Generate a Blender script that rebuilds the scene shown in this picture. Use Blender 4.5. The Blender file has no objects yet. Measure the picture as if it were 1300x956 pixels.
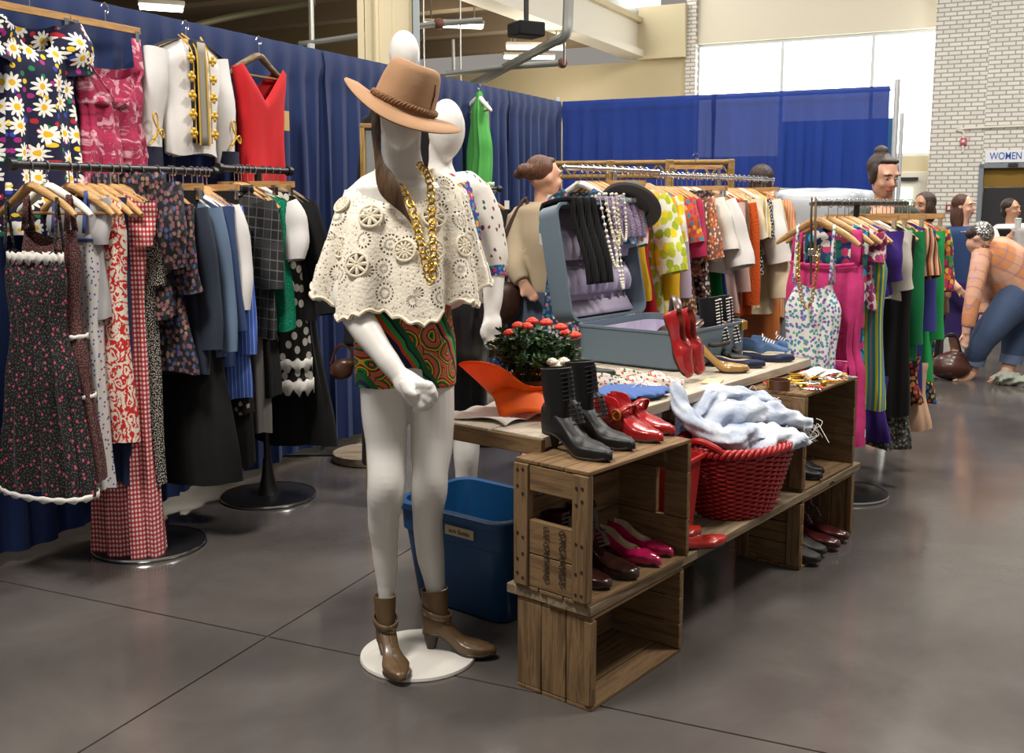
import bpy, math, random
import numpy as np
from mathutils import Vector, Matrix, noise
RND = random.Random(11)
S = bpy.context.scene
COL = S.collection
V = Vector
pi = math.pi
def rad(a): return a*pi/180

# ------------------------------------------------------------------ camera
CAM_H, FPX, CX, CY = 1.44, 1300.0, 650.0, 433.0
PITCH = math.atan(175/1300)
cd = bpy.data.cameras.new('camera'); cam = bpy.data.objects.new('camera', cd); COL.objects.link(cam)
cam.location = (0, 0, CAM_H); cam.rotation_euler = (pi/2-PITCH, 0, 0)
cd.sensor_fit = 'HORIZONTAL'; cd.sensor_width = 36; cd.lens = 36*FPX/1300; cd.shift_y = -45/1300
cd.clip_end = 200
S.camera = cam
# ------------------------------------------------------------------ world, lamps, exposure
w = bpy.data.worlds.new('hall_air'); S.world = w; w.use_nodes = True
w.node_tree.nodes['Background'].inputs[0].default_value = (1.0, .93, .84, 1)
w.node_tree.nodes['Background'].inputs[1].default_value = .25
S.view_settings.view_transform = 'Standard'; S.view_settings.look = 'None'
S.view_settings.gamma = 1; S.view_settings.use_curve_mapping = False
S.view_settings.exposure = 0.24
def area(name, loc, target, size, power, col=(1, .95, .88)):
    l = bpy.data.lights.new(name, 'AREA'); l.energy = power; l.color = col
    l.shape = 'RECTANGLE'; l.size = size[0]; l.size_y = size[1]
    o = bpy.data.objects.new(name, l); COL.objects.link(o); o.location = loc
    o.rotation_euler = (V(target)-V(loc)).to_track_quat('-Z', 'Y').to_euler()
    return o
# high-bay hall lamps hung from the roof (above and outside the frame)
area('hall_lamp', (-1.9, 1.6, 6.0), (-.2, 4.0, 0), (1.2, 1.2), 330)
area('hall_lamp', (3.4, 3.4, 6.5), (2.4, 4.8, 0), (1.2, 1.2), 300)
area('hall_lamp', (1.2, 7.6, 6.5), (1.0, 7.0, 0), (1.6, 1.6), 260)
area('hall_lamp', (6.5, 10.5, 7.0), (5.5, 11, 0), (2.0, 2.0), 520)

# ------------------------------------------------------------------ placing helpers
def at(px, py, Y):
    x = (px-CX)/FPX; y = -(py-CY)/FPX; c, s = math.cos(PITCH), math.sin(PITCH)
    d = V((x, c+y*s, -s+y*c)); t = Y/d.y
    return V((0, 0, CAM_H))+d*t
WA = V((-2.039, 3.929, 0)); WD = V((.449, .893, 0)).normalized(); WN = V((WD.y, -WD.x, 0))   # left drape line, direction, normal into the room
def wall(s, off, z): return WA+WD*s+WN*off+V((0, 0, z))
WANG = math.atan2(WD.y, WD.x)
DA = rad(51.3); DX = V((math.cos(DA), math.sin(DA), 0)); DY = V((-DX.y, DX.x, 0)); DO = V((.2, 2.72, 0))   # display frame
def dsp(x, y, z): return DO+DX*x+DY*y+V((0, 0, z))

# ------------------------------------------------------------------ mesh builder
class MB:
    def __init__(s): s.v = []; s.f = []
    def add(s, vs, fs):
        n = len(s.v); s.v += [tuple(p) for p in vs]; s.f += [tuple(i+n for i in q) for q in fs]; return s
    def box(s, c, d, m=None):
        x, y, z = d[0]/2, d[1]/2, d[2]/2
        p = [V((a*x, b*y, e*z)) for e in (-1, 1) for b in (-1, 1) for a in (-1, 1)]
        if m: p = [m @ q for q in p]
        return s.add([q+V(c) for q in p], [(0, 2, 3, 1), (4, 5, 7, 6), (0, 1, 5, 4), (2, 6, 7, 3), (1, 3, 7, 5), (0, 4, 6, 2)])
    def loft(s, rings, cap=True, closed=True):
        n = len(rings[0]); vs = [p for r in rings for p in r]; fs = []
        for i in range(len(rings)-1):
            for j in range(n if closed else n-1):
                k = (j+1) % n
                fs.append((i*n+j, i*n+k, (i+1)*n+k, (i+1)*n+j))
        if cap:
            fs.append(tuple(range(n-1, -1, -1))); fs.append(tuple(range((len(rings)-1)*n, len(rings)*n)))
        return s.add(vs, fs)
    def tube(s, pts, r, n=8, cap=True, closed=False, flat=1.0, up=None):
        pts = [V(p) for p in pts]; N = len(pts); rings = []; u = V(up) if up else None
        for i, p in enumerate(pts):
            if closed: t = pts[(i+1) % N]-pts[i-1]
            else: t = pts[min(i+1, N-1)]-pts[max(i-1, 0)]
            t = t.normalized() if t.length > 1e-9 else V((0, 0, 1))
            if u is None or abs(u.dot(t)) > .999: u = V((0, 0, 1)) if abs(t.z) < .9 else V((1, 0, 0))
            a = (u-t*u.dot(t)).normalized(); b = t.cross(a)
            if not up: u = a
            q = r[i] if isinstance(r, (list, tuple)) else r
            rings.append([p+a*(math.cos(2*pi*k/n)*q*flat)+b*(math.sin(2*pi*k/n)*q) for k in range(n)])
        if closed: rings.append(rings[0]); return s.loft(rings, cap=False)
        return s.loft(rings, cap=cap)
    def lathe(s, prof, n=24, c=(0, 0, 0), sx=1, sy=1, cap=True):
        c = V(c)
        return s.loft([[c+V((r*sx*math.cos(2*pi*k/n), r*sy*math.sin(2*pi*k/n), z)) for k in range(n)] for r, z in prof], cap=cap)
    def ball(s, c, r, nu=14, nv=9):
        if not isinstance(r, (tuple, list)): r = (r, r, r)
        c = V(c); rings = []
        for i in range(nv+1):
            a = -pi/2+pi*(i/nv); q = max(math.cos(a), .02)
            rings.append([c+V((r[0]*q*math.cos(2*pi*k/nu), r[1]*q*math.sin(2*pi*k/nu), r[2]*math.sin(a))) for k in range(nu)])
        return s.loft(rings)
    def grid(s, fn, nu, nv):
        vs = [fn(i/nu, j/nv) for j in range(nv+1) for i in range(nu+1)]
        return s.add(vs, [(j*(nu+1)+i, j*(nu+1)+i+1, (j+1)*(nu+1)+i+1, (j+1)*(nu+1)+i) for j in range(nv) for i in range(nu)])
    def cone(s, p0, r0, p1, r1, n=12):           # capped capsule
        p0, p1 = V(p0), V(p1); t = (p1-p0); L = t.length; t = t/L if L > 1e-6 else V((0, 0, 1))
        u = V((0, 0, 1)) if abs(t.z) < .9 else V((1, 0, 0)); a = (u-t*u.dot(t)).normalized(); b = t.cross(a); rings = []
        prof = [(p0-t*(r0*math.cos(q)), r0*max(math.sin(q), .05)) for q in (.05, .5, 1.0)]+[(p0, r0), (p1, r1)]+[(p1+t*(r1*math.cos(q)), r1*max(math.sin(q), .05)) for q in (1.0, .5, .05)]
        for c, q in prof: rings.append([c+a*(math.cos(2*pi*k/n)*q)+b*(math.sin(2*pi*k/n)*q) for k in range(n)])
        return s.loft(rings)
    def mesh(s, name):
        me = bpy.data.meshes.new(name); me.from_pydata(s.v, [], s.f); me.validate(); me.update(); return me
    def build(s, name, m, parent=None, smooth=True, bevel=0, ang=40, loc=None, rz=0, solid=0):
        me = s.mesh(name)
        if m: me.materials.append(m)
        if smooth:
            me.shade_smooth(); me.set_sharp_from_angle(angle=rad(ang))
        o = obj(name, me, parent, loc, rz)
        if bevel:
            b = o.modifiers.new('bevel', 'BEVEL'); b.width = bevel; b.segments = 2; b.limit_method = 'ANGLE'
        if solid:
            b = o.modifiers.new('solid', 'SOLIDIFY'); b.thickness = solid; b.offset = 0
        return o
def obj(name, me, parent=None, loc=None, rz=0):
    o = bpy.data.objects.new(name, me); COL.objects.link(o)
    if parent: o.parent = parent
    if loc is not None: o.location = loc
    if rz: o.rotation_euler = (0, 0, rz)
    return o
LABELS = {}
def tag(o, label, cat, group=None):
    o['label'] = label; o['category'] = cat
    if group: o['group'] = group
    return o
def thing(name, label, cat, loc=(0, 0, 0), rz=0, group=None, rot=None):
    o = obj(name, None, None, loc, rz); o.empty_display_size = .1
    if rot: o.rotation_euler = rot
    return tag(o, label, cat, group)
def struct(o): o['kind'] = 'structure'; return o
def remesh(mb, name, m, parent=None, vox=.008, smooth=6, loc=None, rz=0):
    """melt overlapping closed pieces into one continuous surface"""
    me = mb.mesh(name+'_raw'); o = bpy.data.objects.new(name+'_raw', me); COL.objects.link(o)
    r = o.modifiers.new('r', 'REMESH'); r.mode = 'VOXEL'; r.voxel_size = vox
    if smooth:
        q = o.modifiers.new('s', 'SMOOTH'); q.factor = .5; q.iterations = smooth
    dg = bpy.context.evaluated_depsgraph_get(); dg.update()
    out = bpy.data.meshes.new_from_object(o.evaluated_get(dg)); out.name = name
    bpy.data.objects.remove(o); bpy.data.meshes.remove(me)
    out.materials.clear()
    if m: out.materials.append(m)
    out.shade_smooth()
    return obj(name, out, parent, loc, rz)
def lerp(a, b, t): return a+(b-a)*t
def interp(tab, x):
    for (a, b) in zip(tab, tab[1:]):
        if x <= b[0]:
            t = 0 if b[0] == a[0] else max(0, (x-a[0])/(b[0]-a[0])); t = t*t*(3-2*t)
            return [lerp(p, q, t) for p, q in zip(a[1:], b[1:])]
    return list(tab[-1][1:])
def spline(pts, n=8):
    pts = [V(p) for p in pts]; out = []
    for i in range(len(pts)-1):
        a, b, c, d = pts[max(i-1, 0)], pts[i], pts[i+1], pts[min(i+2, len(pts)-1)]
        for k in range(n):
            t = k/n
            out.append(.5*((2*b)+(c-a)*t+(2*a-5*b+4*c-d)*t*t+(3*b-a-3*c+d)*t*t*t))
    return out+[pts[-1]]
# ------------------------------------------------------------------ materials
def lin(c):
    if isinstance(c, str): c = [int(c[i:i+2], 16) for i in (1, 3, 5)]
    f = lambda x: (x/12.92 if x <= .04045 else ((x+.055)/1.055)**2.4)
    return tuple(f(x/255) for x in c[:3])+(1,)
class NT:
    def __init__(s, m): s.t = m.node_tree; s.n = s.t.nodes; s.l = s.t.links
    def set(s, sock, v):
        if isinstance(v, bpy.types.NodeSocket): s.l.new(v, sock)
        elif v is not None:
            if isinstance(v, str): v = lin(v)
            sock.default_value = v
    def node(s, typ, ins=None, **kw):
        n = s.n.new('ShaderNode'+typ)
        for k, v in kw.items(): setattr(n, k, v)
        for k, v in (ins or {}).items(): s.set(n.inputs[k], v)
        return n
    def co(s, sc=(1, 1, 1), rot=(0, 0, 0), kind='Object', loc=(0, 0, 0)):
        if isinstance(sc, (int, float)): sc = (sc,)*3
        t = s.node('TexCoord'); m = s.node('Mapping', {'Vector': t.outputs[kind], 'Scale': sc, 'Rotation': rot, 'Location': loc}); return m.outputs[0]
    def xz(s, sc=1.0, ang=0):
        t = s.node('TexCoord'); x = s.node('SeparateXYZ', {0: t.outputs['Object']})
        c = s.node('CombineXYZ', {0: s.m('ADD', x.outputs[0], x.outputs[1]), 1: x.outputs[2], 2: 0.0})
        return s.node('Mapping', {'Vector': c.outputs[0], 'Scale': (sc,)*3, 'Rotation': (0, 0, ang)}).outputs[0]
    def noise(s, v, sc, det=3, rough=.55, dist=0): return s.node('TexNoise', {'Vector': v, 'Scale': sc, 'Detail': det, 'Roughness': rough, 'Distortion': dist}).outputs[0]
    def vor(s, v, sc, out='Distance', feat='F1', dim='2D', rnd=1.0):
        n = s.n.new('ShaderNodeTexVoronoi'); n.voronoi_dimensions = dim; n.feature = feat
        s.set(n.inputs['Vector'], v); n.inputs['Scale'].default_value = sc; n.inputs['Randomness'].default_value = rnd
        return n.outputs[out]
    def ramp(s, f, stops, mode='LINEAR'):
        n = s.node('ValToRGB', {0: f}); n.color_ramp.interpolation = mode; e = n.color_ramp.elements
        while len(e) < len(stops): e.new(.5)
        for q, (p, c) in zip(e, stops):
            q.position = p; q.color = lin(c) if not isinstance(c, (int, float)) else (c, c, c, 1)
        return n.outputs[0]
    def mix(s, f, a, b, mode='MIX'):
        n = s.n.new('ShaderNodeMix'); n.data_type = 'RGBA'; n.blend_type = mode
        s.set(n.inputs[0], f); s.set(n.inputs[6], a); s.set(n.inputs[7], b); return n.outputs[2]
    def m(s, op, a, b=None, c=None):
        n = s.node('Math', {0: a}, operation=op)
        if b is not None: s.set(n.inputs[1], b)
        if c is not None: s.set(n.inputs[2], c)
        return n.outputs[0]
    def lt(s, a, b): return s.m('LESS_THAN', a, b)
    def sep(s, v): return s.node('SeparateXYZ', {0: v}).outputs
MATS = {}
def mat(name, base, rough=.75, metal=0, spec=.4, bump=None, alpha=None, trans=0, sheen=0, emit=None, coat=0, transl=0):
    """base / bump / alpha: a colour, a number or a function of the node helper"""
    if name in MATS: return MATS[name]
    m = bpy.data.materials.new(name); m.use_nodes = True; t = NT(m); b = t.n['Principled BSDF']
    col = base(t) if callable(base) else (lin(base))
    t.set(b.inputs['Base Color'], col)
    t.set(b.inputs['Roughness'], rough(t) if callable(rough) else rough)
    b.inputs['Metallic'].default_value = metal; b.inputs['Specular IOR Level'].default_value = spec
    if trans: b.inputs['Transmission Weight'].default_value = trans
    if coat: b.inputs['Coat Weight'].default_value = coat; b.inputs['Coat Roughness'].default_value = .15
    if sheen: b.inputs['Sheen Weight'].default_value = sheen; b.inputs['Sheen Roughness'].default_value = .5
    if alpha is not None: t.set(b.inputs['Alpha'], alpha(t) if callable(alpha) else alpha)
    if bump:
        h, st, di = bump(t)
        t.set(b.inputs['Normal'], t.node('Bump', {'Height': h, 'Strength': st, 'Distance': di}).outputs[0])
    if emit:
        b.inputs['Emission Color'].default_value = lin(emit[0]); b.inputs['Emission Strength'].default_value = emit[1]
    if transl:
        d = t.node('BsdfTranslucent', {0: col}); mx = t.node('MixShader', {0: transl, 1: b.outputs[0], 2: d.outputs[0]})
        t.l.new(mx.outputs[0], t.n['Material Output'].inputs[0])
    MATS[name] = m; return m
def cloth_bump(sc=260, st=.25, d=.002, big=9, bst=.5):
    def f(t):
        a = t.noise(t.co(), sc, 2); b = t.noise(t.co((1, 1, .35)), big, 3)
        return t.m('ADD', t.m('MULTIPLY', a, .12), t.m('MULTIPLY', b, bst)), st, .02
    return f
def fab(c, rough=.85, var=.12, sheen=.03, **k):
    nm = 'cloth_'+str(c)+str(k.get('transl', ''))+str(rough)
    def f(t):
        n = t.noise(t.co(), 7, 4); d = lin(c); return t.mix(n, tuple(x*(1-var) for x in d[:3])+(1,), tuple(min(1, x*(1+var)) for x in d[:3])+(1,))
    return mat(nm, f, rough, sheen=sheen, bump=cloth_bump(), **k)
def pat(name, fn, rough=.85, sheen=.03, **k): return mat('print_'+name, fn, rough, sheen=sheen, bump=cloth_bump(), **k)
def dots(bg, fg, sc=60, size=.25, fg2=None, sc2=20, size2=.3):
    def f(t):
        v = t.xz(); c = t.mix(t.lt(t.vor(v, sc), size), bg, fg)
        if fg2: c = t.mix(t.lt(t.vor(t.xz(1, .5), sc2), size2), c, fg2)
        return c
    return f
def floral(bg, cols, sc=22, size=.42, leaf=None, dist=.014):
    def f(t):
        v0 = t.xz(); nz = t.node('TexNoise', {'Vector': v0, 'Scale': sc*1.4, 'Detail': 2}); v = t.mix(dist, v0, nz.outputs[1])
        sc_ = sc*1.5; d = t.vor(v, sc_); cc = t.sep(t.vor(v, sc_, 'Color'))[0]
        pal = t.ramp(cc, [(i/len(cols), c) for i, c in enumerate(cols)], 'CONSTANT')
        c = bg
        if leaf: c = t.mix(t.lt(t.vor(t.mix(dist, t.xz(1, 1.1), nz.outputs[1]), sc*1.3), size*.8), bg, leaf)
        pet = t.m('MULTIPLY', t.noise(v0, sc*5, 2), .35)
        return t.mix(t.lt(t.m('ADD', d, t.m('SUBTRACT', pet, .17)), size), c, pal)
    return f
def damask(bg, fg, sc=26):
    def f(t):
        v = t.xz(); a = t.noise(v, sc, 3, .6, 1.2); d = t.vor(v, sc*.8, 'Distance', 'SMOOTH_F1')
        w = t.m('SINE', t.m('MULTIPLY', t.m('ADD', a, d), 21)); return t.mix(t.m('GREATER_THAN', w, -.1), bg, fg)
    return f
def check(a, b, c, sc=70, ang=0):
    def f(t):
        s = t.sep(t.xz(sc, ang)); x = t.m('GREATER_THAN', t.m('SINE', s[0]), 0); y = t.m('GREATER_THAN', t.m('SINE', s[1]), 0)
        q = t.m('MULTIPLY', t.m('ADD', x, y), .5); return t.ramp(q, [(0, a), (.3, b), (.8, c)], 'CONSTANT')
    return f
def plaid(bg, line, line2, sc=18, ang=.0):
    def f(t):
        s = t.sep(t.xz(sc, ang)); c = bg
        for ax in (0, 1):
            q = t.m('FRACT', s[ax]); c = t.mix(t.m('MULTIPLY', t.lt(q, .13), .6), c, line)
            q2 = t.m('FRACT', t.m('MULTIPLY', s[ax], .25)); c = t.mix(t.m('MULTIPLY', t.lt(q2, .22), .55), c, line2)
        return c
    return f
def stripes(cols, sc=14, ang=0, wob=0):
    def f(t):
        s = t.sep(t.xz(sc, ang)); q = t.m('FRACT', t.m('ADD', s[0], t.m('MULTIPLY', t.noise(t.xz(), 5), wob)))
        return t.ramp(q, [(i/len(cols), c) for i, c in enumerate(cols)], 'CONSTANT')
    return f
def blotch(cols, sc=9, det=4, dist=.8):
    def f(t): return t.ramp(t.noise(t.xz(), sc, det, .6, dist), [(lerp(.3, .72, i/max(1, len(cols)-1)), c) for i, c in enumerate(cols)])
    return f
def daisy(t):
    v = t.xz(); sc = 10.5
    pos = t.vor(v, sc, 'Position', rnd=.55); d = t.node('VectorMath', {0: t.node('VectorMath', {0: v, 1: (sc,)*3}, operation='MULTIPLY').outputs[0], 1: t.node('VectorMath', {0: pos, 1: (sc,)*3}, operation='MULTIPLY').outputs[0]}, operation='SUBTRACT').outputs[0]
    s = t.sep(d); r = t.node('VectorMath', {0: d}, operation='LENGTH').outputs['Value']
    a = t.m('ARCTAN2', s[1], s[0]); pet = t.m('ADD', .2, t.m('MULTIPLY', t.m('ABSOLUTE', t.m('SINE', t.m('MULTIPLY', a, 5))), .22))
    base = '#121436'
    sp = t.vor(t.xz(1, .7), 22); spc = t.sep(t.vor(t.xz(1, .7), 22, 'Color'))[1]
    c = t.mix(t.lt(sp, .22), base, t.ramp(spc, [(0, '#b01f2c'), (.25, '#e6c52e'), (.45, '#1e7a46'), (.6, '#a0287a'), (.8, '#2b3fae')], 'CONSTANT'))
    c = t.mix(t.lt(r, pet), c, '#f2efe6'); return t.mix(t.lt(r, .13), c, '#e9b81c')
def paisley(t):
    v = t.xz(1, .65); nz = t.node('TexNoise', {'Vector': v, 'Scale': 14, 'Detail': 1}); v2 = t.mix(.035, v, nz.outputs[1])
    d = t.vor(v2, 13); ring = t.m('FRACT', t.m('MULTIPLY', d, 2.6)); cc = t.sep(t.vor(v2, 13, 'Color'))
    p1 = t.ramp(t.m('FRACT', t.m('ADD', ring, cc[0])), [(0, '#d9541a'), (.22, '#151233'), (.32, '#187a35'), (.5, '#e8b91f'), (.6, '#7a1d1d'), (.78, '#d2691e'), (.92, '#1a6fa0')], 'CONSTANT')
    s = t.sep(t.xz(1, -.6)); band = t.m('FRACT', t.m('MULTIPLY', t.m('ADD', s[0], t.m('MULTIPLY', nz.outputs[0], .03)), 12))
    p2 = t.ramp(band, [(0, '#0f5d2a'), (.3, '#e0b428'), (.4, '#1b1740'), (.6, '#c8481b'), (.75, '#2a9a4a'), (.9, '#1b1740')], 'CONSTANT')
    return t.mix(t.m('GREATER_THAN', t.m('FRACT', t.m('MULTIPLY', s[0], 6)), .62), p1, p2)
def wood(name, a, b, sc=1.0, rough=.75, knots=True, axis=0):
    def f(t):
        k = [1.2*sc, 14*sc, 14*sc]; k[0], k[axis] = k[axis], k[0]
        n = t.node('ObjectInfo').outputs['Random']
        co = t.node('VectorMath', {0: t.co(tuple(k)), 1: t.node('CombineXYZ', {0: t.m('MULTIPLY', n, 31), 1: t.m('MULTIPLY', n, 17), 2: 0.0}).outputs[0]}, operation='ADD').outputs[0]
        g = t.noise(co, 2.2, 6, .65, .6); c = t.ramp(g, [(.25, tuple(x*.8 for x in [int(a[i:i+2], 16) for i in (1, 3, 5)])), (.42, a), (.52, b), (.62, a), (.75, b)])
        c = t.mix(t.m('MULTIPLY', t.noise(t.co(), 5, 5), .5), c, tuple(x*.35 for x in lin(a)[:3])+(1,))
        c = t.mix(t.m('MULTIPLY', n, .3), c, tuple(x*.5 for x in lin(b)[:3])+(1,))
        if knots:
            d = t.vor(t.co((3.2, 6.5, 6.5)), 1.0, dim='3D'); c = t.mix(t.lt(d, .13), c, '#2e1f12')
        return c
    return mat('wood_'+name, f, rough, spec=.25, bump=lambda t: (t.noise(t.co((2, 26, 26) if axis == 0 else (26, 26, 2)), 3, 4), .35, .004))
M_WHITE = mat('mannequin_gloss', '#dcd8d2', .32, spec=.5)
M_CHROME = mat('chrome', '#c9c9c9', .22, metal=1)
M_DKSTEEL = mat('dark_steel', '#3c3c3e', .35, metal=.8)
M_PIPE = mat('alu_pipe', '#b9b9b4', .4, metal=.7)
M_HWOOD = wood('hanger', '#b98a55', '#d4a870', 2, .45, False)
M_HWHITE = mat('hanger_white', '#ddd8cc', .5)
M_HDARK = mat('hanger_bar', '#8e6a40', .6)
M_BLACK = fab('#070708'); M_CREAM = fab('#d9cfb8'); M_GOLD = mat('gold', '#c49a3a', .3, metal=.9)
M_CRATE = wood('crate', '#6a5238', '#8c6f4e', 1.0, .8)
M_CRATEZ = wood('crate_vertical', '#6a5238', '#8c6f4e', 1.0, .8, axis=2)
M_PLANK = wood('plank', '#75624b', '#9c8a70', .8, .75)
M_TABLE = wood('table_board', '#b9ab96', '#d6cbb8', .8, .7, False)
# ================================================================== THE HALL
SF, SB = 17.33, 16.73           # distance along the drape line of the far wall and the brick wall
M_FLOOR = mat('polished_concrete', lambda t: t.mix(t.m('MULTIPLY', t.noise(t.co((1, 1, 1), kind='Generated'), 2, 2), .01),
              t.ramp(t.noise(t.node('NewGeometry').outputs['Position'], 1.3, 8, .62, .4), [(.25, '#443f3d'), (.5, '#524d4a'), (.8, '#625d59')]), '#6a6057'),
              lambda t: t.ramp(t.noise(t.node('NewGeometry').outputs['Position'], 2.1, 6, .6), [(.3, .10), (.7, .22)]), spec=.5,
              bump=lambda t: (t.noise(t.node('NewGeometry').outputs['Position'], 30, 4), .04, .01))
M_JOINT = mat('joint_filler', '#5a4a3c', .9)
fl = struct(MB().box((6, 10, -.020), (60, 60, .03)).build('floor', M_JOINT, smooth=False))
SL = 5.4; slab = MB().box((0, 0, -.015), (SL-.008, SL-.008, .03)).mesh('floor_slab'); slab.materials.append(M_FLOOR)
FR = Matrix.Rotation(rad(66), 4, 'Z'); F0 = V((-.82, 3.27, 0))
for i in range(-3, 5):
    for j in range(-5, 4):
        p = F0+FR @ V(((i+.5)*SL, (j+.5)*SL, 0))
        o = obj('floor_slab', slab, fl, p, rad(66))
def hall_box(mb, s0, s1, o0, o1, z0, z1):
    m = Matrix(((WD.x, WN.x, 0), (WD.y, WN.y, 0), (0, 0, 1)))
    return mb.box(wall((s0+s1)/2, (o0+o1)/2, (z0+z1)/2), (s1-s0, o1-o0, z1-z0), m)
M_CREAMP = mat('cream_paint', lambda t: t.mix(t.noise(t.co(), .8, 4), '#cdbf9c', '#dccfae'), .6)
M_TANW = mat('tan_wall', lambda t: t.mix(t.noise(t.co(), .6, 4), '#8b7a5c', '#9a8968'), .8)
M_WHITEP = mat('white_paint', '#e8e3d6', .55)
M_CEIL = mat('aisle_ceiling', '#8a7a66', .85)
M_PANE = mat('daylit_pane', '#ffffff', .3, emit=('#fffdf6', 3.4))
M_ALU = mat('window_frame', '#cfd6d8', .4, metal=.4)
# far wall, beams and windows
struct(hall_box(MB(), SF, SF+.3, -16, -2.6, 0, 4.25).build('wall_far', M_CREAMP, smooth=False))
struct(hall_box(MB(), SF-.25, SF+.3, -3.53, -2.58, 4.25, 5.25).build('trim_1', M_CREAMP, smooth=False))
M_CREAMP_LIT = mat('cream_paint_lit', '#ece4d0', .6)  # cream paint again, bright light on the upper wall put into the colour
struct(hall_box(MB(), SF, SF+.3, -2.4, 1.3, 4.5, 9).build('wall_far_upper', M_CREAMP_LIT, smooth=False)); struct(hall_box(MB(), SF, SF+.3, 1.3, 9, 4.5, 5.7).build('wall_far_upper_right', M_CREAMP_LIT, smooth=False))
struct(hall_box(MB(), SF, SF+.3, -2.4, 9, 0, 2.28).build('wall_far_lower', M_CREAMP, smooth=False))
def window(name, s, o0, o1, z0, z1, n):
    w_ = struct(hall_box(hall_box(MB(), s+.05, s+.12, o0, o1, z0, z0+.06), s+.05, s+.12, o0, o1, z1-.06, z1).build(name, M_ALU, smooth=False))
    st = (o1-o0)/n
    for k in range(n+1): hall_box(MB(), s+.04, s+.13, o0+k*st-.03, o0+k*st+.03, z0, z1).build('mullion', M_ALU, w_, smooth=False)
    for k in range(n): hall_box(MB(), s+.08, s+.1, o0+k*st+.03, o0+(k+1)*st-.03, z0+.06, z1-.06).build('pane', M_PANE, w_, smooth=False)
window('window_1', SF+.05, -2.4, 9, 2.28, 4.5, 7)
window('window_added', SF+.05, 1.3, 2.3, 5.7, 9, 1)  # unseen glowing window, added to throw a bright reflection on the floor
window('window_2', SF, -16, -3.2, 5.25, 7.2, 8)
# roof and the low aisle on the left
CE = struct(hall_box(MB(), -3, SF, -14, -3.7, 4.8, 5.0).build('ceiling_aisle', M_CEIL, smooth=False))
for k in range(9): hall_box(MB(), -1.2+k*2.2, -.9+k*2.2, -13.9, -3.7, 4.5, 4.8).build('ceiling_beam', M_CEIL, CE, smooth=False)
g = struct(hall_box(MB(), -3, SF, -3.75, -3.53, 4.42, 4.95).build('trim_2', M_WHITEP, smooth=False))
hall_box(MB(), -3, SF, -3.82, -3.40, 4.29, 4.42).build('lower_flange', M_WHITEP, g, smooth=False)
hall_box(MB(), -3, SF, -3.82, -3.44, 4.95, 5.05).build('upper_flange', M_CREAMP, g, smooth=False)
# bright strip glazing above the girder
c_ = struct(hall_box(MB(), -3, SF, -3.72, -3.62, 5.05, 5.25).build('window_3', M_ALU, smooth=False))
for k in range(8): hall_box(MB(), -2.9+k*2.52, -.5+k*2.52, -3.7, -3.66, 5.25, 7.0).build('pane', M_PANE, c_, smooth=False)
struct(hall_box(MB(), -3, SF, -14.2, -13.9, 0, 5).build('wall_left', M_TANW, smooth=False))
struct(hall_box(MB(), -3, -2.8, -14, -3, 0, 5).build('wall_aisle_end', M_TANW, smooth=False))
hb = struct(hall_box(MB(), 13.2, 13.5, -14, -6.6, 0, 4.8).build('wall_aisle', M_TANW, smooth=False))
# white glazed brick: wall on the right and slim pier
def brick(t):
    c0 = t.co(kind='Object'); s = t.sep(c0)
    n = t.node('TexBrick', {'Vector': t.node('CombineXYZ', {0: s[0], 1: s[2], 2: 0.0}).outputs[0], 'Color1': '#e8e5de', 'Color2': '#dad6ce', 'Mortar': '#a39c92', 'Scale': 1.0,
               'Mortar Size': .011, 'Brick Width': .2, 'Row Height': .072, 'Mortar Smooth': .2, 'Bias': -.2}); return n.outputs[0]
M_BRICK = mat('white_glazed_brick', brick, .35)
def brick_wall(name, o0, o1, z0, z1, s=SB, th=.3):
    ob = struct(MB().box((0, 0, 0), (o1-o0, th, z1-z0)).build(name, M_BRICK, smooth=False)); ob.location = wall(s+th/2, (o0+o1)/2, (z0+z1)/2); ob.rotation_euler = (0, 0, WANG-pi/2); return ob
brick_wall('wall_brick_1', 1.95, 2.80, 0, 8); brick_wall('wall_brick_2', 2.80, 4.6, 2.07, 8); brick_wall('wall_brick_3', 4.6, 14, 0, 8)
brick_wall('wall_brick_pier', -2.60, -2.40, 0, 7, SF-.1, .35)
M_DOORG = mat('grey_door_frame', '#7d858e', .5, metal=.3); M_DARK = mat('dark_doors', '#2b2a2c', .6); M_OCHRE = mat('ochre_transom', '#8a6a25', .7)
d1 = struct(hall_box(hall_box(hall_box(MB(), SB-.05, SB+.12, 2.76, 2.83, 0, 2.1), SB-.05, SB+.12, 4.55, 4.62, 0, 2.1), SB-.05, SB+.12, 2.76, 4.62, 2.03, 2.1).build('door_1', M_DOORG, smooth=False))
hall_box(MB(), SB+.1, SB+.14, 2.83, 4.55, 1.72, 2.03).build('transom', M_OCHRE, d1, smooth=False)
for k in range(2): hall_box(MB(), SB+.09, SB+.14, 2.84+k*.86, 3.68+k*.86, .02, 1.7).build('door_leaf', M_DARK, d1, smooth=False, bevel=.01)
hall_box(MB(), SB-.1, SB-.02, 3.2, 3.35, 2.05, 2.1).build('door_closer', M_DARK, d1, smooth=False)
# white exit door with green glass on the far wall
M_GREENG = mat('green_daylight_glass', '#bfe3c0', .2, emit=('#c9ecca', 1.6))
d2 = struct(hall_box(MB(), SF-.06, SF+.02, 1.05, 1.9, 0, 2.0).build('door_2', M_WHITEP, smooth=False, bevel=.01))
hall_box(MB(), SF-.08, SF-.05, 1.2, 1.66, .9, 1.72).build('pane', M_GREENG, d2, smooth=False)
hall_box(MB(), SF-.14, SF-.07, 1.45, 1.75, 1.84, 1.9).build('door_closer', M_DARK, d2, smooth=False)
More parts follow.
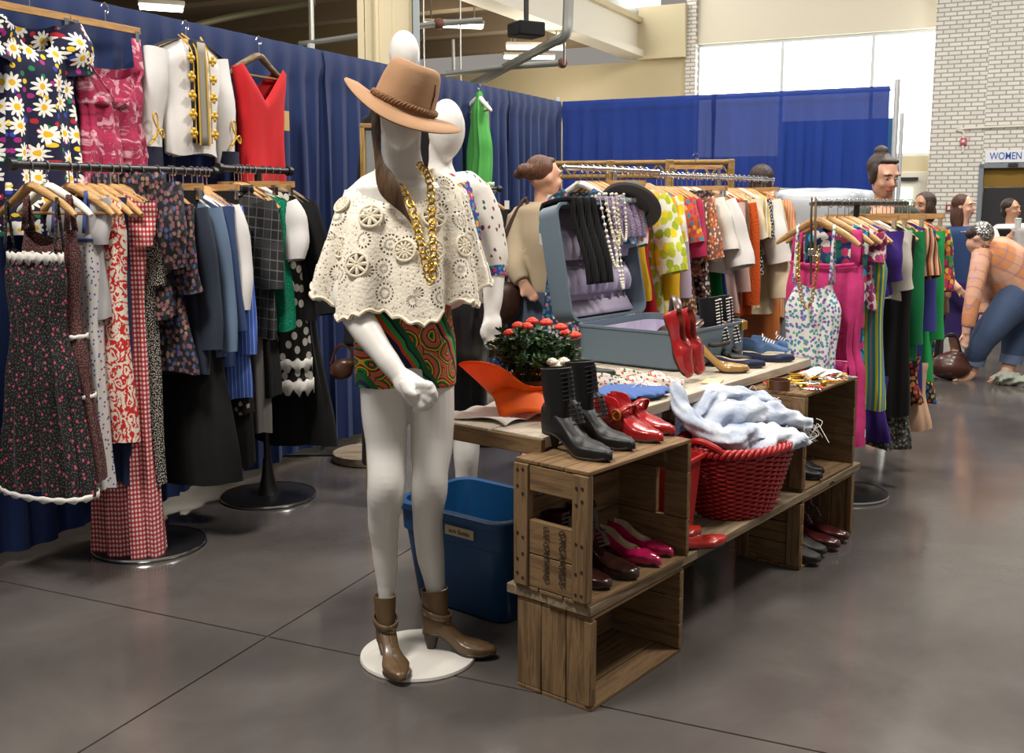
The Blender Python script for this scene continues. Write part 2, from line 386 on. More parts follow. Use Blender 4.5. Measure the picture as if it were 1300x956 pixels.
# the WOMEN sign, alarm, conduit
def text(body, name, m, parent, size, loc, rot, ext=.002, bold=False, align='CENTER'):
    c = bpy.data.curves.new(name, 'FONT'); c.body = body; c.size = size; c.extrude = ext; c.align_x = align; c.align_y = 'CENTER'
    if bold: c.offset = size*.004
    o = bpy.data.objects.new(name+'_raw', c); COL.objects.link(o); dg = bpy.context.evaluated_depsgraph_get(); dg.update()
    me = bpy.data.meshes.new_from_object(o.evaluated_get(dg)); bpy.data.objects.remove(o); me.materials.clear(); me.materials.append(m)
    q = obj(name, me, parent, loc); q.rotation_euler = rot; return q
sg = tag(hall_box(MB(), SB-.04, SB-.01, 2.84, 3.62, 2.12, 2.32).build('door_sign', mat('sign_white', '#eceef2', .5), smooth=False), 'white sign reading WOMEN in blue above the dark doorway', 'sign')
text('WOMEN', 'lettering', mat('sign_blue', '#1f4fb0', .5), sg, .125, wall(SB-.043, 3.155, 2.22), (pi/2, 0, WANG-pi/2), bold=True).scale = (1, 1.35, 1)
al = tag(hall_box(MB(), SB-.07, SB, 2.44, 2.54, 2.42, 2.54).build('fire_alarm', mat('alarm_red', '#c9506a', .5), smooth=False, bevel=.01), 'small red alarm box high on the white brick wall', 'alarm')
MB().ball(wall(SB-.08, 2.49, 2.48), .03).build('lens', M_WHITEP, al)
ac = tag(hall_box(MB(), SB-.06, SB, 2.27, 2.37, 1.3, 1.42).build('call_box', mat('box_red', '#8c3a40', .5), smooth=False, bevel=.01), 'dim red pull station at head height on the brick wall', 'alarm')
hall_box(MB(), SB-.07, SB-.05, 2.30, 2.34, 1.33, 1.39).build('handle', M_WHITEP, ac, smooth=False)
tag(MB().tube(spline([wall(SB-.04, 2.49, 2.3), wall(SB-.04, 2.49, 2.62), wall(SB-.04, 2.6, 2.7), wall(SB-.04, 5.2, 2.72)], 5), .018).build('conduit', M_WHITEP), 'thin painted conduit bending along the white brick wall', 'conduit')
# cream steel column behind the drape
ctop = V((-.95, 8.05, 0)); CM = Matrix.Rotation(rad(8), 3, 'Z')
co = struct(MB().box(ctop+V((0, 0, 2.6)), (.06, .36, 5.2), CM).build('column_web', M_CREAMP, smooth=False))
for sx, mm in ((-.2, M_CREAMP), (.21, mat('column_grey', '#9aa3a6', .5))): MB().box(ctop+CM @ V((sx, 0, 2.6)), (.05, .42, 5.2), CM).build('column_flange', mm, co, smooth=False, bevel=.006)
MB().box(ctop+CM @ V((-.08, -.16, 2.6)), (.18, .05, 5.2), CM).build('cover_plate', M_CREAMP, co, smooth=False)
MB().box(ctop+CM @ V((.1, -.14, 2.6)), (.16, .05, 5.2), CM).build('cover_plate', M_CREAMP, co, smooth=False)
MB().tube([ctop+V((-.06, -.21, 0)), ctop+V((-.06, -.21, 5))], .02).build('riser', M_CREAMP, co)
# fluorescent strips of the aisle
M_TUBE = mat('fluorescent', '#ffffff', .3, emit=('#fff6dc', 9))
def strip(px, py, Y, L, ang, label, px_h=None):
    p = at(px, py, Y); t = thing('strip_light', label, 'lamp', p, ang)
    hs_ = MB().box((0, 0, .07), (L, .16, .06)).build('housing', M_WHITEP, t, bevel=.01)
    for y in (-.045, .045): MB().tube([(-L/2+.02, y, .02), (L/2-.02, y, .02)], .03, 8).build('tube', M_TUBE, hs_)
    l_ = bpy.data.lights.new('strip_glow', 'POINT'); l_.energy = 45; l_.color = (1, .9, .72); l_.shadow_soft_size = .3; lo = bpy.data.objects.new('strip_glow', l_); COL.objects.link(lo); lo.location = p-V((0, 0, .5))
    for x in (-L*.35, L*.35): MB().tube([(x, 0, .1), (x, 0, 4.8-p.z)], .012, 6).build('hanger_rod', M_PIPE, t)
strip(575, 34, 16.5, .98, 0.25, 'fluorescent strip light just right of the cream column')
strip(680, 62, 17.6, 1.0, .1, 'upper of two fluorescent strips beside the black projector')
strip(672, 74, 20.2, 1.0, .1, 'lower fluorescent strip glowing behind the diagonal conduit')
strip(562, 118, 14.0, .7, .2, 'low fluorescent light just above the drape edge by the hat')
strip(205, 12, 12.0, .5, .4, 'short lit strip peeking over the drape near the white jacket')
M_GREYP = mat('grey_pipe', '#8d8e88', .45, metal=.5)
def pipe(label, pts, r, n=6, m=M_GREYP, name='pipe', couplers=()):
    o = tag(MB().tube(spline(pts, n), r, 8).build(name, m), label, 'pipe')
    for c in couplers: MB().ball(c, r*1.9, 10, 7).build('coupling', mat('brown_coupling', '#6a4030', .6), o)
    return o
pipe('pale horizontal pipe left of the cream column', [at(380, 56, 12), at(398, 54, 12), at(470, 43, 12.2), at(540, 32, 12.4), at(612, 26, 12.6)], .035, couplers=[at(557, 30, 12.45)])
tag(MB().tube([at(396, 56, 12), at(394, -40, 12)], .03).build('pipe', M_PIPE), 'thin upright pipe meeting the pale pipe left of column', 'pipe')
pipe('grey pipe running right under the aisle ceiling to the conduit', [at(566, 94, 13), at(600, 90, 13), at(660, 84, 13), at(716, 80, 13)], .035, couplers=[at(714, 80, 13)])
tag(MB().tube([at(576, 94, 13), at(575, 50, 13)], .02).build('pipe', M_PIPE), 'short rod holding the grey pipe beside the low ceiling', 'pipe')
pipe('dark olive pipe slanting up over the left drape', [at(180, 50, 13), at(245, 33, 13), at(300, 20, 13), at(400, 3, 13)], .04, m=mat('olive_pipe', '#4d4a35', .6))
pipe('fat bent conduit dropping from the white girder', [at(722, -30, 12), at(721, 20, 12), at(718, 44, 12), at(700, 55, 12.2), at(660, 76, 12.8), at(600, 108, 13.5)], .06, 8)
tag(MB().tube([at(716, 45, 12), at(716, 82, 12.9)], .015).build('pipe', M_PIPE), 'thin drop rod below the bent conduit', 'pipe')
pj = thing('projector', 'black projector clamped under the white girder', 'projector', at(668, 38, 12), .5)
MB().box((0, 0, 0), (.34, .3, .16)).build('body', M_BLACK, pj, bevel=.02); MB().lathe([(.05, -.0), (.06, .1)], 14, (0, 0, 0)).build('lens', M_DARK, pj).rotation_euler = (rad(100), 0, 0)
MB().tube([(0, 0, .05), (0, 0, .6)], .03).build('bracket', M_DARK, pj)

# ------------------------------------------------------------------ pipe-and-drape booth walls
def drape_col(a, b):
    def f(t):
        n = t.noise(t.co((1, 1, .2)), 6, 3); return t.mix(n, a, b)
    return f
M_DRAPE = mat('navy_drape', drape_col('#11234e', '#182f62'), .8, sheen=.1, transl=.12, bump=lambda t: (t.noise(t.co((1, 1, .6)), 160, 2), .1, .003))
M_DRAPE2 = mat('navy_drape_sheer', drape_col('#16307a', '#1f3f96'), .8, sheen=.1, transl=.45, alpha=.982, bump=lambda t: (t.noise(t.co(), 160, 2), .1, .003))
TOPZ, HEM = 2.285, .055
def drape(label, P, ax, nrm, L, m, seed, group, hem=HEM, top=TOPZ):
    r = random.Random(seed); ph = [r.uniform(0, 6) for _ in range(5)]; nf = L/.14
    def fn(u, v):
        z = lerp(top, hem+.012*math.sin(u*9+ph[3]), v); vv = max(0, v-.045)
        amp = .007+.010*min(1, vv*6)
        y = amp*math.sin(u*nf*2*pi+ph[0]+.9*math.sin(u*7+ph[1]))+.016*math.sin(u*nf*.43*2*pi+ph[2])*min(1, vv*3)
        if v < .05: y = y*.35+.02*math.sin(v/.05*pi)
        x = u*L+.01*math.sin(u*nf*4*pi+ph[0])*min(1, v*4)
        return P+ax*x+nrm*y+V((0, 0, z))
    return tag(MB().grid(fn, int(L*75), 26).build('curtain', m, ang=80), label, 'curtain', group)
ED = [-1.6, -.3, .95, 2.2, 3.45, 4.5, 5.44]
LB = ['navy drape panel behind the white garment at the far left', 'navy drape panel behind the daisy dress', 'navy drape panel behind the band jacket and red dress',
      'navy drape panel behind the hat mannequin', 'navy drape panel behind the green dress', 'navy drape panel next to the booth corner']
for k in range(6): drape(LB[k], wall(ED[k]-.02, .004*(k%2), 0), WD, WN, ED[k+1]-ED[k]+.03, M_DRAPE, k, 'left wall drapes')
RB = ['blue drape panel beside the booth corner above the lattice screen', 'sheer blue drape panel backlit by the big window']
for k in range(2): drape(RB[k], wall(5.44, .02+k*1.28, 0), WN, -WD, 1.32, M_DRAPE2, 20+k, 'back wall drapes')
M_DRAPE3 = mat('teal_drape', '#2c5d86', .8, transl=.3)
drape('far slate blue drape seen past the end pole', wall(8.45, 1.2, 0), WN, -WD, 1.15, M_DRAPE3, 31, 'back wall drapes')
pole_m = mat('white_pole', '#cfd2d4', .35, metal=.5)
def upright(p, label):
    t = thing('drape_upright', label, 'pole', p); MB().tube([(0, 0, .01), (0, 0, 2.33)], .02, 10).build('pole', pole_m, t); MB().box((0, 0, .006), (.4, .4, .012)).build('base_plate', M_DKSTEEL, t, bevel=.004)
upright(wall(5.51, -.06, 0), 'aluminium drape upright at the booth corner'); upright(wall(5.47, 2.665, 0), 'white drape upright at the free end of the back drape')
upright(wall(2.2, -.09, 0), 'drape upright hidden behind the left drape'); upright(wall(8.48, 2.38, 0), 'thin upright of the far slate blue drape')
tag(MB().tube([wall(-1.6, -.045, 2.262), wall(5.44, -.045, 2.262)], .012).build('drape_crossbar', pole_m), 'crossbar carrying the left navy drapes', 'pole')
tag(MB().tube([wall(5.485, .02, 2.262), wall(5.485, 2.62, 2.262)], .012).build('drape_crossbar', pole_m), 'crossbar carrying the back blue drapes', 'pole')
# ================================================================== CLOTHES ON HANGERS
HANG = {}
def HZ(x): return -.092-.50*max(0, x-.012)-.15*max(0, x-.14)     # drop of a hanger arm below the bar
def hanger_parts(kind):
    if kind in HANG: return HANG[kind]
    a = MB(); extra = []
    if kind in ('wood', 'white', 'bar', 'pale'):
        W = .205
        for s in (-1, 1):
            pts = [(s*x, .02*math.sin(x/W*2.2), HZ(x)) for x in (0, .02, .05, .09, .13, .17, W)]
            a.tube(pts, [.017, .018, .018, .016, .015, .014, .009], 8, flat=1.0)
        if kind in ('bar', 'white', 'pale'): extra.append(('trouser_bar', MB().tube([(-.185, .015, -.19), (.185, .015, -.19)], .006, 6)))
        z1 = -.078
    else:                                    # skirt hanger: flat wooden clamp bar with clips
        a.box((0, 0, -.085), (.36, .018, .028)); z1 = -.072
        for s in (-1, 1): extra.append(('clip', MB().box((s*.16, 0, -.115), (.018, .02, .045)).box((s*.16, 0, -.095), (.026, .026, .012))))
    hook = [(0, 0, z1), (0, 0, -.045), (0, 0, -.035), (.004, 0, -.026)]+[(.019*math.sin(q), 0, -.019+.0225*-math.cos(q)+.0) for q in (.7, 1.3, 2.0, 2.7, 3.4, 4.0, 4.5)]
    h = MB().tube(spline(hook, 4), .0022, 6)
    mm = {'wood': M_HWOOD, 'bar': M_HWOOD, 'white': M_HWHITE, 'skirt': M_HWOOD, 'pale': M_PLANK}[kind]
    def fin(mb, nm, m_):
        me = mb.mesh(nm); me.materials.append(m_); me.shade_smooth(); me.set_sharp_from_angle(angle=rad(45)); return me
    HANG[kind] = (fin(a, 'hanger', mm), [('hook', fin(h, 'hook', M_CHROME))]+[(n, fin(e, n, M_CHROME if n == 'clip' else M_HDARK)) for n, e in extra])
    return HANG[kind]
def hanger(kind, loc, rz, label, group):
    body, ch = hanger_parts(kind); nm = {'skirt': 'clip_hanger', 'white': 'white_hanger'}.get(kind, 'wooden_hanger')
    o = tag(obj(nm, body, None, loc, rz), label, 'hanger', group)
    for n, me in ch: obj(n, me, o)
    return o
def shell(m_prof, L, neck, nd, ndb, z0, slope, fold, seed, n=52, rows=26, wave=.008, vneck=False, xoff=0):
    r = random.Random(seed); ph = [r.uniform(0, 6.28) for _ in range(6)]; rings = []
    for j in range(rows+1):
        v = j/rows; hw, ht = interp(m_prof, v); ring = []
        for k in range(n):
            a = 2*pi*k/n; c, s_ = math.cos(a), math.sin(a); u = c
            x = u*hw; side = .5-.5*math.tanh(3*s_)         # 1 at the front (s_<0)
            d = lerp(ndb, nd, side)*max(0, (1-abs(x)/neck) if vneck else 1-(x/neck)**2) if abs(x) < neck else 0
            zt = z0-slope*max(0, abs(x)-neck)-d
            zb = -L+wave*math.sin(3*a+ph[0])
            z = lerp(zt, zb, v)
            fa = fold[1]*(.15+.85*min(1, v*1.6))
            f = fa*math.cos(fold[0]*a+ph[1]+.8*math.sin(2*a+ph[2]+v*2))+fa*.5*math.cos(fold[0]*2.3*a+ph[3]+v*3)
            y = s_*abs(s_)**-.35*ht if abs(s_) > 1e-6 else 0
            y = math.copysign(abs(s_)**.65*ht, s_)
            ring.append(V((x+c*f*.5+xoff*v, y+s_*f+.010*math.sin(v*7+ph[4]+2*u)*v, z)))
        rings.append(ring)
    return MB().loft(rings, cap=False)
def sleeve_mesh(sd, W, zs, L, r0, r1, out=.16, fwd=0, seed=0, puff=0):
    r = random.Random(seed+sd); p0 = r.uniform(0, 6); pts = []; rr = []; N = 10
    for i in range(N+1):
        t = i/N; x = sd*(W-.012+out*L*t**.8); z = zs-.035-L*t*.97+.03*(1-t); y = fwd*t+.012*math.sin(t*5+p0)
        pts.append((x, y, z)); rr.append(lerp(r0, r1, t)*(1+puff*math.sin(t*pi))*(1+.05*math.sin(t*11+p0)))
    return MB().tube(pts, rr, 14, cap=False, flat=.62, up=(0, 1, 0))
def garment(name, label, cat, m, loc, rz, L=.9, W=.2, prof=None, neck=.085, nd=.06, ndb=.03, z0=None, slope=.5, fold=(6, .012), vneck=False, t=.045, hemw=None, sl=None, slm=None, straps=None, strapm=None, group=None, seed=None, waist=None, trims=(), ruffle=None, extra=None, front_open=None):
    seed = RND.randint(0, 9999) if seed is None else seed
    hemw = hemw or W*1.15
    if z0 is None: z0 = HZ(neck)+.018
    if prof is None:
        ww = waist or W*.95
        prof = [(0, W, .022), (.06, W*1.0, t*.8), (.16, W*.97, t), (.42, ww, t*.95), (1, hemw, t*1.15)]
    mb = shell(prof, L, neck, nd, ndb, z0, slope, fold, seed, vneck=vneck)
    o = tag(mb.build(name, m, loc=loc, rz=rz, ang=75), label, cat, group)
    hw0 = prof[0][1]; zs = z0-slope*max(0, hw0-neck)
    if sl:
        for sd in (-1, 1):
            sleeve_mesh(sd, hw0, zs, sl[0], sl[1], sl[2], *(sl[3:4] or (.16,)), seed=seed, puff=(sl[4] if len(sl) > 4 else 0)).build('sleeve', slm or m, o, ang=75)
    if straps:                                # (half spacing, width)
        for sd in (-1, 1):
            for y in (-.02, .018):
                x = sd*straps[0]; MB().grid(lambda u, v: V((x+(u-.5)*straps[1]+sd*.004, lerp(.0, y, v), lerp(HZ(straps[0])+.02, z0-.005, v))), 2, 6).build('strap', strapm or m, o, ang=80, solid=.003)
    for kind, v, h, tm, amp in trims:          # bands of lace, collar, belts: (name, v position, height, material, ripple)
        hw, ht = interp(prof, v); zc = lerp(z0-(nd if v < .03 else 0)*.6, -L, v)
        rings = [[V((math.cos(a)*(hw+.006)+0, math.copysign(abs(math.sin(a))**.65*(ht+.008), math.sin(a))+math.sin(a)*(fold[1]*1.1*v), zc+(q-.5)*h+amp*math.sin(a*18)*(1 if q == 0 else -.4))) for a in [2*pi*k/60 for k in range(60)]] for q in (0, .5, 1)]
        MB().loft(rings, cap=False).build(kind, tm, o, ang=80, solid=.004)
    if extra: extra(o, prof, z0, L)
    return o
class Bar:
    def __init__(s, p0, d, rz, group): s.p0, s.d, s.rz, s.group = p0, d.normalized(), rz, group
    def px(s, px):                            # point of the bar seen at this column
        k = (px-650)/1300; a = s.d.x-k*.991*s.d.y; return s.p0+s.d*((k*(.991*s.p0.y-.134*(s.p0.z-CAM_H))-s.p0.x)/a)
def hang(bar, px, short, label, cat, m, name=None, hem=None, hk='wood', tilt=0, hlabel=None, **kw):
    p = bar.px(px)+V((0, 0, .016)); rz = bar.rz+tilt
    if hem: kw['L'] = p.z-at(px, hem, p.y).z
    o = garment(name or cat.replace(' ', '_'), label, cat, m, p, rz, group=bar.group, **kw)
    if hk: hanger(hk, p, rz, hlabel or {'white': 'white', 'skirt': 'wooden clip'}.get(hk, 'wooden')+' hanger carrying the '+short, 'hangers')
    return o
def round_rack(label, p0, p1, basep, m, r=.016, base_r=.23, ends=True):
    t = thing('garment_rack', label, 'clothes rack', (0, 0, 0))
    p0, p1 = V(p0), V(p1); d = (p1-p0).normalized()
    br_ = MB().tube([p0-d*.02, p1+d*.02], r, 12).build('bar', m, t)
    for e in (p0-d*.03, p1+d*.03): MB().tube([e-d*.012, e+d*.012], r*1.45, 12).build('end_cap', M_DKSTEEL, br_)
    b = V(basep); c = V((b.x, b.y, 0))
    MB().lathe([(base_r, .001), (base_r, .012), (base_r*.96, .016), (.06, .02), (.045, .05), (.03, .11), (.02, .2)], 40, c).build('base', M_DKSTEEL, t); bs_ = t.children[-1]
    MB().tube([c+V((0, 0, .1)), V((b.x, b.y, p0.z-.01))], .017, 10).build('post', m, t)
    tr = MB().lathe([(base_r*1.0, .004), (base_r*1.012, .010), (base_r*1.0, .016)], 40, c, cap=False); tr.build('rim', M_CHROME, bs_)
    return t
# ------------------------------------------------------------------ print materials
P_DITSY = pat('ditsy', dots('#141013', '#77746f', 85, .15, '#b5475c', 24, .13))
P_MAROON = pat('maroon', dots('#421f20', '#8a6a62', 120, .22))
P_BLUEDOT = pat('bluedot', dots('#cfcbc6', '#4a5da0', 40, .18))
P_DAMASK = pat('damask', damask('#c4241f', '#e6d9c8', 20))
P_GING = pat('gingham', check('#e4d6cf', '#b9545a', '#a2222c', 330))
P_SPECK = pat('speck', dots('#111010', '#b9b2a6', 130, .3))
P_DKFLOR = pat('dark_floral', floral('#12121a', ['#7d4a52', '#8a6a5a', '#4d4f78', '#70504a'], 26, .36, '#2c3038'))
P_PLAID = pat('plaid', plaid('#1a1a1c', '#6d6c6a', '#3c3b3b', 22, .1))
P_STRIPEB = pat('blue_stripe', stripes(['#3456b4', '#4a6cc8', '#3456b4', '#8fa5dc'], 45))
P_SEQ = pat('sequin', lambda t: t.mix(t.vor(t.xz(), 130), '#04402f', '#1aa078'), .25)
P_POLKA = pat('polka', dots('#0d0d0f', '#c9c4ba', 16, .3))
P_DAISY = pat('daisy', daisy)
P_CRIM = pat('crimson', blotch(['#7d1236', '#a82850', '#8e1a40', '#d9a3ae', '#a02048'], 17, 5, 1.0))
M_LACE = fab('#d8d4cc'); M_DEN1 = fab('#232a3a'); M_DEN2 = fab('#5c7088'); M_DEN3 = fab('#2c3f66'); M_WCLOTH = fab('#d6d2cf'); M_GREYC = fab('#75706c')
M_RED = fab('#b8121a'); M_NAVY = fab('#10142c')
# ------------------------------------------------------------------ the two left racks
Z1 = 1.577
round_rack('dark steel clothes rack on a round base at the left', wall(-.06, .33, Z1), wall(.90, .33, Z1), wall(.46, .33, 0), M_DKSTEEL)
round_rack('short dark steel clothes rack beside the hat mannequin', wall(1.03, .30, 1.597), wall(1.46, .30, 1.597), wall(1.26, .30, 0), M_DKSTEEL)
B1 = Bar(wall(0, .33, Z1), WD, WANG-pi/2, 'garments on the left rack'); B2 = Bar(wall(1.0, .30, 1.597), WD, WANG-pi/2, 'garments on the short rack')
strapd = [(0, .13, .03), (.1, .14, .05), (.3, .125, .05), (.55, .165, .06), (1, .215, .075)]
strapm_ = [(0, .13, .03), (.1, .14, .05), (.3, .12, .05), (.55, .15, .06), (1, .185, .065)]
hang(B1, 37, 'black ditsy floral dress', 'black dress with tiny flowers and white lace trim, leftmost on the rack', 'dress', P_DITSY, hem=622, hk='wood', prof=strapd, z0=-.32, slope=0, neck=.12, nd=.05, ndb=.05, straps=(.13, .014), fold=(9, .022),
     trims=[('lace_trim', .0, .035, M_LACE, .012), ('lace_trim', 1, .02, M_LACE, .006)])
hang(B1, 58, 'maroon dotted dress', 'dark maroon dotted dress with cream lace bands behind the black one', 'dress', P_MAROON, hem=603, hk='white', prof=strapm_, z0=-.25, slope=0, neck=.12, nd=.06, straps=(.11, .03), fold=(8, .016),
     trims=[('lace_trim', .42, .016, M_LACE, .004), ('lace_trim', .66, .016, M_LACE, .004)])
hang(B1, 87, 'white dress with blue dots', 'white sundress with small blue dots and blue neck edging', 'dress', P_BLUEDOT, hem=617, hk='bar', prof=[(0, .10, .03), (.12, .12, .05), (.4, .115, .05), (1, .125, .06)], z0=-.26, slope=0, neck=.11, nd=.05, straps=(.08, .016), strapm=fab('#3d5290'), fold=(7, .012),
     trims=[('neck_edging', 0, .012, fab('#3d5290'), 0)])
hang(B1, 97, 'sheer grey blouse', 'pale grey sheer blouse squeezed beside the red floral dress', 'blouse', fab('#a8a5a6'), hem=400, hk='wood', W=.12, sl=(.15, .05, .04, .05))
hang(B1, 111, 'red and white floral dress', 'bright red dress covered in white flowers', 'dress', P_DAMASK, hem=557, hk='wood', prof=[(0, .165, .03), (.12, .175, .05), (.35, .165, .05), (1, .18, .06)], neck=.1, nd=.05, fold=(6, .012))
hang(B1, 124, 'dark blue jeans', 'dark blue jeans hanging just behind the red floral dress', 'jeans', fab('#1d2c4c'), name='jeans', hem=610, hk='bar', prof=[(0, .14, .03), (.5, .13, .04), (1, .11, .04)], z0=-.13, slope=0, neck=.05, nd=.0)
hang(B1, 140, 'long red gingham dress', 'ankle-length red and white gingham dress with white collar', 'dress', P_GING, hem=700, hk='wood', prof=[(0, .165, .03), (.1, .165, .05), (.3, .14, .045), (.55, .15, .06), (1, .17, .08)], neck=.09, sl=(.14, .065, .05, .1), fold=(8, .02),
     trims=[('collar', .05, .04, M_LACE, .004)])
hang(B1, 150, 'black speckled dress', 'long black dress with fine white specks beside the gingham dress', 'dress', P_SPECK, hem=608, hk='wood', W=.165, hemw=.17, sl=(.3, .05, .04, .06))
hang(B1, 162, 'black floral ruffle blouse', 'black floral blouse with a tall ruffled neck', 'blouse', P_DKFLOR, hem=400, hk='wood', W=.19, z0=-.03, sl=(.3, .08, .06, .16, .3), trims=[('ruffle', .02, .08, P_DKFLOR, .02)])
hang(B1, 178, 'dark floral dress', 'dark dress scattered with rust flowers beside the denim', 'dress', P_DKFLOR, hem=468, hk='wood', W=.2, hemw=.26, sl=(.32, .07, .06))
def jacket_bits(bm):
    def f(o, prof, z0, L):
        for k in range(5): MB().ball((0.0, -prof[2][2]-.012, z0-.1-k*(L-.2)/5), (.008, .004, .008), 8, 5).build('button', bm, o)
        for sx in (-1, 1): MB().box((sx*.09, -prof[2][2]-.008, z0-.2), (.09, .006, .08)).build('pocket', o.data.materials[0], o, bevel=.003)
        MB().lathe([(.085, 0), (.1, .03), (.105, .0)], 22, (0, 0, z0-.012), sy=.5, cap=False).build('collar', o.data.materials[0], o, ang=80, solid=.004)
    return f
hang(B1, 199, 'dark denim jacket', 'dark indigo denim jacket with long sleeves', 'jacket', M_DEN1, hem=470, hk='wood', W=.215, sl=(.56, .075, .05, .12), extra=jacket_bits(M_GOLD))
hang(B1, 215, 'black long skirt', 'floor-length black skirt hidden below the denim jackets', 'skirt', M_BLACK, hem=604, hk='skirt', prof=[(0, .15, .03), (.3, .2, .05), (1, .3, .1)], z0=-.1, slope=0, neck=.05, nd=0)
hang(B1, 219, 'faded denim jacket', 'faded light blue denim jacket with long sleeves', 'jacket', M_DEN2, hem=450, hk='white', W=.215, sl=(.58, .07, .048, .12), extra=jacket_bits(M_GOLD))
hang(B1, 232, 'mid blue denim shirt', 'mid blue denim shirt after the faded jacket', 'shirt', M_DEN3, hem=462, hk='white', W=.21, sl=(.5, .07, .05, .12), extra=jacket_bits(M_LACE))
hang(B1, 243, 'white long-sleeved blouse', 'white blouse with gathered long sleeves near the end of the rack', 'blouse', M_WCLOTH, hem=400, hk='wood', W=.2, sl=(.42, .075, .06, .14, .25))
hang(B1, 250, 'striped blue shirt', 'bright blue pinstriped shirt hanging low near the rack end', 'shirt', P_STRIPEB, hem=500, hk='wood', W=.2, hemw=.26, sl=(.62, .07, .05, .1))
hang(B1, 257, 'embroidered black vest', 'black waistcoat embroidered with cream flowers at the rack end', 'vest', pat('vest', floral('#131315', ['#b8a98a', '#9c8f78'], 13, .22)), hem=520, hk='wood', W=.2, nd=.16, trims=[])
hang(B1, 262, 'black trousers', 'wide black trousers behind the striped blue shirt', 'trousers', M_BLACK, hem=585, hk='skirt', prof=[(0, .17, .03), (1, .2, .06)], z0=-.1, slope=0, neck=.05, nd=0)
hang(B2, 297, 'dark plaid jacket', 'black and grey plaid jacket at the front of the short rack', 'jacket', P_PLAID, hem=425, hk='bar', W=.185, sl=(.38, .065, .06, .1), extra=jacket_bits(M_BLACK))
hang(B2, 302, 'grey wide trousers', 'long grey wool trousers showing below the plaid jacket', 'trousers', M_GREYC, hem=547, hk='wood', prof=[(0, .14, .03), (1, .13, .05)], z0=-.15, slope=0, neck=.05, nd=0)
hang(B2, 306, 'charcoal coat', 'charcoal coat behind the plaid jacket', 'coat', fab('#1d1c1d'), hem=500, hk='wood', W=.15)
hang(B2, 314, 'emerald sequin top', 'emerald green sequined top glittering on the short rack', 'top', P_SEQ, hem=415, hk='skirt', W=.23, hemw=.26, z0=-.12, slope=.3)
hang(B2, 321, 'white puff-sleeved blouse', 'white blouse with puffed sleeves on the short rack', 'blouse', M_WCLOTH, hem=330, hk='white', W=.2, sl=(.24, .07, .06, .2, .4))
hang(B2, 334, 'black polka dot skirt', 'black skirt with big pale dots and white ruffled hem', 'skirt', P_POLKA, hem=492, hk='skirt', prof=[(0, .16, .03), (.4, .2, .05), (1, .24, .08)], z0=-.12, slope=0, neck=.05, nd=0, trims=[('ruffle', .97, .06, M_LACE, .02), ('ruffle', .86, .05, M_LACE, .02)])
hang(B2, 343, 'black blazer', 'black blazer nearly at the end of the short rack', 'jacket', M_BLACK, hem=402, hk='pale', W=.22, sl=(.5, .075, .055, .22))
hang(B2, 352, 'long black gown', 'long black gown last on the short rack', 'dress', fab('#08080a'), hem=560, hk='pale', W=.21, hemw=.3, fold=(7, .02))
# ------------------------------------------------------------------ clothes hung on the drape itself
WR = WANG
def hung(s, z, off=.09): return wall(s, off, z)
garment('dress', 'white gown hanging at the far left edge', 'dress', fab('#c9c6bf'), hung(-.40, 2.22, .20), WR, L=1.02, W=.19, hemw=.30)
p = hung(.22, 2.262); hanger('skirt', p, WR, 'wooden clip hanger holding the daisy dress', 'hangers')
garment('dress', 'navy dress covered with white daisies, pinned high on the drape', 'dress', P_DAISY, p, WR, L=.95, prof=[(0, .17, .03), (.12, .185, .05), (.3, .165, .05), (.55, .17, .06), (1, .2, .07)], z0=-.12, neck=.13, nd=.12, ndb=.03, slope=.25, sl=(.14, .085, .1, .3), fold=(6, .016))
p = hung(.585, 2.262); hanger('skirt', p, WR, 'wooden clip hanger holding the crimson dress', 'hangers')
def pleats(o, prof, z0, L):
    for s in (-1, 1):
        MB().grid(lambda u, v: V((s*(.155-.02*v)+(u-.5)*.05, -.035*v-.005, lerp(-.12, z0-.035, v))), 2, 5).build('strap', P_CRIM, o, ang=80, solid=.003)
        MB().tube(spline([(s*.14, -.05, z0-.02), (s*.09, -.064, z0-.09), (s*.03, -.066, z0-.16)], 5), .007, 6, flat=.5).build('pleat', P_CRIM, o)
    MB().lathe([(.150, -.02), (.155, 0), (.150, .02)], 40, (0, 0, -.405), sy=.36, cap=False).build('waistband', P_CRIM, o, solid=.004)
garment('dress', 'crimson marbled sleeveless dress with gathered waist', 'dress', P_CRIM, p, WR, L=.86, prof=[(0, .16, .035), (.2, .165, .05), (.38, .145, .045), (.5, .16, .06), (1, .26, .08)], z0=-.24, slope=0, neck=.15, nd=.07, ndb=.02, fold=(9, .018), extra=pleats)
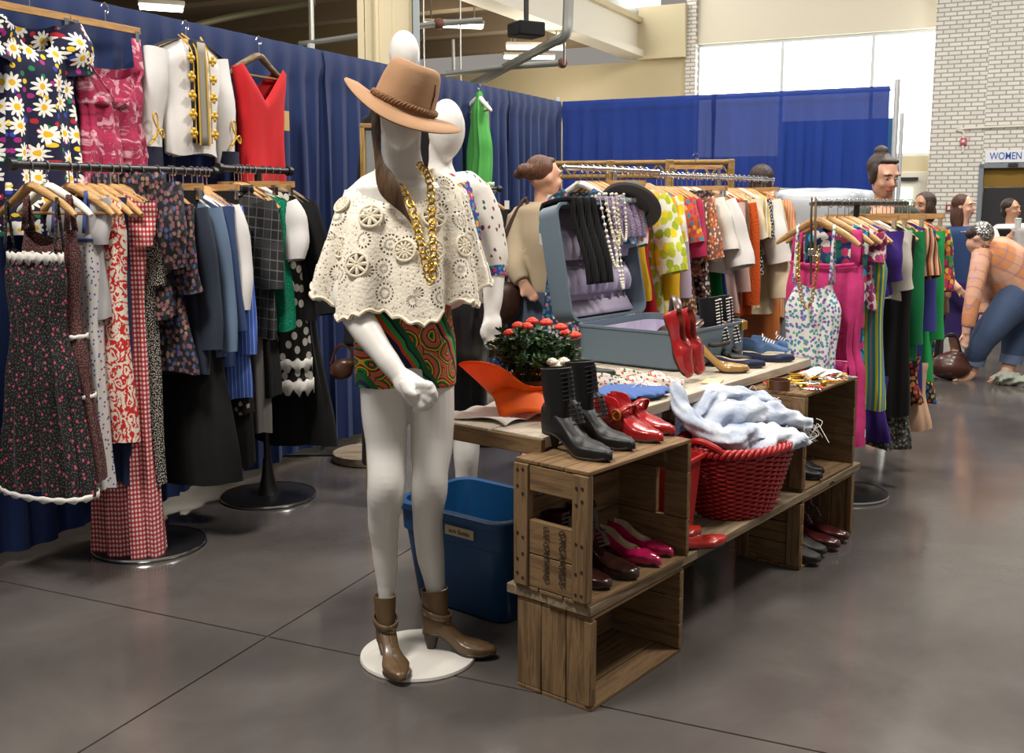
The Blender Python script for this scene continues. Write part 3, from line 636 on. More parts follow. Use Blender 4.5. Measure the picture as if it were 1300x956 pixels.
# white band jacket with gold frogging
M_GOLDT = mat('gold_braid', '#c9a13a', .5, metal=.3); M_JW = fab('#d9d6d3')
p = hung(1.045, 2.262); hanger('wood', p, WR, 'wooden hanger inside the white band jacket', 'hangers')
def frog(o, prof, z0, L):
    y = -.078
    MB().grid(lambda u, v: V(((u-.5)*.10, y-.004+.02*(abs(u-.5)*2)**3, lerp(-.09, -.55, v))), 6, 10).build('placket', fab('#17182a'), o, ang=80, solid=.004)
    MB().grid(lambda u, v: V(((u-.5)*.05, y-.009, lerp(-.1, -.56, v))), 4, 10).build('lining', fab('#8d8779'), o, ang=80, solid=.003)
    for s in (-1, 1):
        MB().tube(spline([(s*.06, -.03, -.065), (s*.03, y-.004, -.13), (s*.028, y-.012, -.3), (s*.03, y-.012, -.56)], 5), .004, 6).build('gold_piping', M_GOLDT, o)
        MB().tube(spline([(s*.07, -.02, -.07), (s*.052, y, -.14), (s*.052, y-.01, -.3), (s*.05, y-.008, -.55)], 5), .003, 6).build('gold_piping', M_GOLDT, o)
        MB().grid(lambda u, v: V((s*(.075+.005*u)+(v-.5)*0+s*.13*v, (u-.5)*.07, -.095-.42*(.13*v)+.006)), 4, 6).build('epaulette', fab('#1a1a24'), o, ang=80, solid=.005)
        MB().tube([(s*.08, -.03, -.092), (s*.2, -.03, -.14)], .003, 6).build('gold_piping', M_GOLDT, o)
        for k in range(5):
            z = -.175-k*.083; m_ = MB()
            for q in range(4): m_.ball((s*.068+.014*math.cos(q*pi/2), y-.012, z+.014*math.sin(q*pi/2)), (.012, .005, .012), 8, 5)
            m_.ball((s*.068, y-.018, z), (.006, .005, .006), 8, 5); m_.build('frog_button', M_GOLDT, o)
    for sd in (-1, 1):
        x = sd*.248; zc = -.50
        MB().lathe([(.062, 0), (.064, -.09)], 16, (x, 0, -.575), sy=.7, cap=False).build('cuff', fab('#121630'), o, ang=80)
        lo = [(x-.045, -.046, zc-.07), (x-.01, -.052, zc-.03), (x, -.054, zc+.05), (x-.018, -.054, zc+.07), (x-.024, -.054, zc+.04), (x+.03, -.05, zc-.035), (x+.036, -.05, zc-.01), (x+.018, -.052, zc-.002), (x-.03, -.05, zc-.045)]
        MB().tube(spline(lo, 4), .004, 6).build('cuff_knot', M_GOLDT, o)
garment('jacket', 'white band jacket with gold frogging and dark cuffs', 'jacket', M_JW, p, WR, L=.60, prof=[(0, .205, .03), (.15, .2, .055), (.6, .165, .06), (1, .15, .06)], neck=.06, nd=.03, z0=-.085, slope=.42, sl=(.46, .07, .058, .10), fold=(4, .004), extra=frog)
p = hung(1.545, 2.262); hanger('pale', p, WR, 'pale wooden hanger showing in the red dress neckline', 'hangers')
def pricetag(o, prof, z0, L): MB().box((.158, -.03, -.40), (.045, .003, .1)).build('price_tag', fab('#c2a06a'), o)
garment('dress', 'plain red sleeveless dress with a deep V neck on the drape', 'dress', M_RED, p, WR, L=.88, prof=[(0, .2, .03), (.06, .185, .05), (.3, .16, .05), (.45, .15, .05), (1, .185, .06)], neck=.15, nd=.17, ndb=.1, z0=HZ(.15)+.02, slope=.5, fold=(5, .008), vneck=True, extra=pricetag)
p = hung(3.83, 2.262, .10); hanger('white', p+V((0, 0, 0)), WR+1.0, 'white hanger at the top of the green dress', 'hangers')
def greentrim(o, prof, z0, L):
    for s in (-1, 1): MB().tube(spline([(s*.02, -.05, -.12), (s*.03, -.055, -.3), (s*.05, -.06, -.42)], 5), .012, 6, flat=.4).build('lace_trim', fab('#a9c49a'), o)
garment('dress', 'bright green dress with pale lace hung on the drape', 'dress', fab('#4a9a46'), p, WR+.7, L=.70, prof=[(0, .03, .02), (.25, .10, .05), (.6, .16, .06), (1, .19, .07)], neck=.03, nd=.02, slope=0, z0=-.05, fold=(9, .014), extra=greentrim, trims=[('lace_trim', .99, .03, fab('#a9c49a'), .01)])
# ================================================================== CRATES, SHELF AND TABLE
def gz(px, py, z):
    d = at(px, py, 1.0)-V((0, 0, CAM_H)); t = (z-CAM_H)/d.z; return V((0, 0, CAM_H))+d*t
M_CRATEY = wood('crate_cross', '#6a5238', '#8c6f4e', 1.0, .8, axis=1)
M_NAIL = mat('nail', '#3a332c', .5, metal=.6)
def plank(par, c, d, ax=0, name='plank', m=None, tw=0):
    o = MB().box((0, 0, 0), d).build(name, m or (M_CRATE, M_CRATEY, M_CRATEZ)[ax], par, bevel=.0025, loc=c); o.rotation_euler = (RND.uniform(-.004, .004), RND.uniform(-.004, .004), tw); return o
def crate(label, x, y, z, L, D, H, near, far, dr=0, open_top=False):
    t = thing('wooden_crate', label, 'crate', dsp(x, y, z), DA+dr, 'wooden crates'); th = .012; e = .02
    n = 3
    for k in range(n):                       # floor, lid and back boards, with gaps
        yy = D*(k+.5)/n
        plank(t, (L/2, yy, th/2), (L-.002, D/n-.004, th)); plank(t, (L/2, yy, H-th/2), (L-.002, D/n-.003, th))
    for k in range(3): plank(t, (L/2, D-th/2, th+(H-2*th)*(k+.5)/3), (L-2*e, th, (H-2*th)/3-.004))
    for x0, kind in ((e/2+.001, near), (L-e/2-.001, far)):
        h = H-2*th-.001; zc = H/2; sg = -1 if x0 < L/2 else 1
        if kind == 'vert':
            for k in range(3): plank(t, (x0, D*(k+.5)/3, zc), (e, D/3-.003, h), 2)
            plank(t, (x0-sg*-.0, .012, zc), (e+.012, .022, h-.01), 2, 'batten')
        elif kind == 'frame':
            for yy in (.028, D-.028): plank(t, (x0+sg*.004, yy, zc), (e+.01, .052, h), 2, 'post')
            plank(t, (x0, D/2, H-th-.04), (e, D-.11, .075), 1); plank(t, (x0, D/2, th+.05), (e, D-.11, .098), 1); plank(t, (x0, D/2, th+.152), (e, D-.11, .1), 1)
        elif kind == 'slot':
            hs = h/3
            plank(t, (x0, D/2, th+hs*.5), (e, D, hs-.003), 1); plank(t, (x0, D/2, th+hs*2.62), (e, D, hs*.75), 1)
            for a, b in ((0, .085), (.115, D)): plank(t, (x0, (a+b)/2, th+hs*1.62), (e, b-a, hs*1.23), 1)
        else:
            for k in range(3): plank(t, (x0, D/2, th+h*(k+.5)/3), (e, D, h/3-.003), 1)
            plank(t, (x0+sg*.006, .03, zc), (e+.008, .055, h-.002), 2, 'post'); plank(t, (x0+sg*.006, D-.03, zc), (e+.008, .055, h-.002), 2, 'post')
    return t
c1 = crate('bottom crate nearest the camera, open on its side', .04, .0, 0, .52, .27, .285, 'vert', 'hor')
c4 = crate('bottom crate at the far right holding oxblood boots', 1.50, .0, 0, .56, .28, .285, 'hor', 'vert')
sh = tag(obj('display_shelf', None, None, dsp(0, 0, 0), DA), 'long weathered shelf board laid over the bottom crates', 'shelf')
plank(sh, (1.075, .075, .301), (2.09, .152, .03), name='board', m=M_PLANK); plank(sh, (1.075, .23, .301), (2.08, .15, .03), name='board', m=M_PLANK)
ZS = .317
c2 = crate('upper crate with stencilled lettering under the black boots', .02, .0, ZS, .54, .27, .39, 'frame', 'slot', dr=rad(-2))
c3 = crate('upper crate at the right with jewellery spread on top', 1.50, .0, ZS, .54, .27, .39, 'hor', 'hor')
c5 = crate('crate in shadow under the table holding red trays', .80, .36, 0, .5, .3, .43, 'hor', 'hor')
M_INK = mat('stencil_ink', '#2b2119', .9)
for x_, m_ in ((-.0090, c2),):
    for y_ in (.018, .038, .232, .252):
        for z_ in (.04, .1, .17, .3, .35): o = MB().lathe([(.0045, 0), (.0045, .002)], 8).build('nail', M_NAIL, m_, loc=(x_+.001, y_, z_+RND.uniform(-.012, .012))); o.rotation_euler = (0, -pi/2, 0)
# stencil: reads downwards on the near end board
for body, yy, zz, sz in (("ORCHARDS", .092, .125, .031), ("LLE ONTARIO", .15, .125, .026)):
    q = text(body, 'lettering', M_INK, c2, sz, (-.0035, yy, zz-.0), (0, 0, 0), ext=.0008, bold=True)
    q.rotation_euler = Matrix(((0, 0, -1), (0, -1, 0), (-1, 0, 0))).to_euler()
TZ = .75
tb = tag(obj('display_table', None, None, dsp(0, 0, 0), DA), 'rustic table of pale whitewashed boards with shoes on it', 'table')
for y0, y1, x0, x1 in ((.245, .44, .13, 2.26), (.445, .69, .12, 2.28), (.695, .89, 1.0, 2.28), (.895, 1.1, 1.0, 2.27)):
    plank(tb, ((x0+x1)/2, (y0+y1)/2, TZ-.018), (x1-x0, y1-y0, .036), name='board', m=M_TABLE)
plank(tb, (.128, .465, TZ-.03), (.022, .45, .05), 1, 'end_board')
for x in (.72, 2.1):
    for y in (.42, .95) if x > 1 else (.62,): plank(tb, (x, y, .357), (.05, .05, .712), 2, 'leg', m=M_CRATEZ)
plank(tb, (1.1, 1.0, .357), (.05, .05, .712), 2, 'leg', m=M_CRATEZ)

# ------------------------------------------------------------------ blue storage bin
M_BIN = mat('blue_plastic', '#0c3d68', .38, spec=.45)
def rrect(hx, hy, r, n=5):
    out = []
    for cx, cy, a0 in ((hx-r, hy-r, 0), (-hx+r, hy-r, 90), (-hx+r, -hy+r, 180), (hx-r, -hy+r, 270)):
        for k in range(n+1): a = rad(a0+90*k/n); out.append((cx+r*math.cos(a), cy+r*math.sin(a)))
    return out
def bowl(prof, n=5): return MB().loft([[V((x, y, z)) for x, y in rrect(hx, hy, r, n)] for hx, hy, r, z in prof])
bn = thing('storage_bin', 'blue plastic storage bin with taped label beside the crates', 'bin', dsp(.485, .785, 0), DA)
HX, HY = .195, .255
bowl([(HX-.07, HY-.05, .05, 0), (HX-.055, HY-.04, .055, .01), (HX-.02, HY-.015, .06, .27), (HX-.012, HY-.006, .06, .275), (HX-.008, HY-.004, .06, .355), (HX+.012, HY+.012, .07, .358), (HX+.014, HY+.014, .07, .38),
      (HX+.004, HY+.004, .065, .385), (HX-.016, HY-.016, .06, .382), (HX-.024, HY-.024, .06, .28), (HX-.075, HY-.055, .05, .012)], 6).build('body', M_BIN, bn, ang=50)
for s in (-1, 1): MB().box((0, s*(HY+.006), .325), (.2, .03, .05)).build('handle', M_BIN, bn, bevel=.01)
MB().box((0, 0, 0), (.005, .13, .034)).build('tape_label', mat('masking_tape', '#a89878', .8), bn, loc=(-HX+.006, -.06, .318))
q = text('son Sunta', 'handwriting', mat('marker', '#332e28', .9), bn, .024, (-HX+.0025, -.06, .318), (pi/2, 0, -pi/2), ext=.0004)

# ------------------------------------------------------------------ red wicker basket
M_WICK = mat('red_wicker', lambda t: t.mix(t.noise(t.co(), 40, 3), '#7a0e12', '#b3161a'), .45, coat=.2)
bk = thing('wicker_basket', 'red woven wicker laundry basket stuffed with jeans', 'basket', dsp(1.16, .12, ZS), DA)
BH = .25
def bas(a, t): k = lerp(.72, 1.12, t**.9); return V((math.cos(a)*.245*k, math.sin(a)*.165*k, BH*t))
m1 = MB(); ns = 36; rows = 26
for j in range(rows):
    t_ = .02+.93*j/rows; pts = []
    for k in range(ns*4):
        a = 2*pi*k/(ns*4); p = bas(a, t_); w_ = .0075*math.cos(ns/2*a*1.0+pi*j); nrm = V((math.cos(a), math.sin(a)*1.3, 0)).normalized()
        pts.append(p+nrm*w_)
    m1.tube(pts, .0062, 5, closed=True)
o = m1.build('woven_wall', M_WICK, bk, ang=80); o['kind'] = 'stuff'
m2 = MB()
for k in range(ns): a = 2*pi*(k+.5)/ns; m2.tube([bas(a, t_) for t_ in (0, .25, .5, .75, .97)], .005, 5)
o = m2.build('stakes', M_WICK, bk, ang=80); o['kind'] = 'stuff'
for q in range(3):
    pts = [bas(2*pi*k/180, 1)+V((0, 0, .008))+V((math.cos(2*pi*k/180)*.012*math.cos(k*.7+q*2.09), math.sin(2*pi*k/180)*.012*math.cos(k*.7+q*2.09), .012*math.sin(k*.7+q*2.09))) for k in range(180)]
    MB().tube(pts, .009, 6, closed=True).build('rim_strand', M_WICK, bk, ang=80)
for s in (0, pi):
    MB().tube(spline([bas(s-.45, 1), bas(s-.3, 1.13), bas(s, 1.22), bas(s+.3, 1.13), bas(s+.45, 1)], 6), .012, 8).build('handle', M_WICK, bk)
MB().lathe([(.001, .004), (.16, .004), (.175, .012)], 30, sx=1.0, sy=.68).build('base', M_WICK, bk)
# washed-out jeans bulging out of it
M_JEAN = mat('bleached_denim', lambda t: t.ramp(t.noise(t.co(), 9, 5, .6, .5), [(.3, '#8793ad'), (.5, '#b2bac9'), (.7, '#d2d4da')]), .9, bump=cloth_bump(300, .5, big=24))
def ridge(label, pts, rad_, flat, name='jeans', m=None, seed=1, fr=(), amp=.12, group='jeans in the basket'):
    r = random.Random(seed); P = spline(pts, 12); n = 30; mb = MB(); up = V((0, 0, 1)); rings = []
    for i, p in enumerate(P):
        t = P[min(i+1, len(P)-1)]-P[max(i-1, 0)]; t.normalize(); a = (up-t*up.dot(t)).normalized(); b = t.cross(a); f = i/(len(P)-1)
        q = interp([(k/(len(rad_)-1), v) for k, v in enumerate(rad_)], f)[0]
        rings.append([p+a*(math.cos(2*pi*k/n)*q*flat*(1+amp*math.sin(3*2*pi*k/n+i*.7)))+b*(math.sin(2*pi*k/n)*q*(1+amp*math.sin(5*2*pi*k/n+i*.5))) for k in range(n)])
    rings = [[p+(p-c_)*(.34*noise.noise(p*17+V((seed, 0, 0)))+.13*noise.noise(p*48)) for p in rg] for rg, c_ in zip(rings, P)]
    mb.loft(rings); o = tag(mb.build(name, m or M_JEAN, ang=75), label, name.replace('_', ' '), group)
    for e in fr:                              # frayed threads
        base = P[e]; th = MB()
        for _ in range(16):
            a0 = base+V((r.uniform(-.03, .03), r.uniform(-.03, .03), r.uniform(-.02, .03))); th.tube(spline([a0, a0+V((r.uniform(-.03, .03), r.uniform(-.03, .01), r.uniform(-.03, .02))), a0+V((r.uniform(-.05, .05), r.uniform(-.05, .02), -r.uniform(.02, .07)))], 3), .0013, 4)
        th.build('frayed_edge', M_LACE, o)
    return o
bz = ZS+BH
ridge('bleached jeans waistband rising out of the red basket', [dsp(.93, .26, bz+.24), dsp(.92, .20, bz+.13), dsp(.98, .10, bz+.05), dsp(1.10, .06, bz+.05), dsp(1.22, .06, bz+.04)], [.022, .05, .07, .07, .05], .55, seed=3)
ridge('bleached jeans leg draped over the basket rim toward the right', [dsp(1.02, .2, bz+.03), dsp(1.15, .16, bz+.10), dsp(1.3, .1, bz+.09), dsp(1.42, .03, bz+.06), dsp(1.47, -.03, bz+.03)], [.05, .075, .07, .05, .035], .7, seed=4, fr=(-1,))
ridge('folded faded jeans leg with a frayed top edge', [dsp(1.05, .26, bz+.10), dsp(1.18, .23, bz+.16), dsp(1.32, .16, bz+.14), dsp(1.44, .10, bz+.10)], [.04, .07, .065, .045], .5, seed=5, fr=(10, 22, 34))
ridge('crumpled pale denim lying low in the basket mouth', [dsp(1.0, .10, bz-.01), dsp(1.12, .05, bz+.02), dsp(1.26, -.01, bz+.02), dsp(1.38, -.03, bz-.01)], [.06, .09, .08, .05], .5, seed=6, fr=(10, 24))

# ------------------------------------------------------------------ shoes
M_SOLE = mat('shoe_sole', '#2a211b', .7); M_INSOLE = mat('insole', '#b9a78c', .7)
def leather(c, rough=.32, coat=.25): return mat('leather_'+c, lambda t: t.mix(t.noise(t.co(), 30, 4), c, tuple(x*.6 for x in lin(c)[:3])+(1,)), rough, coat=coat, bump=lambda t: (t.noise(t.co(), 60, 4), .15, .003))
def shoe_upper(L, w, hh, vamp, rimz, toe, topl=.055, inner=True, boxy=0):
    """lofted along the foot; hh heel height, vamp where the opening ends, toe 0 pointed..1 round"""
    rings = []; N = 26; k = L/.27
    for i in range(N+1):
        t = i/N; tt = t
        sw = interp([(0, .016), (.03, .027), (.14, .031), (.42, .027), (.68, .044), (.84, lerp(.03, .041, toe)), (.95, lerp(.013, .031, toe)), (1, lerp(.003, .012, toe))], t)[0]*w*k
        sz = interp([(0, hh), (.2, hh), (.6, .0), (.85, .0), (1, .008)], t)[0]
        tz = interp([(0, rimz), (.15, rimz*.97), (.4, rimz*.72), (vamp, topl), (.85, .04*(1+boxy*.3)), (.95, .03), (1, .014)], t)[0]*k+sz
        f = max(0, min(1, (vamp-t)/.12)); wr = sw*.86*(f**.5 if f < 1 else 1)
        if t < .03: wr *= .6
        x = t*L; ring = []
        hgt = tz-sz
        for a in [j/8 for j in range(9)]:       # right rim, out, down to the sole
            yb = interp([(0, wr+.0005), (.45, sw*1.06), (.8, sw*1.02), (1, sw*.9)], a)[0]; zb = tz-hgt*a if f > 0 else tz-hgt*(1-math.cos(a*pi/2))
            ring.append(V((x, yb, zb)))
        ring += [V((x, -p.y, p.z)) for p in reversed(ring)]
        iz = tz-(hgt-.012)*f if inner else tz
        inn = [V((x, -wr*.93, tz-.001)), V((x, -wr*.8, iz)), V((x, 0, iz)), V((x, wr*.8, iz)), V((x, wr*.93, tz-.001))]
        rings.append(ring+inn)
    return MB().loft(rings)
def heel_part(L, w, hh, taper=.5, cx=.12, m=None):
    k = L/.27; rings = []
    for z, s in ((0, taper), (hh*.5, (1+taper)/2), (hh+.004, 1)):
        rings.append([V((L*cx*.95+math.cos(a)*.030*k*s-(1-s)*.004, math.sin(a)*.028*k*w*s, z)) for a in [2*pi*q/14 for q in range(14)]])
    return MB().loft(rings)
def sole_part(L, w, hh, toe, th=.007):
    k = L/.27; a, b = [], []
    for i in range(19):
        t = i/18; sw = interp([(0, .014), (.03, .025), (.14, .03), (.42, .025), (.68, .044), (.84, lerp(.03, .041, toe)), (.95, lerp(.013, .031, toe)), (1, lerp(.003, .012, toe))], t)[0]*w*k*1.02
        sz = interp([(0, hh), (.2, hh), (.6, 0), (.85, 0), (1, .008)], t)[0]; a.append((t*L, sw, sz)); b.append((t*L, -sw, sz))
    mb = MB(); n = len(a)
    vs = [V(p)+V((0, 0, 0)) for p in a]+[V(p) for p in b]+[V((p[0], p[1], p[2]+th)) for p in a]+[V((p[0], p[1], p[2]+th)) for p in b]
    fs = []
    for i in range(n-1): fs += [(i, i+1, n+i+1, n+i), (2*n+i, 3*n+i, 3*n+i+1, 2*n+i+1), (i, 2*n+i, 2*n+i+1, i+1), (n+i, n+i+1, 3*n+i+1, 3*n+i)]
    fs += [(0, n, 3*n, 2*n), (n-1, 3*n-1, 4*n-1, 2*n-1)]
    return mb.add(vs, fs)
def shoe(label, heel, toe, m, name='shoe', kind='pump', hh=.03, toe_r=.2, w=1.0, shaft=.16, sm=None, group=None, sole=None, lace=None, laces=8, cat=None, insole=None, roll=0, rot=None, L=None, shaft_r=1.0):
    heel, toe = V(heel), V(toe); d = toe-heel; L = L or d.length; rz = math.atan2(d.y, d.x)
    t = thing(name, label, cat or 'shoe', heel, rz, group)
    if rot: t.rotation_euler = rot
    k = L/.27; boot = kind == 'boot'
    if boot:
        up = shoe_upper(L, w, hh, 0, .09, toe_r, .078, inner=False)
        r0 = .042*k*shaft_r; cx = .032*k+r0*.35; sh = []
        for z, s, dx in ((hh+.004, .78, .004), (hh+.05*k, .92, .004), (hh+.085*k, .9, .006), (hh+shaft*.6, .98, .0), (hh+shaft, 1.1, -.004), (hh+shaft+.001, 1.0, -.004), (hh+shaft-.05, .9, -.002)):
            sh.append([V((cx+dx+math.cos(a)*r0*s*1.12, math.sin(a)*r0*s*.86, z+(.006*math.cos(a) if z > hh+shaft-.04 else 0))) for a in [2*pi*q/22 for q in range(22)]])
        up.loft(sh); o = up.build('upper', m, t, ang=60)
        if lace:
            pts = [(lerp(L*.56, cx+r0*1.18, q/laces) if q < laces*.4 else lerp(cx+r0*1.55, cx+r0*1.24, (q-laces*.4)/(laces*.6)), lerp(hh*.3+.075*k, hh+shaft-.012, q/laces)) for q in range(laces+1)]
            MB().tube([(p[0]+.002, 0, p[1]+.002) for p in pts], .011, 8, flat=.45).build('tongue', m, o)
            lb = MB()
            for i, p in enumerate(pts): s = 1 if i % 2 else -1; lb.tube([(p[0]-.012, -.024, p[1]), (p[0]+.008, 0, p[1]+.006), (p[0]-.012, .024, p[1]+.004)], .0026, 5)
            lb.build('laces', lace, o)
        MB().lathe([(r0*.95, 0), (r0*.93, -.004)], 20, (cx-.004, 0, hh+shaft-.03), sx=1.1, sy=.85).build('lining', M_SOLE, o)
    else:
        o = shoe_upper(L, w, hh, {'pump': .66, 'loafer': .55, 'sneaker': .48, 'flat': .7, 'bootie': .34}[kind], {'pump': .055, 'loafer': .062, 'sneaker': .075, 'flat': .045, 'bootie': .085}[kind], toe_r, {'pump': .045, 'loafer': .066, 'sneaker': .075, 'flat': .04, 'bootie': .08}[kind]).build('upper', m, t, ang=60)
        if insole:
            o.data.materials.append(insole)
            for p_ in o.data.polygons:
                if min(v_ % 23 for v_ in p_.vertices) >= 18: p_.material_index = 1
        if lace:
            lb = MB()
            for i in range(5): x = L*(.44+.045*i); z = .075*k-.004*i+.006; lb.tube([(x, -.024, z-.008), (x+.006, 0, z+.004), (x+.01, .024, z-.008)], .003, 5)
            lb.tube(spline([(L*.43, 0, .085*k), (L*.42, .03, .1*k), (L*.45, .05, .075*k)], 4), .0025, 5); lb.build('laces', lace, o)
    if hh > .012: heel_part(L, w, hh, .55 if hh > .04 else .85).build('heel', sole or M_SOLE, t)
    sole_part(L, w*1.02, hh, toe_r, .008 if kind != 'sneaker' else .022).build('sole', sole or M_SOLE, t, bevel=.002)
    return t
L_BLK = leather('#121214', .5, .0); L_RED = leather('#a81f22', .25); L_MAG = leather('#c01a58', .18, .6); L_BRN = leather('#341a15', .25); L_OX = leather('#4a1719', .3); L_GREY = leather('#2c2927', .6, 0)
L_ORG = leather('#b8281e', .4); L_TAN = leather('#b98f52', .3); L_OLV = leather('#6a5236', .4)
CT = ZS+.39+.001
def pair(lab, m, hs, group, **kw):
    for l, (h, t) in zip(lab, hs): shoe(l, h, t, m, group=group, **kw)
pair(['black lace-up ankle boot nearest the crate corner', 'black lace-up ankle boot behind its mate on the crate'], L_BLK, [(dsp(.20, .285, CT), dsp(.145, .01, CT)), (dsp(.345, .30, CT), dsp(.30, .03, CT))], 'black boots on the crate', name='ankle_boot', kind='boot', hh=.045, shaft=.20, lace=M_BLACK, laces=11, cat='boot', toe_r=.12)
def buckle(t, m):
    A_ = spline([(.10, .043, .045), (.118, .041, .075), (.135, .022, .098), (.14, 0, .104), (.135, -.022, .098), (.118, -.041, .075), (.10, -.043, .045)], 4)
    MB().grid(lambda u, v: A_[round(v*24)]+V(((u-.5)*.024, 0, 0)), 2, 24).build('strap', m, t, ang=70, solid=.004); sp_ = t.children[-1]
    b = MB().tube([(.118+.016*math.cos(a), -.046-.0, .074+.016*math.sin(a)) for a in [2*pi*k/16 for k in range(16)]], .004, 6, closed=True).build('buckle', M_GOLD, sp_)
for lb_, h, t_ in (('red strapped bootie with a gold buckle on the crate top', dsp(.47, .28, CT), dsp(.44, .015, CT)), ('red strapped bootie at the far edge of the crate top', dsp(.57, .30, CT), dsp(.555, .04, CT))):
    buckle(shoe(lb_, h, t_, L_RED, kind='bootie', hh=.03, toe_r=.05, group='red booties on the crate'), L_RED)
ZC = ZS+.0135
pair(['shiny magenta pump in front inside the stencilled crate', 'shiny magenta pump further right inside the stencilled crate'], L_MAG, [(dsp(.415, .245, ZC), dsp(.40, -.01, ZC)), (dsp(.505, .25, ZC), dsp(.50, .005, ZC))], 'magenta pumps', kind='pump', hh=.03, toe_r=.1, insole=M_INSOLE, name='pump', w=.9)
pair(['dark brown laced boot beside the magenta pumps', 'dark brown laced boot behind the crate end frame'], L_BRN, [(dsp(.285, .25, ZC), dsp(.265, -.01, ZC)), (dsp(.16, .25, ZC), dsp(.15, .01, ZC))], 'brown boots in the crate', name='ankle_boot', kind='boot', hh=.025, shaft=.17, lace=fab('#5a4a40'), laces=9, cat='boot', toe_r=.6)
ZB = ZS+.001
pair(['orange-red flat peeking out at the shelf back beside the basket', 'orange-red flat at the shelf front edge beside the crate'], L_ORG, [(dsp(.60, .15, ZB), dsp(.80, .075, ZB)), (dsp(.575, .06, ZB), dsp(.70, -.005, ZB))], 'orange-red flats', kind='flat', hh=.008, toe_r=.3, name='flat_shoe', L=.22)
pair(['black lace shoe inside the jewellery crate, front one', 'black lace shoe inside the jewellery crate, rear one'], L_BLK, [(dsp(1.66, .24, ZC), dsp(1.68, -.005, ZC)), (dsp(1.75, .255, ZC), dsp(1.76, .02, ZC))], 'black shoes in the jewellery crate', kind='loafer', hh=.02, toe_r=.5, lace=M_BLACK)
pair(['oxblood laced boot in the bottom right crate, left of two', 'oxblood laced boot in the bottom right crate, right of two'], L_OX, [(dsp(1.80, .24, .013), dsp(1.815, -.04, .013)), (dsp(1.92, .25, .013), dsp(1.94, -.03, .013))], 'oxblood boots', name='ankle_boot', kind='boot', hh=.025, shaft=.17, lace=fab('#2a1010'), laces=8, cat='boot', toe_r=.7)
pair(['dusty grey shoe nearest the front in the bottom right crate', 'dusty grey shoe beside the oxblood boots'], L_GREY, [(dsp(1.58, .23, .013), dsp(1.595, -.045, .013)), (dsp(1.69, .245, .013), dsp(1.705, -.025, .013))], 'grey shoes', kind='loafer', hh=.02, toe_r=.8, lace=fab('#222222'))
# on the table
ZT = TZ+.001
ridge('blue denim shorts folded flat on the table boards', [dsp(.70, .42, ZT+.018), dsp(.78, .40, ZT+.02), dsp(.88, .37, ZT+.02), dsp(.97, .34, ZT+.018)], [.06, .1, .1, .07], .16, 'denim_shorts', fab('#3f5c94'), 7, (24,), .03, None)
P_RDOT = pat('reddot', floral('#e2ddd2', ['#d2492e', '#cf5a3a', '#3c6a56'], 42, .28))
pair(['white canvas slip-on dotted with red, nearest the denim shorts', 'white canvas slip-on dotted with red, beside the red loafers'], P_RDOT, [(dsp(.86, .56, ZT), dsp(.98, .335, ZT)), (dsp(1.0, .55, ZT), dsp(1.12, .32, ZT))], 'red-dotted slip-ons', kind='loafer', hh=.006, toe_r=.8, sole=M_LACE, name='slip_on')
for k, (lb_, x) in enumerate((('red loafer stood on its toe against the suitcase, left one', 1.20), ('red loafer stood on its toe against the suitcase, right one', 1.285))):
    t_ = shoe(lb_, dsp(x, .47, ZT+.262), dsp(x+.05, .4, ZT), L_RED, kind='loafer', hh=.012, toe_r=.75, insole=leather('#8a3a28', .5), group='red loafers', name='loafer', L=.265)
    ux = (dsp(x+.02, .385, ZT+.012)-dsp(x-.01, .475, ZT+.245)).normalized(); uy = DX.copy(); uz = ux.cross(uy).normalized(); uy = uz.cross(ux)
    t_.rotation_euler = Matrix((ux, uy, uz)).transposed().to_euler()
shoe('tan leather court shoe with a block heel', dsp(1.47, .50, ZT), dsp(1.60, .29, ZT), L_TAN, kind='pump', hh=.065, toe_r=.5, name='court_shoe', insole=L_TAN)
M_BW = pat('bw_stripe', stripes(['#111111', '#111111', '#dcd8cf'], 60, pi/2))
for lb_, x in (('tall black boot with white lacing, left of the pair by the suitcase', 1.78), ('tall black boot with white lacing, right of the pair by the suitcase', 1.88)):
    shoe(lb_, dsp(x, .62, ZT), dsp(x+.04, .40, ZT), L_BLK, kind='boot', hh=.03, shaft=.25, lace=M_LACE, laces=14, name='tall_boot', cat='boot', toe_r=.3, group='black and white boots', L=.24)
L_SNK = fab('#4f6b92')
pair(['blue canvas sneaker at the back end of the table', 'blue canvas sneaker at the front end of the table'], L_SNK, [(dsp(2.07, .57, ZT), dsp(2.16, .34, ZT)), (dsp(2.16, .55, ZT), dsp(2.23, .30, ZT))], 'blue sneakers', kind='sneaker', hh=.004, toe_r=.9, sole=M_LACE, lace=M_LACE, name='sneaker')
pair(['navy flat slipper beside the tan court shoe', 'navy flat slipper beside the blue sneakers'], fab('#1b2340'), [(dsp(1.66, .50, ZT), dsp(1.76, .28, ZT)), (dsp(1.86, .45, ZT), dsp(2.0, .27, ZT))], 'navy slippers', kind='flat', hh=.006, toe_r=.3, name='slipper', L=.23, insole=M_INSOLE)
shoe('dark suede ankle boot lying by the suitcase corner', dsp(1.05, .84, ZT), dsp(1.17, .66, ZT), L_GREY, kind='boot', hh=.03, shaft=.12, name='ankle_boot', cat='boot', toe_r=.2)
tag(MB().box((0, 0, .003), (.11, .07, .005)).build('price_card', fab('#cdb98c'), loc=dsp(1.3, .30, ZT), rz=DA+.3, bevel=.001), 'small cream card lying on the table by the red loafers', 'card')
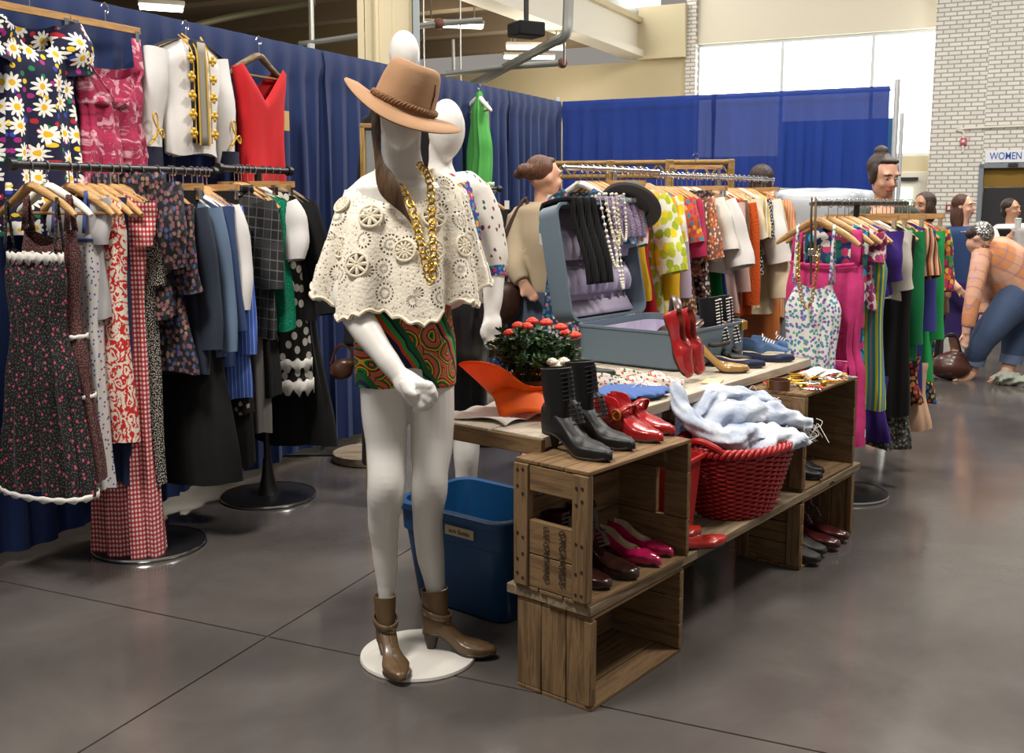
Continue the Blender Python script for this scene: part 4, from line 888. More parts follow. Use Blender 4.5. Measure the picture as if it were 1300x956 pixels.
# red trays tucked behind the stencilled crate
M_TRAY = mat('red_tray', '#9b1f1e', .4)
for k, (x, y, z, lb_) in enumerate(((.90, .36, .431, 'red plastic tray at the back under the table edge'), (.80, .17, .431, 'red plastic tray wedged behind the stencilled crate'))):
    t_ = thing('tray', lb_, 'tray', dsp(x+.12, y+.12, z), DA+.1*k, 'red trays')
    if k: t_.location = dsp(.72, .18, ZS); z_ = .26
    else: z_ = .17
    bowl([(.10, .08, .02, 0), (.125, .10, .025, z_), (.135, .11, .03, z_), (.135, .11, .03, z_+.012), (.12, .096, .025, z_+.01), (.095, .075, .02, .01)], 4).build('body', M_TRAY, t_, ang=50)
# ------------------------------------------------------------------ jewellery on the right crate
r_ = random.Random(5)
ZJ = CT
for k in range(30):
    p = dsp(1.56+r_.random()*.44, .02+r_.random()*.21, ZJ); kind = r_.choice(['ring', 'chain', 'bead', 'bead', 'chain']); gold = r_.choice([M_GOLD, M_GOLD, mat('amber_bead', '#d28a1e', .3), mat('cream_bead', '#e2dcc8', .4), M_CHROME, mat('coral', '#c9452c', .4)])
    cw_ = {'gold': 'gold', 'amber_bead': 'amber', 'cream_bead': 'cream', 'chrome': 'silver', 'coral': 'coral red'}[gold.name]; lb_ = 'small '+cw_+' '+{'ring': 'bangle', 'chain': 'chain', 'bead': 'bead'}[kind]+' in the jewellery heap on the right crate'
    if kind == 'ring': o = MB().tube([p+V((.028*math.cos(a), .028*math.sin(a), .004)) for a in [2*pi*q/20 for q in range(20)]], .0045, 6, closed=True).build('bangle', gold)
    elif kind == 'chain': o = MB().tube(spline([p+V((r_.uniform(-.06, .06), r_.uniform(-.03, .03), .004+.002*q)) for q in range(7)], 5), .0032, 5).build('necklace', gold)
    else: o = MB().ball(p+V((0, 0, .01)), r_.uniform(.008, .013), 10, 7).build('bead', gold)
    tag(o, lb_, 'jewellery', cw_+' '+{'ring': 'bangles', 'chain': 'chains', 'bead': 'beads'}[kind]+' on the right crate')
cf = thing('cuff_bracelet', 'wide brown leather cuff at the left end of the jewellery', 'bracelet', dsp(1.535, .13, ZJ)); MB().lathe([(.042, 0), (.044, .04), (.040, .04), (.038, 0)], 28, cap=False).build('band', leather('#5a3218', .5), cf); MB().box((-.043, 0, .02), (.008, .02, .03)).build('clasp', M_GOLD, cf, bevel=.002)
tag(MB().lathe([(.03, 0), (.032, .012), (.026, .012), (.024, .002)], 24, dsp(1.62, .015, ZJ), cap=False).build('bangle', mat('coral', '#c9452c', .4)), 'larger coral bangle at the front edge of the jewellery crate', 'jewellery')
MB_ = ridge('crumpled white tissue at the far end of the jewellery', [dsp(1.84, .16, ZJ+.012), dsp(1.92, .12, ZJ+.02), dsp(2.0, .07, ZJ+.014)], [.04, .05, .03], .3, 'tissue_paper', M_LACE, 9, (), .25, None)
# things below the table
tag(MB().lathe([(.035, 0), (.04, .01), (.04, .1), (.015, .14), (.014, .18), (.018, .18)], 20, (0.10, 4.0, 0.001)).build('glass_bottle', mat('clear_glass', '#dfe8ea', .05, trans=1.0)), 'clear glass bottle standing on the floor below the table', 'bottle')
tag(MB().lathe([(.05, 0), (.052, .005), (.055, .12), (.05, .12), (.045, .01)], 20, (-.02, 4.15, 0.001)).build('glass_jar', mat('clear_glass', '#dfe8ea', .05, trans=1.0)), 'clear glass jar on the floor left of the bottle', 'jar')
wd = thing('wooden_bookend', 'rough pale wood offcut standing below the table edge', 'wood block', (.16, 3.95, 0), .6); MB().box((0, 0, .16), (.06, .05, .32)).build('block', M_HWOOD, wd, bevel=.008); MB().box((.07, .01, .13), (.05, .05, .26)).build('block', M_CRATEZ, wd, bevel=.008)

# ------------------------------------------------------------------ open suitcase
M_CASE = mat('case_grey', '#5f6d78', .4); M_LAV = mat('lavender_satin', lambda t: t.mix(t.noise(t.co(), 18, 4), '#8d82a0', '#c6bed2'), .4, sheen=.2); M_LAVP = mat('lavender_panel', '#a79eb4', .6)
sc = thing('suitcase', 'open grey-blue hardshell suitcase with lavender satin lining', 'suitcase', dsp(1.72, .77, ZT), DA)
CX_, CY_, CH = .31, .265, .165
def tray(h): return bowl([(CX_-.02, CY_-.02, .05, 0), (CX_-.004, CY_-.004, .06, .012), (CX_, CY_, .06, h-.012), (CX_+.004, CY_+.004, .06, h-.01), (CX_+.004, CY_+.004, .06, h), (CX_-.008, CY_-.008, .055, h), (CX_-.012, CY_-.012, .055, .016)], 8)
tray(CH).build('base_shell', M_CASE, sc, ang=50)
bowl([(CX_-.014, CY_-.014, .05, .017), (CX_-.014, CY_-.014, .05, CH-.03), (CX_-.02, CY_-.02, .05, CH-.03), (CX_-.03, CY_-.03, .05, .02)], 8).build('base_lining', M_LAV, sc, ang=50)
for x in (-.25, .25): MB().box((x, -CY_-.006, CH-.02), (.05, .014, .04)).build('latch', M_GOLD, sc, bevel=.004)
MB().tube(spline([(-.07, -CY_-.004, .09), (-.06, -CY_-.03, .09), (.06, -CY_-.03, .09), (.07, -CY_-.004, .09)], 5), .009, 8).build('handle', M_SOLE, sc)
lid = tray(.12).build('lid', M_CASE, sc, ang=50)
for v_ in lid.data.vertices: v_.co = V((v_.co.x, -v_.co.y-CY_, .12-v_.co.z))
lid.location = (0, CY_+.005, CH+.006); lid.rotation_euler = (rad(-101), 0, 0)
def lidgrid(fn, nm, m_, nu=40, nv=10, solid=.003): return MB().grid(fn, nu, nv).build(nm, m_, lid, ang=80, solid=solid)
W2 = CX_-.02
lidgrid(lambda u, v: V(((u-.5)*2*W2, -.018-v*(2*CY_-.036), .098)), 'lid_lining', M_LAVP, 4, 4)
for nm, s0, s1, ph in (('elastic_pocket', .12, .24, 0), ('elastic_pocket', .28, .42, 1.7)):
    lidgrid(lambda u, v: V(((u-.5)*2*W2, -lerp(s0, s1, v), .080-.035*math.sin(v*pi*.8+.3)+.016*math.sin(u*58+ph+math.sin(u*13+ph)*1.5)*(1.15-v))), nm, M_LAV, 110, 10)
    lidgrid(lambda u, v: V(((u-.5)*2*W2, -s1-.012*v, .072+.004*math.sin(u*60))), 'elastic_band', M_LAVP, 60, 2)
lidgrid(lambda u, v: V(((u-.5)*2*W2*.98, -.02-v*.07, .06+.03*v)), 'lid_border', M_LAVP, 4, 3)
def lidw(x, s, f): return dsp(1.72+x, .77+CY_+.005+.19*s-.98*f, ZT+CH+.006+.98*s+.19*f)
LT = 2*CY_
# knitted scarf, cloths, beads and hat thrown over the lid
M_KNIT = mat('black_knit', '#0a0a0b', .95, bump=lambda t: (t.m('SINE', t.m('MULTIPLY', t.sep(t.co())[0], 500)), .6, .004))
def drapeover(name, label, cat, x0, x1, s_end, m_, thick=.02, waves=4, amp=.01, back=.12, seed=0, sag=0, tilt=0, taper=0):
    r = random.Random(seed); ph = r.uniform(0, 6)
    def fn(u, v):
        tot = back+(LT-s_end)+.02; q = v*tot
        cx = lerp(x0, x1, u)+tilt*v+(u-.5)*taper*v; w_ = amp*math.sin(u*waves*2*pi+ph+v*2)
        if q < back: return lidw(cx, LT-back+q+.012, -.135-thick*.5+w_*.3)
        q2 = q-back
        if q2 < .16 and q2 < .16: 
            a = min(1, q2/.155); return lidw(cx, LT+.016+thick*.4*math.sin(a*pi), lerp(-.135, .02, a)+w_*.2)
        return lidw(cx, LT+.016-(q2-.16), .022+w_+.012*math.sin(v*9))
    return tag(MB().grid(fn, 26, 44).build(name, m_, ang=85, solid=thick), label, cat)
drapeover('knit_scarf', 'chunky black knitted scarf hung over the suitcase lid', 'scarf', -.24, -.06, -.0, M_KNIT, .018, 3, .012, .1, 1, tilt=.05)
drapeover('fur_stole', 'fluffy lavender stole over the right of the suitcase lid', 'stole', .08, .30, .20, mat('lavender_fur', lambda t: t.mix(t.noise(t.co(), 60, 4), '#7d6b8a', '#b8a6c0'), .95, bump=lambda t: (t.noise(t.co(), 120, 5), 1.0, .02)), .022, 5, .014, .1, 2, taper=.06)
drapeover('mint_scarf', 'pale mint scarf lying across the suitcase lid top', 'scarf', .02, .16, .37, fab('#b9cfcb'), .008, 4, .012, .08, 3, tilt=.14)
for k, (x, n_, c_, lb_) in enumerate(((.02, .34, '#e2dccb', 'long cream bead necklace beside the black scarf'), (.055, .24, '#d9cba8', 'gold-toned bead necklace in the middle of the lid'), (.115, .22, '#cfc8ba', 'pale bead necklace over the lavender stole'), (.035, .44, '#e6e0d0', 'thin bead strand hanging lowest from the lid'))):
    mb_ = MB(); N_ = 34
    for q in range(N_):
        a = q/(N_-1); s_ = LT+.03-n_*math.sin(a*pi)**.7*1.0; xx = x+.05*(a-.5)*2*(.5 if k == 3 else 1)
        mb_.ball(lidw(xx, s_, .048+.004*k), .0085 if k < 2 else .007, 8, 5)
    nk = thing('bead_necklace', lb_, 'necklace', (0, 0, 0), 0, 'necklaces on the lid')
    mb_.build('beads', mat('bead_'+c_, c_, .35), nk)['kind'] = 'stuff'
    MB().tube([lidw(x+.05*(q/33-.5)*2*(.5 if k == 3 else 1), LT+.03-n_*math.sin(q/33*pi)**.7, .048+.004*k) for q in range(34)], .0015, 4).build('string', M_LACE, nk)
ht = thing('felt_hat', 'grey felt hat tipped over the right corner of the lid', 'hat', lidw(.30, LT-.02, .0))
hz = (DX*.62+V((0, 0, .72))+DY*.25).normalized(); hx = DY.cross(hz).normalized(); ht.rotation_euler = Matrix((hx, hz.cross(hx), hz)).transposed().to_euler()
M_FELT = mat('grey_felt', '#55534f', .95)
MB().lathe([(.165, .012), (.17, .004), (.16, -.004), (.10, .0), (.095, .03), (.09, .09), (.06, .12), (.01, .125)], 40, sx=1.0, sy=.85).build('crown_and_brim', M_FELT, ht); MB().lathe([(.098, .005), (.098, .03), (.094, .03)], 40, sy=.85, cap=False).build('hat_band', fab('#3a3937'), ht)
bg = thing('leather_bag', 'brown leather bag with looped strap lying in the suitcase', 'bag', dsp(1.52, .62, ZT+.10), DA)
remesh(MB().ball((.05, .0, .035), (.12, .08, .04)).ball((.13, .03, .05), (.06, .07, .04)).ball((-.03, -.02, .05), (.05, .06, .035)).ball((.06, -.03, .07), (.05, .04, .025)), 'body', leather('#3d2415', .4), bg, .008, 3)
MB().tube(spline([(-.0, -.06, .07), (.03, -.02, .16), (.09, .03, .19), (.13, .06, .12), (.15, .08, .06)], 6), .02, 8, flat=.25).build('strap', leather('#4a2c18', .4), bg); MB().tube(spline([(.02, -.1, .08), (.08, -.1, .10), (.14, -.07, .085), (.1, -.04, .09), (.02, -.07, .09)], 6), .012, 6, flat=.4).build('strap', leather('#4a2c18', .4), bg)
MB().ball((.09, -.09, .085), (.035, .012, .014)).build('tag', M_CREAM, bg)
ridge('folded brown belt at the far end of the suitcase', [dsp(1.72, .60, ZT+.13), dsp(1.85, .56, ZT+.16), dsp(1.95, .58, ZT+.14)], [.03, .04, .03], .4, 'belt', leather('#4a2416', .4), 12, (), .1, None)

# ------------------------------------------------------------------ potted mini roses in orange wrap
pt = thing('potted_rose', 'potted miniature rose with coral blooms in orange paper', 'plant', dsp(.42, .53, ZT)); pt.scale = (.95, .95, .84)
MB().lathe([(.055, 0), (.065, .02), (.078, .115), (.082, .115), (.082, .13), (.072, .13), (.068, .10)], 26).build('pot', mat('pot_brown', '#4a3a2c', .6), pt)
M_LEAF = mat('rose_leaf', lambda t: t.mix(t.node('ObjectInfo').outputs['Random'], '#1d3a18', '#35582a'), .5)
M_LEAF2 = mat('rose_leaf_light', '#48683a', .5)
def leaf(mb, p, d, L, r):
    d = d.normalized(); s_ = d.cross(V((r.uniform(-1, 1), r.uniform(-1, 1), 1))).normalized(); n_ = d.cross(s_)
    q = [p, p+d*L*.35+s_*L*.26, p+d*L*.75+s_*L*.2, p+d*L-n_*L*.12, p+d*L*.75-s_*L*.2, p+d*L*.35-s_*L*.26, p+d*L*.5+n_*L*.06]
    mb.add(q, [(0, 6, 1), (1, 6, 2), (2, 6, 3), (3, 6, 4), (4, 6, 5), (5, 6, 0)])
r_ = random.Random(3); ma, mb2, ms = MB(), MB(), MB()
for k in range(46):
    a = r_.uniform(0, 2*pi); ra = r_.uniform(.02, .155); tip = V((ra*math.cos(a)+.02, ra*math.sin(a), .30-.55*ra*ra*10*.28+r_.uniform(-.05, .04))); base = V((.03*math.cos(a), .03*math.sin(a), .11)); mid = (base+tip)/2+V((.03*math.cos(a), .03*math.sin(a), .02))
    P_ = spline([base, mid, tip], 5); ms.tube(P_, .0018, 4)
    for i in range(3, len(P_)):
        for _ in range(6):
            d_ = V((r_.uniform(-1, 1), r_.uniform(-1, 1), r_.uniform(-.3, .8))); leaf(ma if r_.random() < .7 else mb2, P_[i]+d_*.006, d_, r_.uniform(.018, .034), r_)
ms.build('stems', mat('stem', '#34481f', .6), pt)
for q_, mm_ in ((ma, M_LEAF), (mb2, M_LEAF2)): q_.build('foliage', mm_, pt, smooth=False)['kind'] = 'stuff'
def bloom(p, c, sc_=1):
    mb_ = MB()
    for ring, (n_, rr, h, q) in enumerate(((6, .013, 0, .009), (5, .008, .006, .0085), (1, 0, .009, .008))):
        for k in range(n_):
            a = 2*pi*k/n_+ring*.6; mb_.ball(p+V((math.cos(a)*rr, math.sin(a)*rr, h)), (q*sc_, q*sc_, q*sc_*1.05), 8, 5)
    mb_.build('bloom', c, pt)
M_CORAL = mat('coral_petal', '#e2452c', .5); M_WPET = mat('white_petal', '#e8e2d0', .5)
for k, (x, y, z) in enumerate(((-.05, .03, .335), (0, .05, .35), (.05, .05, .345), (.10, .02, .33), (-.08, .0, .31), (.12, .06, .30), (-.02, -.03, .34), (.15, .01, .30))): bloom(V((x+.02, y, z)), M_CORAL, 1.15)
for x, y, z in ((.10, -.11, .20), (.125, -.10, .215), (.085, -.115, .215)): bloom(V((x, y, z)), M_WPET, 1.0)
M_PAPER = mat('orange_paper', lambda t: t.mix(t.noise(t.co(), 12, 3), '#ee5c0a', '#ff7a1c'), .45, transl=.35)
def wrapfn(u, v):
    a = u*2*pi; lobe = math.exp(-((a-3.75)/.75)**2); lob2 = math.exp(-((a-5.5)/.5)**2)
    rr = lerp(.085, .115+.15*lobe+.09*lob2, v**1.15)+.012*math.sin(a*7)*v; z = v*(.14+.08*lobe-.05*lob2+.02*math.sin(5*a))-.0*lob2
    return V((rr*math.cos(a), rr*math.sin(a), .002+z))
wr_ = MB().grid(wrapfn, 64, 12).build('paper_wrap', M_PAPER, pt, ang=60, solid=.0015)
MB().grid(lambda u, v: V((-.02+.20*(u-.5)+.03*v, -.13-.07*v, .10-.09*v+.03*math.sin(u*pi))), 10, 6).build('paper_fold', M_PAPER, pt, ang=60, solid=.0015)
MB().box((-.05, -.162, .055), (.03, .002, .03)).build('price_sticker', M_LACE, pt)
tag(MB().grid(lambda u, v: dsp(.17+.25*u+.02*math.sin(v*6), .42+.24*v, ZT+.004+.012*abs(math.sin(u*7+v*4))), 16, 12).build('tissue_paper', M_LACE, ang=60, solid=.002), 'sheet of white tissue paper under the orange wrap', 'paper')
# ================================================================== MANNEQUINS
def depth(p): return p.y*math.cos(PITCH)-(p.z-CAM_H)*math.sin(PITCH)
def limb(mb, pts, flat=1.0, n=20, sub=4):
    """closed tapering limb through image-traced joints (px, py, Y, half width in px); flat = depth / width"""
    P = [at(a, b, c) for a, b, c, w_ in pts]; Rr = [w_*depth(p)/FPX for p, (a, b, c, w_) in zip(P, pts)]
    PP = spline(P, sub); RR = []
    for i in range(len(P)-1):
        for k in range(sub): t = k/sub; t = t*t*(3-2*t); RR.append(lerp(Rr[i], Rr[i+1], t))
    RR.append(Rr[-1]); rings = []
    for i, p in enumerate(PP):
        t = (PP[min(i+1, len(PP)-1)]-PP[max(i-1, 0)]).normalized()
        view = V((p.x, p.y, 0)).normalized(); b = view-t*view.dot(t)
        b = b.normalized() if b.length > .2 else V((0, 0, 1)); a = t.cross(b).normalized(); b = a.cross(t).normalized()
        rings.append([p+a*(math.cos(2*pi*k/n)*RR[i])+b*(math.sin(2*pi*k/n)*RR[i]*flat) for k in range(n)])
    return mb.loft(rings)
def egg(mb, px, py, Y, hw, hh, dr=1.15):
    c = at(px, py, Y); s = depth(c)/FPX; n = 18; rings = []
    for i in range(13):
        a = -pi/2+pi*i/12; q = max(math.cos(a), .04); z = math.sin(a); k = (1.0 if z > 0 else 1-.22*z*z)   # narrower chin
        rings.append([c+V((hw*s*q*k*math.cos(2*pi*j/n), hw*s*dr*q*k*math.sin(2*pi*j/n)-(.02*(z < 0)*z*z), hh*s*z)) for j in range(n)])
    return mb.loft(rings)
# --- the front mannequin
Y1 = 3.12
mq = thing('mannequin', 'glossy white mannequin in a tan hat and cream crochet top', 'mannequin')
b = MB()
egg(b, 509, 142, 3.08, 30, 50)
limb(b, [(511, 165, 3.09, 24), (511, 190, 3.10, 23), (513, 215, 3.11, 25), (513, 232, 3.12, 40)], .95)
limb(b, [(513, 226, Y1, 44), (513, 240, Y1, 66), (513, 262, Y1, 68), (513, 300, Y1, 60), (514, 345, Y1, 50), (514, 385, Y1, 54), (514, 430, Y1, 60), (515, 478, Y1, 60)], .62)
limb(b, [(486, 460, 3.11, 31), (488, 520, 3.10, 29.5), (491, 570, 3.09, 26), (491, 605, 3.06, 24.5), (490, 625, 3.06, 24), (487, 660, 3.10, 20), (489, 700, 3.13, 16.5), (492, 755, 3.14, 12), (492, 800, 3.13, 12)], 1.05)
limb(b, [(546, 460, 3.12, 30), (549, 520, 3.12, 28), (548, 565, 3.11, 27), (546, 600, 3.08, 23), (545, 622, 3.08, 23.5), (543, 660, 3.13, 19), (546, 700, 3.17, 18), (553, 748, 3.175, 12.5), (556, 790, 3.175, 12)], 1.05)
limb(b, [(463, 250, 3.12, 27), (450, 290, 3.10, 24), (441, 345, 3.05, 22), (443, 380, 3.0, 20.5), (462, 415, 2.94, 19.5), (488, 452, 2.88, 15), (507, 477, 2.85, 12)], .95)
limb(b, [(568, 250, 3.16, 26), (585, 300, 3.24, 21), (594, 345, 3.32, 19), (580, 372, 3.36, 16), (556, 385, 3.36, 13)], .95)
# closed hand: palm, thumb and four curled fingers of different length
limb(b, [(505, 474, 2.85, 12), (517, 487, 2.835, 17), (531, 499, 2.825, 19), (541, 508, 2.825, 13)], .7)
for (ax, ay), (bx, by), (cx_, cy_), wp in (((528, 488), (545, 490), (547, 500), 7.0), ((532, 493), (549, 498), (548, 508), 7.2), ((530, 500), (546, 508), (541, 516), 6.8), ((524, 505), (536, 516), (530, 519), 6.0)):
    limb(b, [(ax, ay, 2.80, wp), (bx, by, 2.79, wp), (cx_, cy_, 2.81, wp*.9), ((ax+cx_)/2, cy_+1, 2.84, wp*.7)], 1.0, 10, 3)
limb(b, [(512, 484, 2.80, 7), (518, 497, 2.785, 6.5), (529, 503, 2.785, 5.5)], 1.0, 10, 3)
remesh(b, 'body', M_WHITE, mq, .0045, 5)
PC = V((-.30, 3.12, 0))
MB().lathe([(.184, .0005), (.186, .004), (.184, .012), (.01, .013)], 56, PC).build('base_plate', mat('white_plate', '#d6d2ca', .35), mq)
MB().tube([at(482, 700, 3.17), V((at(484, 835, 3.17).x, 3.17, .012))], .007, 8).build('support_rod', M_CHROME, mq)
# shorts
b = MB()
limb(b, [(514, 372, Y1, 57), (514, 400, Y1, 60), (514, 435, Y1, 65), (515, 462, Y1, 65)], .66)
limb(b, [(487, 430, 3.115, 33), (485, 462, 3.115, 35), (484, 491, 3.11, 33.5)], 1.1); limb(b, [(546, 430, 3.12, 32), (549, 462, 3.12, 30.5), (549, 488, 3.12, 30)], 1.15)
s_ = remesh(b, 'patterned_shorts', pat('paisley', paisley, .8), None, .008, 3); tag(s_, 'short shorts in a swirling orange and green print on the mannequin', 'shorts')
# crochet poncho top
PR = [(0, 514, 216, 36, .080), (.10, 514, 226, 56, .10), (.22, 513, 243, 74, .125), (.38, 511, 268, 84, .15), (.6, 509, 310, 94, .18), (.8, 508, 345, 102, .20), (1, 508, 378, 106, .215)]
def poncho(u, v):
    a = u*2*pi; cx_, cy_, hw, hd = interp(PR, v); c = at(cx_, cy_, Y1); s = depth(c)/FPX
    front = max(0, -math.sin(a)); side = abs(math.cos(a))
    f = v**1.5*(.020*math.sin(9*a+.6)+.012*math.sin(17*a+1.3)); ca, sa = math.cos(a), math.sin(a)
    x = (hw*s+f)*math.copysign(abs(ca)**.85, ca); y = (hd+f)*math.copysign(abs(sa)**.9, sa)
    z = -.105*front**1.5*max(0, 1-v*2.2)+(v**3)*(.02*math.sin(7*a+1)+.012*abs(math.sin(22*a))-.05*front+(.055 if ca > .3 else 0)*side*0+.02*side)
    return c+V((x, y, z))
BIGH = [(.70, .40), (.69, .70), (.825, .36)]
def crochet_a(t):
    d = t.vor(t.co(), 105, 'Distance', 'F1', '3D'); big = t.noise(t.co(), 9, 2); m_ = t.vor(t.co(), 15, 'Distance', 'F1', '3D')
    hole = t.m('MULTIPLY', t.lt(d, .22), t.m('GREATER_THAN', big, .42)); hole2 = t.m('MULTIPLY', t.lt(d, .46), t.m('GREATER_THAN', t.m('SINE', t.m('MULTIPLY', m_, 26)), .55))
    sc = 13.0; cp = t.vor(t.co(), sc, 'Position', 'F1', '3D', .5); dv = t.node('VectorMath', {0: t.co(), 1: cp}, operation='SUBTRACT').outputs[0]
    r_ = t.m('MULTIPLY', t.node('VectorMath', {0: dv}, operation='LENGTH').outputs['Value'], sc); q_ = t.sep(dv); an = t.m('ARCTAN2', q_[2], q_[0])
    ring = t.m('GREATER_THAN', t.m('SINE', t.m('MULTIPLY', r_, 38)), .15); spoke = t.m('GREATER_THAN', t.m('SINE', t.m('MULTIPLY', an, 16)), -.2)
    rose = t.m('MULTIPLY', t.m('MULTIPLY', ring, spoke), t.lt(r_, .5)); a_ = t.m('MAXIMUM', t.m('MULTIPLY', hole, t.m('GREATER_THAN', r_, .5)), rose)
    for u0, v0 in BIGH:
        dd = t.node('VectorMath', {0: t.co(), 1: tuple(poncho(u0, v0))}, operation='DISTANCE').outputs['Value']; a_ = t.m('MAXIMUM', a_, t.m('MULTIPLY', t.lt(dd, .031), t.m('GREATER_THAN', dd, .006)))
    return t.m('SUBTRACT', 1.0, a_)
M_CROC = mat('cream_crochet', lambda t: t.mix(t.noise(t.co(), 30, 4), '#e0d6c2', '#f4ecdc'), .95, alpha=crochet_a, bump=lambda t: (t.m('ADD', t.vor(t.co(), 105, 'Distance', 'F1', '3D'), t.m('MULTIPLY', t.noise(t.co(), 60, 3), .5)), .25, .005))
M_YARN = mat('cream_yarn', '#e6dbc4', .95, bump=lambda t: (t.noise(t.co(), 300, 2), .5, .003))
po = tag(MB().grid(poncho, 132, 44).build('crochet_top', M_CROC, ang=85, solid=.004), 'cream crochet poncho top with flower motifs on the front mannequin', 'top')
def motif(u0, v0, R_, n=12):
    if (u0, v0) in BIGH: n = 8; R_ = .034
    c = poncho(u0, v0); du = (poncho(u0+.03, v0)-poncho(u0-.03, v0)).normalized(); dv = (poncho(u0, min(1, v0+.12))-poncho(u0, v0-.12)).normalized(); dv = (dv-du*dv.dot(du)).normalized(); nn = du.cross(dv).normalized()
    if nn.y > 0: nn = -nn
    mb_ = MB()
    for k in range(n):
        a = 2*pi*k/n; P_ = []
        for q in (0, .3, .6, .85, 1): P_.append(c+du*math.cos(a)*R_*q+dv*math.sin(a)*R_*q+nn*(.002+.003*math.sin(q*pi)))
        mb_.tube(P_, [.002, .003, .004, .0036, .002] if (u0, v0) not in BIGH else [.003, .0045, .006, .0055, .004], 6)
    for rr in (.18, 1.0): mb_.tube([c+du*math.cos(2*pi*k/24)*R_*rr+dv*math.sin(2*pi*k/24)*R_*rr+nn*.004 for k in range(24)], .0042, 6, closed=True)
    mb_.build('crochet_flower', M_YARN, po)
for u0, v0, R_ in ((.70, .40, .030), (.765, .62, .03), (.69, .70, .030), (.82, .60, .03), (.825, .36, .026), (.62, .62, .03), (.58, .30, .026), (.90, .62, .03)): motif(u0, v0, R_)
MB().tube([poncho(k/120, .0) for k in range(120)], .006, 6, closed=True).build('neck_edging', M_YARN, po)
MB().tube([poncho(k/240, 1.0) for k in range(240)], .006, 6, closed=True).build('hem_edging', M_YARN, po)
# hat
M_SUEDE = mat('tan_suede', lambda t: t.mix(t.noise(t.co(), 8, 5), '#8a6546', '#b08a68'), .85, bump=lambda t: (t.noise(t.co(), 140, 3), .2, .003))
hat = thing('brimmed_hat', 'tan suede hat with braided band on the front mannequin', 'hat', at(511, 138, 3.08)); hat.rotation_euler = (rad(9), rad(20), rad(8))
rings = []
for r0, z0, cw in ((.182, -.012, 1), (.186, -.008, 1), (.182, -.003, 1), (.15, .002, .8), (.12, .002, .5), (.1, .004, .2), (.094, .012, .0), (.092, .03, 0), (.087, .065, 0), (.079, .102, 0), (.071, .119, 0), (.057, .124, 0), (.032, .108, 0), (.008, .098, 0)):
    ring = []
    for k in range(48):
        a = 2*pi*k/48; x, y = r0*math.cos(a), r0*math.sin(a)*(1.1 if r0 > .1 else 1.14)
        z = z0+cw*(.030*math.cos(a)**2*(1 if math.cos(a) < 0 else .35)-.022*(math.sin(a)**2))
        if z0 > .06: z += -.016*math.sin(a)*(z0/.12)*(r0/.08)+.010*math.cos(a)**2; pin = math.exp(-((math.sin(a)+.75)/.3)**2)*(z0-.05)/.07; x *= 1-pin*.14
        ring.append(V((x, y, z)))
    rings.append(ring)
MB().loft(rings).build('crown_and_brim', M_SUEDE, hat, ang=60)
for q in range(3):
    MB().tube([V(((.097+.004*math.cos(k*.9+q*2.09))*math.cos(2*pi*k/140), (.097+.004*math.cos(k*.9+q*2.09))*1.14*math.sin(2*pi*k/140), .018+.006*math.sin(k*.9+q*2.09))) for k in range(140)], .0042, 6, closed=True).build('braid', mat('braid_tan', '#7d5a3c', .8), hat)
for a in (2.2, -.6): MB().tube([(.0925*math.cos(a), .105*math.sin(a), .01), (.0895*math.cos(a), .102*math.sin(a), .07), (.080*math.cos(a), .091*math.sin(a), .10)], .0022, 5).build('seam', mat('seam_dark', '#5d432e', .8), hat)
rb = tag(MB().tube(spline([at(477, 146, 3.03), at(478, 175, 3.0), at(481, 205, 2.98), at(489, 228, 2.96), at(500, 248, 2.94), at(513, 268, 2.93), at(527, 289, 2.92)], 5), [.012, .014, .015, .016, .016, .015, .014, .013, .012, .013, .014, .017, .021, .025, .029, .032, .034, .035, .034, .032, .029, .025, .021, .017, .013, .010, .007, .005, .004, .003, .002], 10, flat=.22, up=(.3, .9, .1)).build('feather_ribbon', mat('brown_ribbon', lambda t: t.ramp(t.noise(t.co((30, 30, 4)), 2, 3), [(.3, '#2e1d10'), (.6, '#5d4228')]), .5)), 'long brown ribbon falling from the hat over the shoulder', 'ribbon')
# gold chains
def chain(label, pts, R_, m_, group=None):
    P_ = spline(pts, 6); c_ = thing('chain_necklace', label, 'necklace', (0, 0, 0), 0, group); L = [0]
    for i in range(1, len(P_)): L.append(L[-1]+(P_[i]-P_[i-1]).length)
    n = int(L[-1]/(R_*1.55)); mb_ = MB(); j = 0
    for k in range(n):
        d_ = L[-1]*k/n
        while L[j+1] < d_: j += 1
        f = (d_-L[j])/(L[j+1]-L[j]); p = P_[j].lerp(P_[j+1], f); t = (P_[j+1]-P_[j]).normalized(); s = t.cross(V((0, -1, 0))).normalized(); nn = t.cross(s)
        if k % 2: s, nn = nn*.55+s*.8, s
        mb_.tube([p+t*R_*1.05*math.cos(2*pi*q/14)+s*R_*.8*math.sin(2*pi*q/14) for q in range(14)], R_*.24, 6, closed=True)
    o = mb_.build('links', m_, c_); o['kind'] = 'stuff'
chain('chunky gold chain hanging down the crochet top', [at(533, 210, 3.02), at(544, 225, 2.97), at(548, 260, 2.94), at(549, 300, 2.905), at(551, 335, 2.885), at(547, 357, 2.875), at(541, 338, 2.885), at(532, 300, 2.905), at(522, 262, 2.94), at(505, 232, 2.98)], .0125, M_GOLD)
